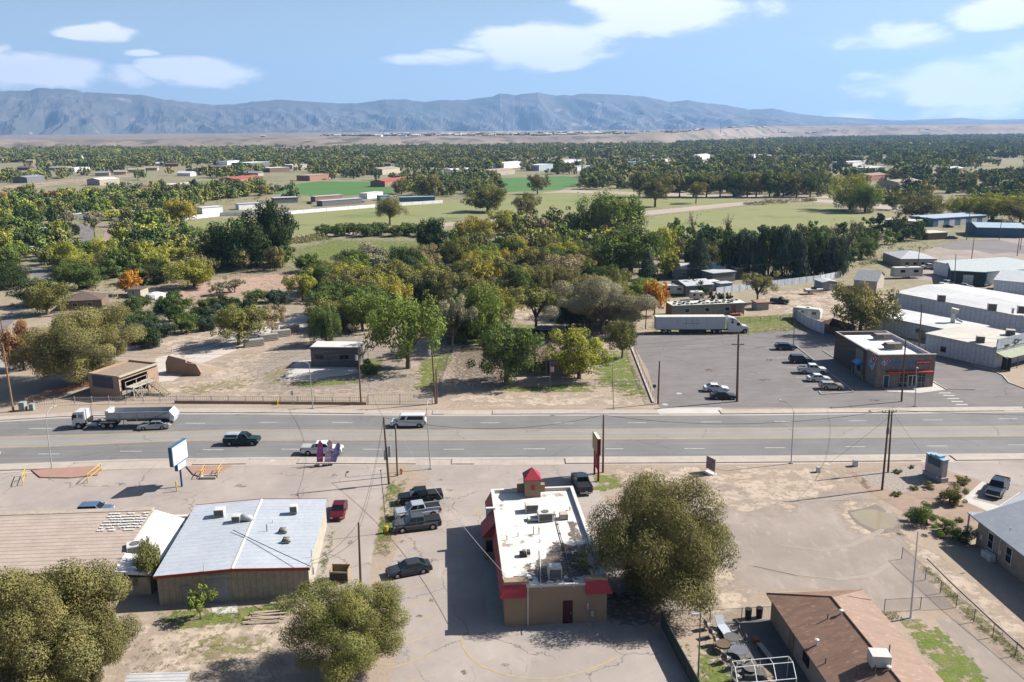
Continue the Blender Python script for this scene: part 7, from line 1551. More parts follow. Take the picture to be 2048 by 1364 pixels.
def crown_np(kind, n, leaf, seed, nl=None):
    g = np.random.default_rng(seed)
    L = nl or {'R': 64, 'C': 70, 'W': 80, 'S': 34, 'N': 60, 'Y': 40, 'B': 22, 'D': 20}[kind]
    u = g.uniform(-1, 1, L); ph = g.uniform(0, 6.283, L); sr = np.sqrt(1 - u * u)
    dirs = np.stack([sr * np.cos(ph), sr * np.sin(ph), u], 1)
    rad = g.uniform(.25, .95, L) ** .8
    env = np.array([R0, R0, H0 / 2]); wob = 1 + .2 * np.sin(3 * ph + seed) * sr + .14 * np.sin(5 * ph + 2 * seed + 3 * u) + g.uniform(-.12, .12, L)
    c = dirs * env * (rad * wob)[:, None]; c[:, 2] += H0 / 2
    lr = g.uniform(.17, .40, L) * R0 * (.72 if kind in 'S' else .8)
    if kind == 'B': c[:, 2] = np.abs(c[:, 2] - H0 / 2) * 1.5 + .6
    if kind in 'NY':
        z = g.uniform(.02, .98, L) ** (1.2 if kind == 'N' else .9); rr = (1 - z) ** .85 if kind == 'N' else np.sin(np.pi * np.clip(z * .85 + .12, 0, 1)) ** .6
        c = np.stack([np.cos(ph) * rr * R0 * .66, np.sin(ph) * rr * R0 * .66, z * H0], 1); lr = R0 * .36 * (rr * .8 + .25)
    w = lr ** 2; k = g.choice(L, n, p=w / w.sum())
    p = g.normal(size=(n, 3)); p /= np.linalg.norm(p, axis=1)[:, None] + 1e-9
    rr = g.uniform(.35, 1.08, n) ** .6
    sz = np.array([1, 1, .85]) if kind not in 'C' else np.array([.8, .8, 1.25])
    q = c[k] + p * (lr[k] * rr)[:, None] * sz
    if kind == 'W': q[:, 2] -= .9 * (np.hypot(q[:, 0], q[:, 1]) / R0) ** 2 + g.exponential(.35, n) * (g.random(n) < .35)
    if kind == 'C': q[:, 2] += g.exponential(.22, n) * (g.random(n) < .4)
    if kind == 'D': q = c[k] + p * (lr[k] * rr)[:, None] * .9
    q[:, 2] = np.maximum(q[:, 2], .02 if kind in 'BNY' else -.6)
    nm = p * .9 + g.normal(size=(n, 3)) * .42; nm[:, 2] += .25; nm /= np.linalg.norm(nm, axis=1)[:, None]
    up = {'C': np.array([.0, 0, 1.0]), 'W': np.array([0, 0, -1.0]), 'Y': np.array([0, 0, 1.0]), 'N': np.array([0, 0, -.3])}.get(kind, np.array([0, 0, 0.]))
    t = up + g.normal(size=(n, 3)) * (.45 if kind in 'CWY' else 1); t -= nm * (t * nm).sum(1)[:, None]; t /= np.linalg.norm(t, axis=1)[:, None] + 1e-9
    b_ = np.cross(nm, t); s = leaf * g.uniform(.6, 1.35, n)
    asp = {'C': 1.35, 'W': 1.7, 'Y': 1.5}.get(kind, 1.15)
    T_ = t * (s * asp)[:, None] * .5; Bn = b_ * (s / asp)[:, None] * .5
    V = np.stack([q - T_, q + Bn * .9, q + T_, q - Bn * .9], 1).reshape(-1, 3)
    tint = g.uniform(.15, .8, L)[k] * .75 + g.uniform(0, .3, n); hue = (g.uniform(0, 1, L) ** 2.2)[k] * .8 + g.uniform(0, .25, n)
    return V, np.repeat(np.clip(tint, 0, 1.2), 4), np.repeat(np.clip(hue, 0, 1), 4), c, lr
def np_mesh(name, V, tint, hue, m, extra=None):
    me = D.meshes.new(name); nv = len(V); nf = nv // 4
    me.vertices.add(nv); me.vertices.foreach_set('co', V.astype(np.float32).ravel()); me.loops.add(nv); me.loops.foreach_set('vertex_index', np.arange(nv, dtype=np.int32))
    me.polygons.add(nf); me.polygons.foreach_set('loop_start', np.arange(0, nv, 4, dtype=np.int32)); me.polygons.foreach_set('loop_total', np.full(nf, 4, dtype=np.int32))
    me.update(calc_edges=True)
    for nme, arr in (('tint', tint), ('hue', hue)):
        at = me.attributes.new(nme, 'FLOAT', 'POINT'); at.data.foreach_set('value', arr.astype(np.float32))
    if extra is not None:
        at = me.attributes.new('col', 'FLOAT_COLOR', 'POINT'); at.data.foreach_set('color', extra.astype(np.float32).ravel())
    me.materials.append(m); return me
def trunk_mesh(kind, seed, c, lr, th=3.0):
    """trunk of nominal bare height th below a nominal crown"""
    g = random.Random(seed); b = MB(); r = .34 if kind != 'S' else .26
    n = {'R': 9, 'C': 8, 'W': 9, 'S': 16, 'N': 3, 'Y': 2, 'B': 5, 'D': 26}[kind]
    top = th + (1.2 if kind in 'RCWSDB' else 5)
    b.tube([(0, 0, -.2), (.08, .05, th * .5), (.0, .1, top)], [r * 1.25, r, r * .6], 7)
    idx = list(range(len(c))); g.shuffle(idx)
    for i in idx[:n]:
        e_ = c[i]; ez = e_[2] + th; s_ = (g.uniform(-.05, .05), g.uniform(-.05, .05), th * g.uniform(.6, 1.0) + (0 if kind != 'N' else 1))
        m_ = (e_[0] * .45, e_[1] * .45, s_[2] + (ez - s_[2]) * .55); ed = (e_[0] * .95, e_[1] * .95, ez)
        b.tube([s_, m_, ed], [r * .5, r * .3, r * .08], 5)
        for _ in range(4 if kind in 'SD' else 2):
            t = g.uniform(.3, .9); a = Vector(m_).lerp(Vector(ed), t); b.tube([a, a + Vector((g.uniform(-1.4, 1.4), g.uniform(-1.4, 1.4), g.uniform(.2, 1.7)))], [r * .14, r * .03], 4)
    me_o = b.build('trunk', m_bark); me = me_o.data; D.objects.remove(me_o); return me
LOD = {0: (150000, .095), 1: (13000, .27), 2: (3200, .55)}
_cr = {}
def proto(kind, lod, var):
    k = (kind, lod, var)
    if k not in _cr:
        n, lf = LOD[lod]
        n = int(n * {'S': .5, 'D': .03, 'B': .5, 'N': .8, 'Y': .8}.get(kind, 1))
        V, ti, hu, c, lr = crown_np(kind, n, lf, 11 * var + ord(kind), None)
        _cr[k] = (np_mesh('crown', V, ti, hu, m_leaf), trunk_mesh(kind, var, c, lr))
    return _cr[k]
COL = {'olive': (.125, .125, .055), 'oliveg': (.105, .125, .045), 'green': (.065, .105, .025), 'dark': (.035, .055, .022), 'bright': (.125, .165, .03), 'ygreen': (.19, .19, .035), 'yellow': (.33, .25, .03), 'orange': (.33, .16, .03), 'tan': (.21, .165, .085), 'grey': (.14, .135, .09), 'spruce': (.045, .065, .045), 'rust': (.17, .09, .04)}
COL = {k: tuple(x * (1.15 if k in ('dark', 'spruce', 'yellow', 'orange') else 1.45) for x in v) for k, v in COL.items()}
COL.update(yellow=(.27, .235, .05), green=(.09, .125, .038), ygreen=(.235, .245, .05), bright=(.135, .18, .045), oliveg=(.145, .15, .052), olive=(.155, .148, .062), tan=(.23, .19, .11)); COL = {k: tuple(x * 1.14 for x in v) for k, v in COL.items()}
rt = random.Random(77); ntree = [0]
def tree(px, by, wpx, ty, kind, col, label=None, bare=.22, name=None, cat='tree', group=None, at=None, R_=None, H_=None):
    g = G(px, by) if at is None else Vector((at[0], at[1], 0)); s = S(g)
    Rr = (wpx / 2 / s) if R_ is None else R_; H = (Zat((g.x, g.y + Rr * .15, 0), ty) if H_ is None else H_)
    H = max(H, .6); pxs_ = Rr * s
    lod = 0 if pxs_ > 75 else (1 if pxs_ > 30 else 2)
    nm = name or {'N': 'conifer_tree', 'Y': 'cypress_tree', 'B': 'shrub', 'D': 'bare_tree'}.get(kind, 'leafy_tree')
    cm, tm = proto(kind, lod, rt.randrange(3) if lod else rt.randrange(2))
    rz = rt.uniform(0, 6.28)
    e = E(nm, label or 'tree', 'shrub' if nm == 'shrub' else cat, g, rz, group)
    th = H * bare if kind not in 'BNY' else H * .04
    c = D.objects.new('crown', cm); C.objects.link(c); c.parent = e; c.location = (0, 0, th)
    k = Rr / R0 / 1.02; c.scale = (k * rt.uniform(.93, 1.05), k * rt.uniform(.93, 1.05), (H - th) / (H0 * 1.06)); v = rt.uniform(.88, 1.12)
    cc = COL[col]; c.color = (cc[0] * v, cc[1] * v, cc[2] * v, 1)
    t = D.objects.new('trunk', tm); C.objects.link(t); t.parent = e; t.scale = (k * .9, k * .9, (H - (H - th) * .12) / (3.0 + H0 * .95)) if kind not in 'BNY' else (k, k, H / 12)
    ntree[0] += 1; return e
T_ = tree
T_(1320, 1186, 312, 930, 'W', 'olive', 'huge drooping olive tree shading the back of the restaurant', .1)
T_(705, 1345, 240, 1170, 'R', 'oliveg', 'big round olive tree at the bottom edge left of the restaurant lot', .12)
T_(115, 1400, 330, 1095, 'S', 'olive', 'wide ragged yellow olive tree filling the bottom left corner', .08)
T_(60, 1395, 330, 1110, 'R', 'olive', 'dense olive tree at the bottom left, below the tiled roof', .05)
T_(190, 1390, 200, 1180, 'S', 'olive', 'rounded olive tree at the bottom left, nearest the dirt yard', .05)
T_(302, 1178, 62, 1062, 'W', 'oliveg', 'slim olive tree wedged between the white side slope and the metal workshop', .12)
T_(402, 1238, 55, 1166, 'S', 'bright', 'young light green tree before the workshop roller door', .2)
T_(160, 772, 235, 612, 'R', 'olive', 'very wide olive tree left of the tan block building', .1)
T_(48, 740, 75, 640, 'R', 'rust', 'orange brown tree merging into the wide olive tree', .1)
T_(478, 690, 112, 598, 'R', 'oliveg', 'yellow olive tree above the concrete ramp', .12)
T_(545, 668, 70, 595, 'S', 'tan', 'pale tan tree above the lumber stacks', .15)
T_(653, 690, 72, 608, 'C', 'green', 'bright green round tree behind the low grey building', .1)
T_(816, 737, 150, 588, 'C', 'bright', 'large bright cottonwood standing free in the dirt yard', .25)
T_(906, 705, 80, 575, 'S', 'grey', 'thin half bare tree between the cottonwood and the dark mulberry', .35)
T_(1012, 768, 140, 632, 'R', 'green', 'dense dark green tree hiding the left half of the yard house', .08)
T_(1158, 757, 132, 652, 'R', 'ygreen', 'yellow green tree in front of the right half of the yard house', .16)
T_(1244, 716, 66, 640, 'R', 'oliveg', 'small olive tree at the corner of the grey lot', .2)
T_(968, 690, 100, 565, 'C', 'bright', 'tall light green cottonwood behind the dark mulberry', .2)
T_(1072, 660, 120, 552, 'S', 'oliveg', 'leaning open tree beside the trampoline', .3)
T_(1205, 668, 190, 545, 'S', 'grey', 'very wide grey brown open tree left of the semi trailer', .12)
T_(1180, 660, 150, 560, 'S', 'olive', 'open olive tree overlapping the wide grey brown tree', .12)
T_(1309, 630, 52, 553, 'R', 'orange', 'vivid orange autumn tree behind the semi trailer', .15)
T_(1720, 672, 128, 555, 'R', 'olive', 'big dark olive tree beside the dumpster enclosure', .08)
T_(1840, 676, 54, 640, 'B', 'bright', 'small round green tree against the white sheds', name='leafy_tree')
T_(1514, 606, 78, 532, 'S', 'olive', 'open olive tree right of the mobile home', .25)
T_(1899, 1006, 62, 950, 'B', 'oliveg', 'small dark tree in the gravel bed beside the monument sign', name='leafy_tree')
T_(1852, 1046, 88, 1000, 'B', 'green', 'spiky green hedge bush left of the row in the gravel bed')
T_(1888, 1064, 66, 1032, 'B', 'green', 'green hedge bush in the middle of the row in the gravel bed')
T_(1920, 1082, 66, 1040, 'B', 'dark', 'dark green hedge bush at the right end of the row')
for x, y, w, t, c, lb in ((1795, 945, 22, 934, 'olive', 'small olive shrub left of the monument sign'), (1830, 978, 24, 968, 'oliveg', 'small olive shrub just below the monument sign'), (1792, 990, 26, 978, 'bright', 'low bright green shrub in the gravel bed'), (1926, 968, 34, 945, 'olive', 'grey olive shrub right of the monument sign'), (1855, 975, 30, 960, 'oliveg', 'low yellow olive shrub between the sign and the small tree'), (1822, 936, 14, 930, 'dark', 'tiny dark shrub on the rocks near the road'), (1920, 1042, 22, 1032, 'olive', 'small dry shrub above the dark hedge bush')): T_(x, y, w, t, 'B', c, lb)
for x, y, w, t, c, lb in ((1395, 590, 55, 548, 'dark', 'clipped dark bush, largest behind the mobile home'), (1425, 600, 22, 578, 'dark', 'clipped dark bush second behind the mobile home'), (1442, 600, 20, 578, 'dark', 'clipped dark bush third behind the mobile home'), (1458, 600, 18, 580, 'dark', 'clipped dark bush fourth behind the mobile home'), (733, 745, 48, 712, 'green', 'dark shrub in shade beside the low grey building'), (455, 1226, 0, 0, '', '')): 
    if w: T_(x, y, w, t, 'B', c, lb)
T_(1398, 556, 62, 455, 'N', 'spruce', 'tall dark spruce hiding the silver roofed house')
T_(1295, 560, 52, 500, 'N', 'spruce', 'blue grey spruce left of the motor home')
T_(1602, 556, 44, 470, 'N', 'spruce', 'pointed spruce in front of the cypress row')
for i, (x, w, t) in enumerate(((1458, 50, 468), (1482, 46, 462), (1508, 46, 460), (1536, 50, 452), (1562, 46, 450), (1586, 46, 458), (1622, 50, 455), (1650, 48, 462), (1672, 46, 470))):
    T_(x, 552, w * 1.1, t, 'Y', 'spruce' if i % 3 else 'dark', 'dark cypress tree number %s from the left in the dense row' % ['one', 'two', 'three', 'four', 'five', 'six', 'seven', 'eight', 'nine'][i], group='dense dark cypress row')
T_(1690, 535, 70, 420, 'D', 'grey', 'tall bare pale tree right of the cypress row', .25)
T_(1385, 470, 40, 418, 'D', 'grey', 'leafless thin tree at the edge of the right field', .2); T_(1455, 470, 34, 422, 'D', 'grey', 'second leafless thin tree at the edge of the right field', .2)
T_(1232, 482, 132, 385, 'C', 'bright', 'huge yellow topped cottonwood at the corner of the fields', .12)
T_(1262, 545, 150, 440, 'R', 'green', 'massive dark green tree right of the belt below the cottonwood', .05)
T_(1325, 530, 60, 445, 'R', 'ygreen', 'yellow green tree on the right flank of the massive dark one', .1)
T_(1338, 556, 50, 498, 'R', 'ygreen', 'small yellow tree just left of the tall spruce', .1)
T_(545, 528, 100, 395, 'R', 'dark', 'tall dark tree on the right of the big dark clump', .05); T_(490, 535, 130, 430, 'R', 'dark', 'widest dark tree in the big dark clump', .05); T_(440, 530, 90, 450, 'R', 'green', 'dark green tree on the left of the big dark clump', .05)
T_(363, 452, 68, 392, 'R', 'yellow', 'round bright yellow tree beside the long white wall', .15)
T_(389, 575, 92, 515, 'R', 'ygreen', 'yellow green dome shaped tree beside the pink clearing', .08)
T_(260, 590, 46, 538, 'R', 'orange', 'orange tree behind the brown shingled house', .1)
T_(470, 585, 48, 548, 'S', 'grey', 'pale grey olive shrub tree in the pink clearing, right one', .1); T_(440, 590, 44, 556, 'S', 'grey', 'pale grey olive shrub tree in the pink clearing, left one', .1)
T_(22, 566, 60, 490, 'R', 'green', 'round dark tree beside the curved street at the left edge', .25); T_(190, 475, 44, 410, 'S', 'grey', 'half bare grey tree beside the winding lane', .3)
T_(138, 468, 34, 415, 'S', 'grey', 'thin bare topped tree left of the winding lane', .3); T_(152, 470, 18, 445, 'Y', 'dark', 'small dark upright tree beside the winding lane')
T_(780, 450, 62, 388, 'W', 'olive', 'lone tree standing in the pale field before the wall', .3)
T_(975, 424, 92, 368, 'R', 'oliveg', 'wide tree at the left end of the middle field', .08); T_(1055, 434, 62, 384, 'R', 'olive', 'round olive tree at the edge of the middle field', .08)
T_(860, 396, 58, 346, 'R', 'olive', 'tall olive tree above the wall end', .1); T_(803, 388, 40, 358, 'R', 'oliveg', 'smaller olive tree left of the one above the wall end', .1)
T_(1075, 388, 44, 344, 'R', 'olive', 'grey olive tree at the gap between the green fields', .15)
T_(1310, 414, 70, 352, 'R', 'olive', 'tall pale trunked tree on the field corner, left of two', .25); T_(1392, 407, 40, 362, 'R', 'olive', 'small tree standing in front of the cottonwood row', .35)
T_(1700, 420, 90, 342, 'C', 'ygreen', 'big yellow green cottonwood right of the fields', .08); T_(1730, 425, 70, 362, 'C', 'bright', 'bright green cottonwood below the big yellow one', .08)
T_(1845, 440, 95, 382, 'R', 'olive', 'broad grey olive tree above the bare red field', .05)
T_(1985, 440, 110, 385, 'R', 'ygreen', 'yellow green wide tree right of the blue storage sheds', .08); T_(1925, 432, 80, 388, 'C', 'ygreen', 'yellow tree behind the long blue storage shed', .08); T_(2040, 445, 70, 400, 'R', 'olive', 'grey olive tree at the right edge above the blue shed', .08)
T_(945, 500, 85, 430, 'R', 'yellow', 'golden tree behind the pasture', .1); T_(860, 505, 70, 432, 'R', 'dark', 'dark half of the tree pair beside the golden tree', .08); T_(905, 540, 66, 472, 'R', 'oliveg', 'olive tree standing at the corner of the pasture', .1)
T_(700, 590, 100, 520, 'R', 'ygreen', 'yellow orange topped tree in the middle of the belt', .08); T_(740, 545, 130, 488, 'R', 'grey', 'wide grey green tree on the pasture', .08); T_(613, 545, 56, 505, 'R', 'green', 'small dark tree left on the pasture', .08)
T_(975, 590, 60, 518, 'R', 'yellow', 'thin yellow orange tree behind the light green cottonwood', .1)
T_(1015, 470, 90, 418, 'R', 'ygreen', 'yellow orange tree behind the belt near the middle field', .08)
for i, x in enumerate(range(1278, 1640, 26)): T_(x + (i * 37 % 9), 394, 46, 338 + (i * 53 % 10), 'R', ['olive', 'green', 'oliveg'][i % 3], 'tall tree of the cottonwood row behind the fields, %s from the left' % ['first', 'second', 'third', 'fourth', 'fifth', 'sixth', 'seventh', 'eighth', 'ninth', 'tenth', 'eleventh', 'twelfth', 'thirteenth', 'fourteenth'][i], .2, group='cottonwood row behind the fields')
for i, x in enumerate(range(650, 850, 28)): T_(x, 470 + (i % 2) * 3, 44, 448 - (i * 31 % 7), 'R', 'green', 'dark hedge tree along the field edge, %s from the left' % ['first', 'second', 'third', 'fourth', 'fifth', 'sixth', 'seventh', 'eighth'][i], .03, group='hedge trees at the field edge')
print('hand trees', ntree[0])
# ---------------------------------------------------------------- filled belts of trees
def inside(p, poly):
    c = False; n = len(poly); j = n - 1
    for i in range(n):
        if (poly[i][1] > p[1]) != (poly[j][1] > p[1]) and p[0] < (poly[j][0] - poly[i][0]) * (p[1] - poly[i][1]) / (poly[j][1] - poly[i][1]) + poly[i][0]: c = not c
        j = i
    return c
clear = [[(355, 480), (365, 436), (560, 428), (800, 408), (895, 398), (1078, 382), (1250, 377), (1490, 397), (1310, 420), (1180, 434), (905, 446), (700, 467), (580, 478)],
         [(1280, 464), (1300, 424), (1480, 402), (1600, 392), (1660, 408), (1830, 440), (1700, 474), (1500, 484)], [(540, 394), (590, 365), (640, 360), (792, 360), (792, 392)], [(1000, 354), (1130, 349), (1185, 362), (1120, 384), (1010, 387)],
         [(370, 374), (400, 357), (520, 358), (530, 374)], [(400, 440), (400, 410), (720, 395), (890, 392), (900, 405), (560, 432)],
         [(280, 610), (330, 562), (480, 548), (620, 540), (660, 556), (600, 590), (420, 610)], [(560, 505), (650, 476), (860, 478), (900, 500), (850, 545), (620, 560)],
         [(1000, 605), (1100, 600), (1090, 640), (1010, 645)], [(1330, 640), (1330, 535), (1500, 530), (1700, 550), (1780, 490), (1900, 480), (2100, 440), (2100, 700), (1700, 700), (1480, 700)], [(1860, 500), (1840, 470), (1890, 425), (1975, 424), (1990, 440), (2100, 440), (2100, 520)],
         [(-60, 700), (-60, 640), (0, 605), (62, 550), (-60, 548), (-60, 522), (80, 528), (106, 550), (92, 590), (40, 645), (0, 690)], [(140, 510), (140, 440), (215, 440), (255, 450), (215, 515)], [(100, 625), (110, 580), (330, 580), (340, 615)], [(1790, 425), (1860, 398), (2000, 396), (1950, 420)],
         [(-80, 398), (100, 370), (280, 350), (305, 342), (100, 360), (-80, 378)], [(470, 378), (450, 362), (560, 340), (620, 350), (600, 375)], [(780, 395), (640, 408), (640, 385), (780, 380)]]
areas = [('below the white wall', [(0, 640), (-60, 420), (130, 395), (350, 430), (370, 520), (300, 600), (100, 640)], ['oliveg', 'green', 'bright', 'ygreen', 'dark'], 10, (3.8, 7.2), (6, 11)),
         ('behind the wide olive tree', [(180, 690), (200, 610), (300, 600), (420, 600), (590, 600), (590, 618), (440, 655), (300, 695)], ['dark', 'spruce', 'green', 'dark'], 7.0, (2.2, 3.6), (3, 5.5)),
         ('above the dirt yard', [(600, 650), (600, 560), (700, 520), (900, 500), (1180, 440), (1260, 480), (1290, 645), (1150, 665), (900, 700), (800, 620), (700, 680)], ['oliveg', 'olive', 'green', 'green', 'tan', 'oliveg', 'olive', 'dark', 'ygreen', 'oliveg', 'olive', 'yellow', 'bright'], 10.6, (4.2, 7.8), (7, 12)),
         ('beside the cypress row', [(1350, 530), (1340, 475), (1500, 470), (1700, 455), (1800, 445), (1860, 470), (1870, 500), (1780, 520), (1700, 548)], ['green', 'dark', 'olive', 'bright'], 9, (3.2, 5.2), (6, 9)),
         ('around the big dark clump', [(370, 540), (360, 480), (560, 478), (600, 500), (560, 550), (400, 560)], ['green', 'dark', 'olive'], 9, (3.5, 5), (6, 9))]
far_area = [[(-200, 460), (-200, 292), (420, 300), (600, 292), (1100, 292), (1400, 285), (1650, 276), (2250, 268), (2250, 460), (1850, 430), (1640, 402), (1480, 394), (1240, 380), (1100, 390), (950, 398), (890, 398), (640, 402), (530, 405), (300, 430), (130, 420)]]
cand = []; rf_ = random.Random(5)
hand = [(o.location.x, o.location.y) for o in C.objects if o.get('category') == 'tree']
houses = [(b_.location.x, b_.location.y) for b_ in B]
hx = []
for b_ in B:
    L_ = (P2(b_.location)[0], P2(b_.location)[1]); hx.append(L_)
def blocked(p2, near=True):
    for c_ in clear:
        if inside(p2, c_): return True
    for x, y in hx:
        if -6 < p2[0] - x < 42 and -3 < p2[1] - y < 5: return True
    return False
for nm, poly, pal, sp, rr, hh in areas:
    gp = [G(*p) for p in poly]; x0, x1 = min(p.x for p in gp), max(p.x for p in gp); y0, y1 = min(p.y for p in gp), max(p.y for p in gp); y = y0
    while y < y1:
        x = x0; sq = sp * (1 if y < 330 else 1.25)
        while x < x1:
            q = Vector((x + rf_.uniform(-.5, .5) * sq, y + rf_.uniform(-.5, .5) * sq, 0)); p2 = P2(q)
            if inside(p2, poly) and not blocked(p2) and all((q.x - a) ** 2 + (q.y - b_) ** 2 > 14 for a, b_ in hand): cand.append((q.y, q, nm, rf_.choice(pal), rf_.uniform(*rr), rf_.uniform(*hh)))
            x += sq
        y += sq
cand.sort(key=lambda c_: c_[0]); room = 292 - sum(1 for o in C.objects if o.parent is None and o.get('category') == 'tree')
print('candidates', len(cand), 'room', room)
near, rest = cand[:room], cand[room:]
CW = {'oliveg': 'yellow olive', 'olive': 'olive', 'green': 'green', 'bright': 'light green', 'ygreen': 'yellow green', 'yellow': 'golden', 'dark': 'dark green', 'spruce': 'blue green', 'tan': 'tan', 'grey': 'grey'}
U_ = 'x first second third fourth fifth sixth seventh eighth ninth tenth eleventh twelfth thirteenth fourteenth fifteenth sixteenth seventeenth eighteenth nineteenth'.split()
def ordn(n): return U_[n] if n < 20 else {2: 'twentieth', 3: 'thirtieth', 4: 'fortieth', 5: 'fiftieth'}[n // 10] if n % 10 == 0 else ['twenty', 'thirty', 'forty', 'fifty'][n // 10 - 2] + ' ' + U_[n % 10]
ORD = [ordn(k) for k in range(1, 60)]
bk = {}
for c_ in near: bk.setdefault((c_[2], c_[3]), []).append(c_)
for (nm, cl_), ls_ in bk.items():
    ls_.sort(key=lambda c_: P2(c_[1])[0])
    for i, c_ in enumerate(ls_):
        tree(0, 0, 0, 0, rf_.choice('RRRSC' if cl_ not in ('dark', 'spruce') else 'RRY'), cl_, '%s tree, %s of its colour from left %s' % (CW[cl_], ORD[i], nm) if len(ls_) > 1 else '%s tree, the only one of its colour %s' % (CW[cl_], nm), .08, at=c_[1], R_=c_[4], H_=c_[5], group='trees ' + nm)
# ---- the valley woodland beyond, one mass
Vs, Ts, Hs, Cs = [], [], [], []
base = {k: [crown_np('R' if k else 'C', n_, lf_, 50 + j + 7 * k, 16) for j in range(4)] for k, (n_, lf_) in enumerate(((300, 1.15), (300, 1.15)))}
big = [crown_np('R', 1100, .68, 90 + j, 26) for j in range(4)]
def stuff_tree(q, R_, H_, col, hi=False):
    V, ti, hu, _, _ = big[rf_.randrange(4)] if hi else base[rf_.randrange(2)][rf_.randrange(4)]
    a = rf_.uniform(0, 6.28); ca, sa = math.cos(a), math.sin(a)
    W_ = np.stack([(V[:, 0] * ca - V[:, 1] * sa) * R_ / R0 + q[0], (V[:, 0] * sa + V[:, 1] * ca) * R_ / R0 + q[1], V[:, 2] * H_ / H0 + q[2]], 1)
    Vs.append(W_); Ts.append(ti); Hs.append(hu); v = rf_.uniform(.8, 1.2); Cs.append(np.tile(np.array([col[0] * v, col[1] * v, col[2] * v, 1.0]), (len(V), 1)))
for c_ in rest: stuff_tree((c_[1].x, c_[1].y, 0), c_[4], c_[5], COL[c_[3]], True)
pal = ['olive', 'oliveg', 'green', 'green', 'dark', 'olive', 'oliveg', 'bright', 'ygreen']
d = 470.0; nfar = 0
while d < 5200:
    sp = 14 * (d / 500) ** .38; half = d * .72; x = -half
    while x < half:
        q = (x + rf_.uniform(-.5, .5) * sp, d + rf_.uniform(-.5, .5) * sp, 0); p2 = P2(q)
        x += sp
        if not inside(p2, far_area[0]) or blocked(p2): continue
        dens = N.noise((q[0] / 160, q[1] / 200, 0)) + .55 * N.noise((q[0] / 50, q[1] / 60, 4))
        if not ((1100 < p2[0] < 1660 and 338 < p2[1] < 394) or (800 < p2[0] < 1000 and 356 < p2[1] < 396)) and dens < (-.05 if p2[1] > 325 else -.2) and p2[1] > 288: continue
        if 120 < p2[0] < 560 and 352 < p2[1] < 412 and dens < .25: continue
        if mesa_z(q[0], q[1]) > 3 and q[1] > 1850: continue
        R_ = rf_.uniform(3.6, 10) * (1 + .25 * (d > 1200)); u = rf_.random(); col = COL['yellow'] if u < .045 else COL['ygreen'] if u < .1 else COL[rf_.choice(pal)]
        stuff_tree(q, R_, rf_.uniform(7, 12.5), tuple(.62 * a_ + .38 * b_ for a_, b_ in zip(col, (.135, .15, .07))), d < 800); nfar += 1
    d += sp * .95
for x, y in tp[:170]:
    for _ in range(3): qx, qy = x + rf_.uniform(-40, 40), y + rf_.uniform(-30, 30); stuff_tree((qx, qy, mesa_z(qx, qy) - .5), rf_.uniform(3, 5), rf_.uniform(4, 7), COL['dark'])
def mass_mat():
    m, nt, ns, ls = nt_new('woodland_foliage')
    out = ns.new('ShaderNodeOutputMaterial'); d_ = ns.new('ShaderNodeBsdfDiffuse'); a = ns.new('ShaderNodeAttribute'); a.attribute_name = 'tint'; b = ns.new('ShaderNodeAttribute'); b.attribute_name = 'hue'; c_ = ns.new('ShaderNodeAttribute'); c_.attribute_name = 'col'
    col = mixc(ns, ls, 1.0, c_.outputs['Color'], math_(ns, ls, 'ADD', math_(ns, ls, 'MULTIPLY', a.outputs['Fac'], .7), .65), 'MULTIPLY')
    col = mixc(ns, ls, math_(ns, ls, 'MULTIPLY', b.outputs['Fac'], .15), col, mixc(ns, ls, 1.0, col, (1.3, 1.15, .8), 'MULTIPLY'))
    ls.new(col, d_.inputs[0]); ls.new(d_.outputs[0], out.inputs[0]); return m
m_mass = mass_mat()
print('far trees', nfar, len(Vs))
o = D.objects.new('woodland', np_mesh('woodland', np.concatenate(Vs), np.concatenate(Ts), np.concatenate(Hs), m_mass, np.concatenate(Cs))); C.objects.link(o); o['kind'] = 'stuff'
# ---- weeds and scrub near the camera: loose tufts
def tufts(name, polys, n, size, cols, seed):
    g = random.Random(seed); Vs, Ts, Hs, Cs = [], [], [], []; bs = [crown_np('B', 60, .9, 200 + j, 8) for j in range(3)]
    for poly in polys:
        xs_, ys_ = [p[0] for p in poly], [p[1] for p in poly]; k = 0; t = 0
        while k < n and t < n * 30:
            t += 1; p = (g.uniform(min(xs_), max(xs_)), g.uniform(min(ys_), max(ys_)))
            if not inside(p, poly): continue
            k += 1; q = G(*p); V, ti, hu, _, _ = bs[g.randrange(3)]; r_ = g.uniform(*size); a = g.uniform(0, 6.28); ca, sa = math.cos(a), math.sin(a)
            Vs.append(np.stack([(V[:, 0] * ca - V[:, 1] * sa) * r_ / R0 + q.x, (V[:, 0] * sa + V[:, 1] * ca) * r_ / R0 + q.y, V[:, 2] * r_ * .9 / H0], 1)); Ts.append(ti); Hs.append(hu)
            c_ = COL[g.choice(cols)]; Cs.append(np.tile(np.array([c_[0], c_[1], c_[2], 1.0]), (len(V), 1)))
    o = D.objects.new(name, np_mesh(name, np.concatenate(Vs), np.concatenate(Ts), np.concatenate(Hs), m_mass, np.concatenate(Cs))); C.objects.link(o); o['kind'] = 'stuff'
tufts('weeds', [[(778, 962), (818, 956), (792, 1050), (776, 1115), (750, 1110), (768, 1000)]], 170, (.12, .5), ['bright', 'oliveg', 'tan'], 1)
tufts('weeds', [[(318, 1222), (615, 1200), (628, 1212), (470, 1240), (320, 1240)], [(628, 1196), (640, 1196), (668, 1060), (662, 1050)]], 90, (.12, .45), ['bright', 'green', 'oliveg'], 2)
tufts('weeds', [[(240, 1240), (620, 1225), (560, 1364), (260, 1364)]], 260, (.05, .4), ['tan', 'oliveg', 'olive', 'tan'], 3)
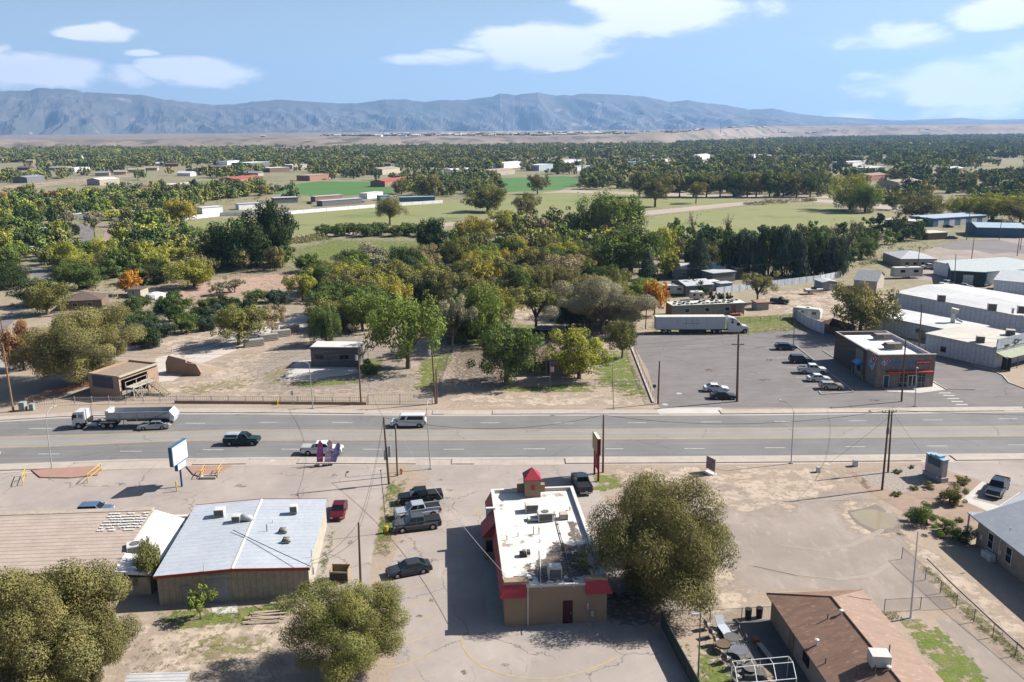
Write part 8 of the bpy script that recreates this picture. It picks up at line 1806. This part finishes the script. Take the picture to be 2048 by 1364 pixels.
tufts('weeds', [[(1838, 1130), (1850, 1126), (1930, 1205), (2048, 1312), (2048, 1335), (1920, 1222)]], 230, (.08, .4), ['oliveg', 'tan', 'bright'], 4)
tufts('weeds', [[(1395, 1290), (1430, 1290), (1478, 1364), (1405, 1364)], [(1765, 1225), (1800, 1222), (1800, 1240), (1770, 1240)], [(1322, 1235), (1345, 1235), (1420, 1364), (1385, 1364)]], 70, (.06, .3), ['bright', 'tan', 'oliveg'], 5)
tufts('verge_scrub', [[(345, 760), (330, 735), (440, 700), (520, 672), (500, 668), (345, 710)], [(1500, 662), (1640, 648), (1650, 656), (1560, 668)], [(1100, 690), (1190, 720), (1300, 800), (1270, 800), (1190, 765)], [(850, 780), (840, 730), (900, 700), (905, 720), (872, 780)], [(1820, 580), (1900, 590), (2048, 612), (2048, 605), (1900, 582)]], 60, (.15, .6), ['tan', 'oliveg', 'bright'], 6)
tufts('undergrowth', [[(600, 650), (600, 570), (700, 530), (900, 510), (1180, 450), (1260, 490), (1280, 600), (1150, 610), (900, 690)], [(20, 640), (20, 560), (130, 410), (350, 440), (370, 530), (300, 590)], [(1350, 520), (1350, 478), (1850, 460), (1850, 500), (1700, 540)], [(180, 690), (210, 600), (590, 605), (440, 655)]], 260, (.8, 2.2), ['olive', 'oliveg', 'tan', 'green'], 7)
tufts('field_scrub', [[(1480, 408), (1620, 396), (1640, 402), (1500, 412)], [(140, 420), (150, 392), (420, 370), (560, 395), (400, 412)], [(560, 482), (640, 470), (660, 480), (570, 490)]], 130, (1.2, 3.2), ['olive', 'oliveg', 'tan'], 8)
tufts('desert_scrub', [[(0, 296), (400, 294), (640, 288), (1280, 283), (1280, 276), (0, 280)]], 0, (1, 3), ['olive'], 9) if False else None
# ---------------------------------------------------------------- sky, sun, haze, camera
sc = bpy.context.scene
SUN = Vector((math.cos(R(39)) * math.cos(R(14.5)), math.cos(R(39)) * math.sin(R(14.5)), math.sin(R(39))))
ld = D.lights.new('sun', 'SUN'); ld.energy = 5.0; ld.angle = R(.53); ld.color = (1.0, .945, .87)
sl = D.objects.new('sun', ld); C.objects.link(sl); sl.rotation_euler = SUN.to_track_quat('Z', 'Y').to_euler()
w = D.worlds.new('World'); sc.world = w; w.use_nodes = True
ns, ls = w.node_tree.nodes, w.node_tree.links; ns.clear()
out = ns.new('ShaderNodeOutputWorld'); bg = ns.new('ShaderNodeBackground')
sky = ns.new('ShaderNodeTexSky'); sky.sky_type = 'NISHITA'; sky.sun_disc = False; sky.sun_elevation = R(39); sky.sun_rotation = R(90 - 14.5); sky.altitude = 1500; sky.air_density = 1.0; sky.dust_density = 5.0; sky.ozone_density = 1.1
tc = ns.new('ShaderNodeTexCoord'); dirv = tc.outputs['Generated']
col = sky.outputs[0]
# clouds: soft banks placed by direction, at infinity
nv = node(ns, 'ShaderNodeMapping'); nv.inputs['Scale'].default_value = (1, 1, 3.2); ls.new(dirv, nv.inputs[0])
nz = node(ns, 'ShaderNodeTexNoise', i_Scale=9.0, i_Detail=10.0, i_Roughness=.6, i_Distortion=.3); ls.new(nv.outputs[0], nz.inputs[0])
CL = [(90, 143, 130, 36, 1), (30, 130, 60, 26, .7), (210, 64, 75, 22, 1), (400, 148, 120, 34, 1), (262, 155, 50, 26, .8), (300, 105, 45, 8, .7), (1090, 90, 170, 55, 1.1), (1330, 22, 190, 50, 1.15), (1230, 45, 90, 40, .9), (880, 115, 130, 18, .9), (1520, 20, 60, 25, .7), (1800, 72, 110, 32, .9), (2000, 20, 110, 36, .9), (1920, 175, 190, 62, 1.1), (2080, 140, 120, 50, 1), (1760, 150, 70, 18, .6), (1900, 225, 240, 22, .7), (0, 100, 20, 14, .6), (-300, 120, 200, 60, 1), (2400, 100, 220, 80, 1), (1130, 122, 70, 16, .7)]
acc = None
sep = ns.new('ShaderNodeSeparateXYZ'); ls.new(dirv, sep.inputs[0])
az = math_(ns, ls, 'ARCTAN2', sep.outputs[0], sep.outputs[1]); el = math_(ns, ls, 'ARCSINE', sep.outputs[2])
wx = node(ns, 'ShaderNodeTexNoise', i_Scale=9.0, i_Detail=4.0); ls.new(nv.outputs[0], wx.inputs[0])
az = math_(ns, ls, 'ADD', az, math_(ns, ls, 'MULTIPLY', math_(ns, ls, 'SUBTRACT', wx.outputs[0], .5), .10))
for px, py, sx, sy, a in CL:
    d = ray(px, py).normalized(); A_, E_ = math.atan2(d.x, d.y), math.asin(d.z)
    ux = math_(ns, ls, 'MULTIPLY', math_(ns, ls, 'SUBTRACT', az, A_), FOC / sx); uy = math_(ns, ls, 'MULTIPLY', math_(ns, ls, 'SUBTRACT', el, E_), FOC / sy)
    r2 = math_(ns, ls, 'ADD', math_(ns, ls, 'POWER', math_(ns, ls, 'ABSOLUTE', ux), 2.0), math_(ns, ls, 'POWER', math_(ns, ls, 'ABSOLUTE', uy), 2.0))
    v = math_(ns, ls, 'MULTIPLY', math_(ns, ls, 'SUBTRACT', 1.0, r2, True), a)
    acc = v if acc is None else math_(ns, ls, 'MAXIMUM', acc, v)
f = math_(ns, ls, 'ADD', acc, math_(ns, ls, 'MULTIPLY', math_(ns, ls, 'SUBTRACT', nz.outputs[0], .5), 2.7))
gate = node(ns, 'ShaderNodeMapRange', clamp=True, interpolation_type='SMOOTHSTEP'); gate.inputs[1].default_value = .0; gate.inputs[2].default_value = .18; ls.new(acc, gate.inputs[0])
mr = node(ns, 'ShaderNodeMapRange', clamp=True, interpolation_type='SMOOTHSTEP'); mr.inputs[1].default_value = .08; mr.inputs[2].default_value = .75; ls.new(f, mr.inputs[0])
fac = math_(ns, ls, 'MULTIPLY', math_(ns, ls, 'MULTIPLY', mr.outputs[0], gate.outputs[0]), .96)
hz = node(ns, 'ShaderNodeMapRange', clamp=True); hz.inputs[1].default_value = .22; hz.inputs[2].default_value = 0.0; ls.new(el, hz.inputs[0])
col = mixc(ns, ls, math_(ns, ls, 'MULTIPLY', hz.outputs[0], 1.0), col, (4.8, 6.0, 6.8))
col = mixc(ns, ls, fac, col, mixc(ns, ls, mr.outputs[0], (6.8, 7.1, 7.7), (10.8, 10.4, 10.2)))
ls.new(col, bg.inputs[0]); bg.inputs[1].default_value = .051; ls.new(bg.outputs[0], out.inputs[0])
# air
def haze():
    m, nt, n2, l2 = nt_new('haze_air'); o2 = n2.new('ShaderNodeOutputMaterial'); v = n2.new('ShaderNodeVolumePrincipled')
    v.inputs['Color'].default_value = (.30, .56, 1, 1); v.inputs['Density'].default_value = 6.0e-5; v.inputs['Anisotropy'].default_value = .2
    l2.new(v.outputs[0], o2.inputs['Volume'])
    o = MB().box(-17000, -500, -6, 17000, 17000, 1300).build('haze', m); o['kind'] = 'stuff'; return o
haze()
cd = D.cameras.new('camera'); cam = D.objects.new('camera', cd); C.objects.link(cam); sc.camera = cam
cd.sensor_width = 36; cd.lens = FOC / 2048 * 36; cd.clip_end = 60000; cd.clip_start = .5
cam.matrix_world = Matrix((( _r.x, _u.x, -_f.x, 0), (_r.y, _u.y, -_f.y, 0), (_r.z, _u.z, -_f.z, CH), (0, 0, 0, 1)))
sc.view_settings.view_transform = 'Standard'; sc.view_settings.look = 'None'; sc.view_settings.exposure = 1.28; sc.view_settings.gamma = 1
sc.cycles.max_bounces = 5; sc.cycles.diffuse_bounces = 1; sc.cycles.glossy_bounces = 2; sc.cycles.transparent_max_bounces = 10; sc.cycles.volume_bounces = 0; sc.cycles.transmission_bounces = 2
sc.cycles.use_denoising = True; sc.cycles.use_adaptive_sampling = True
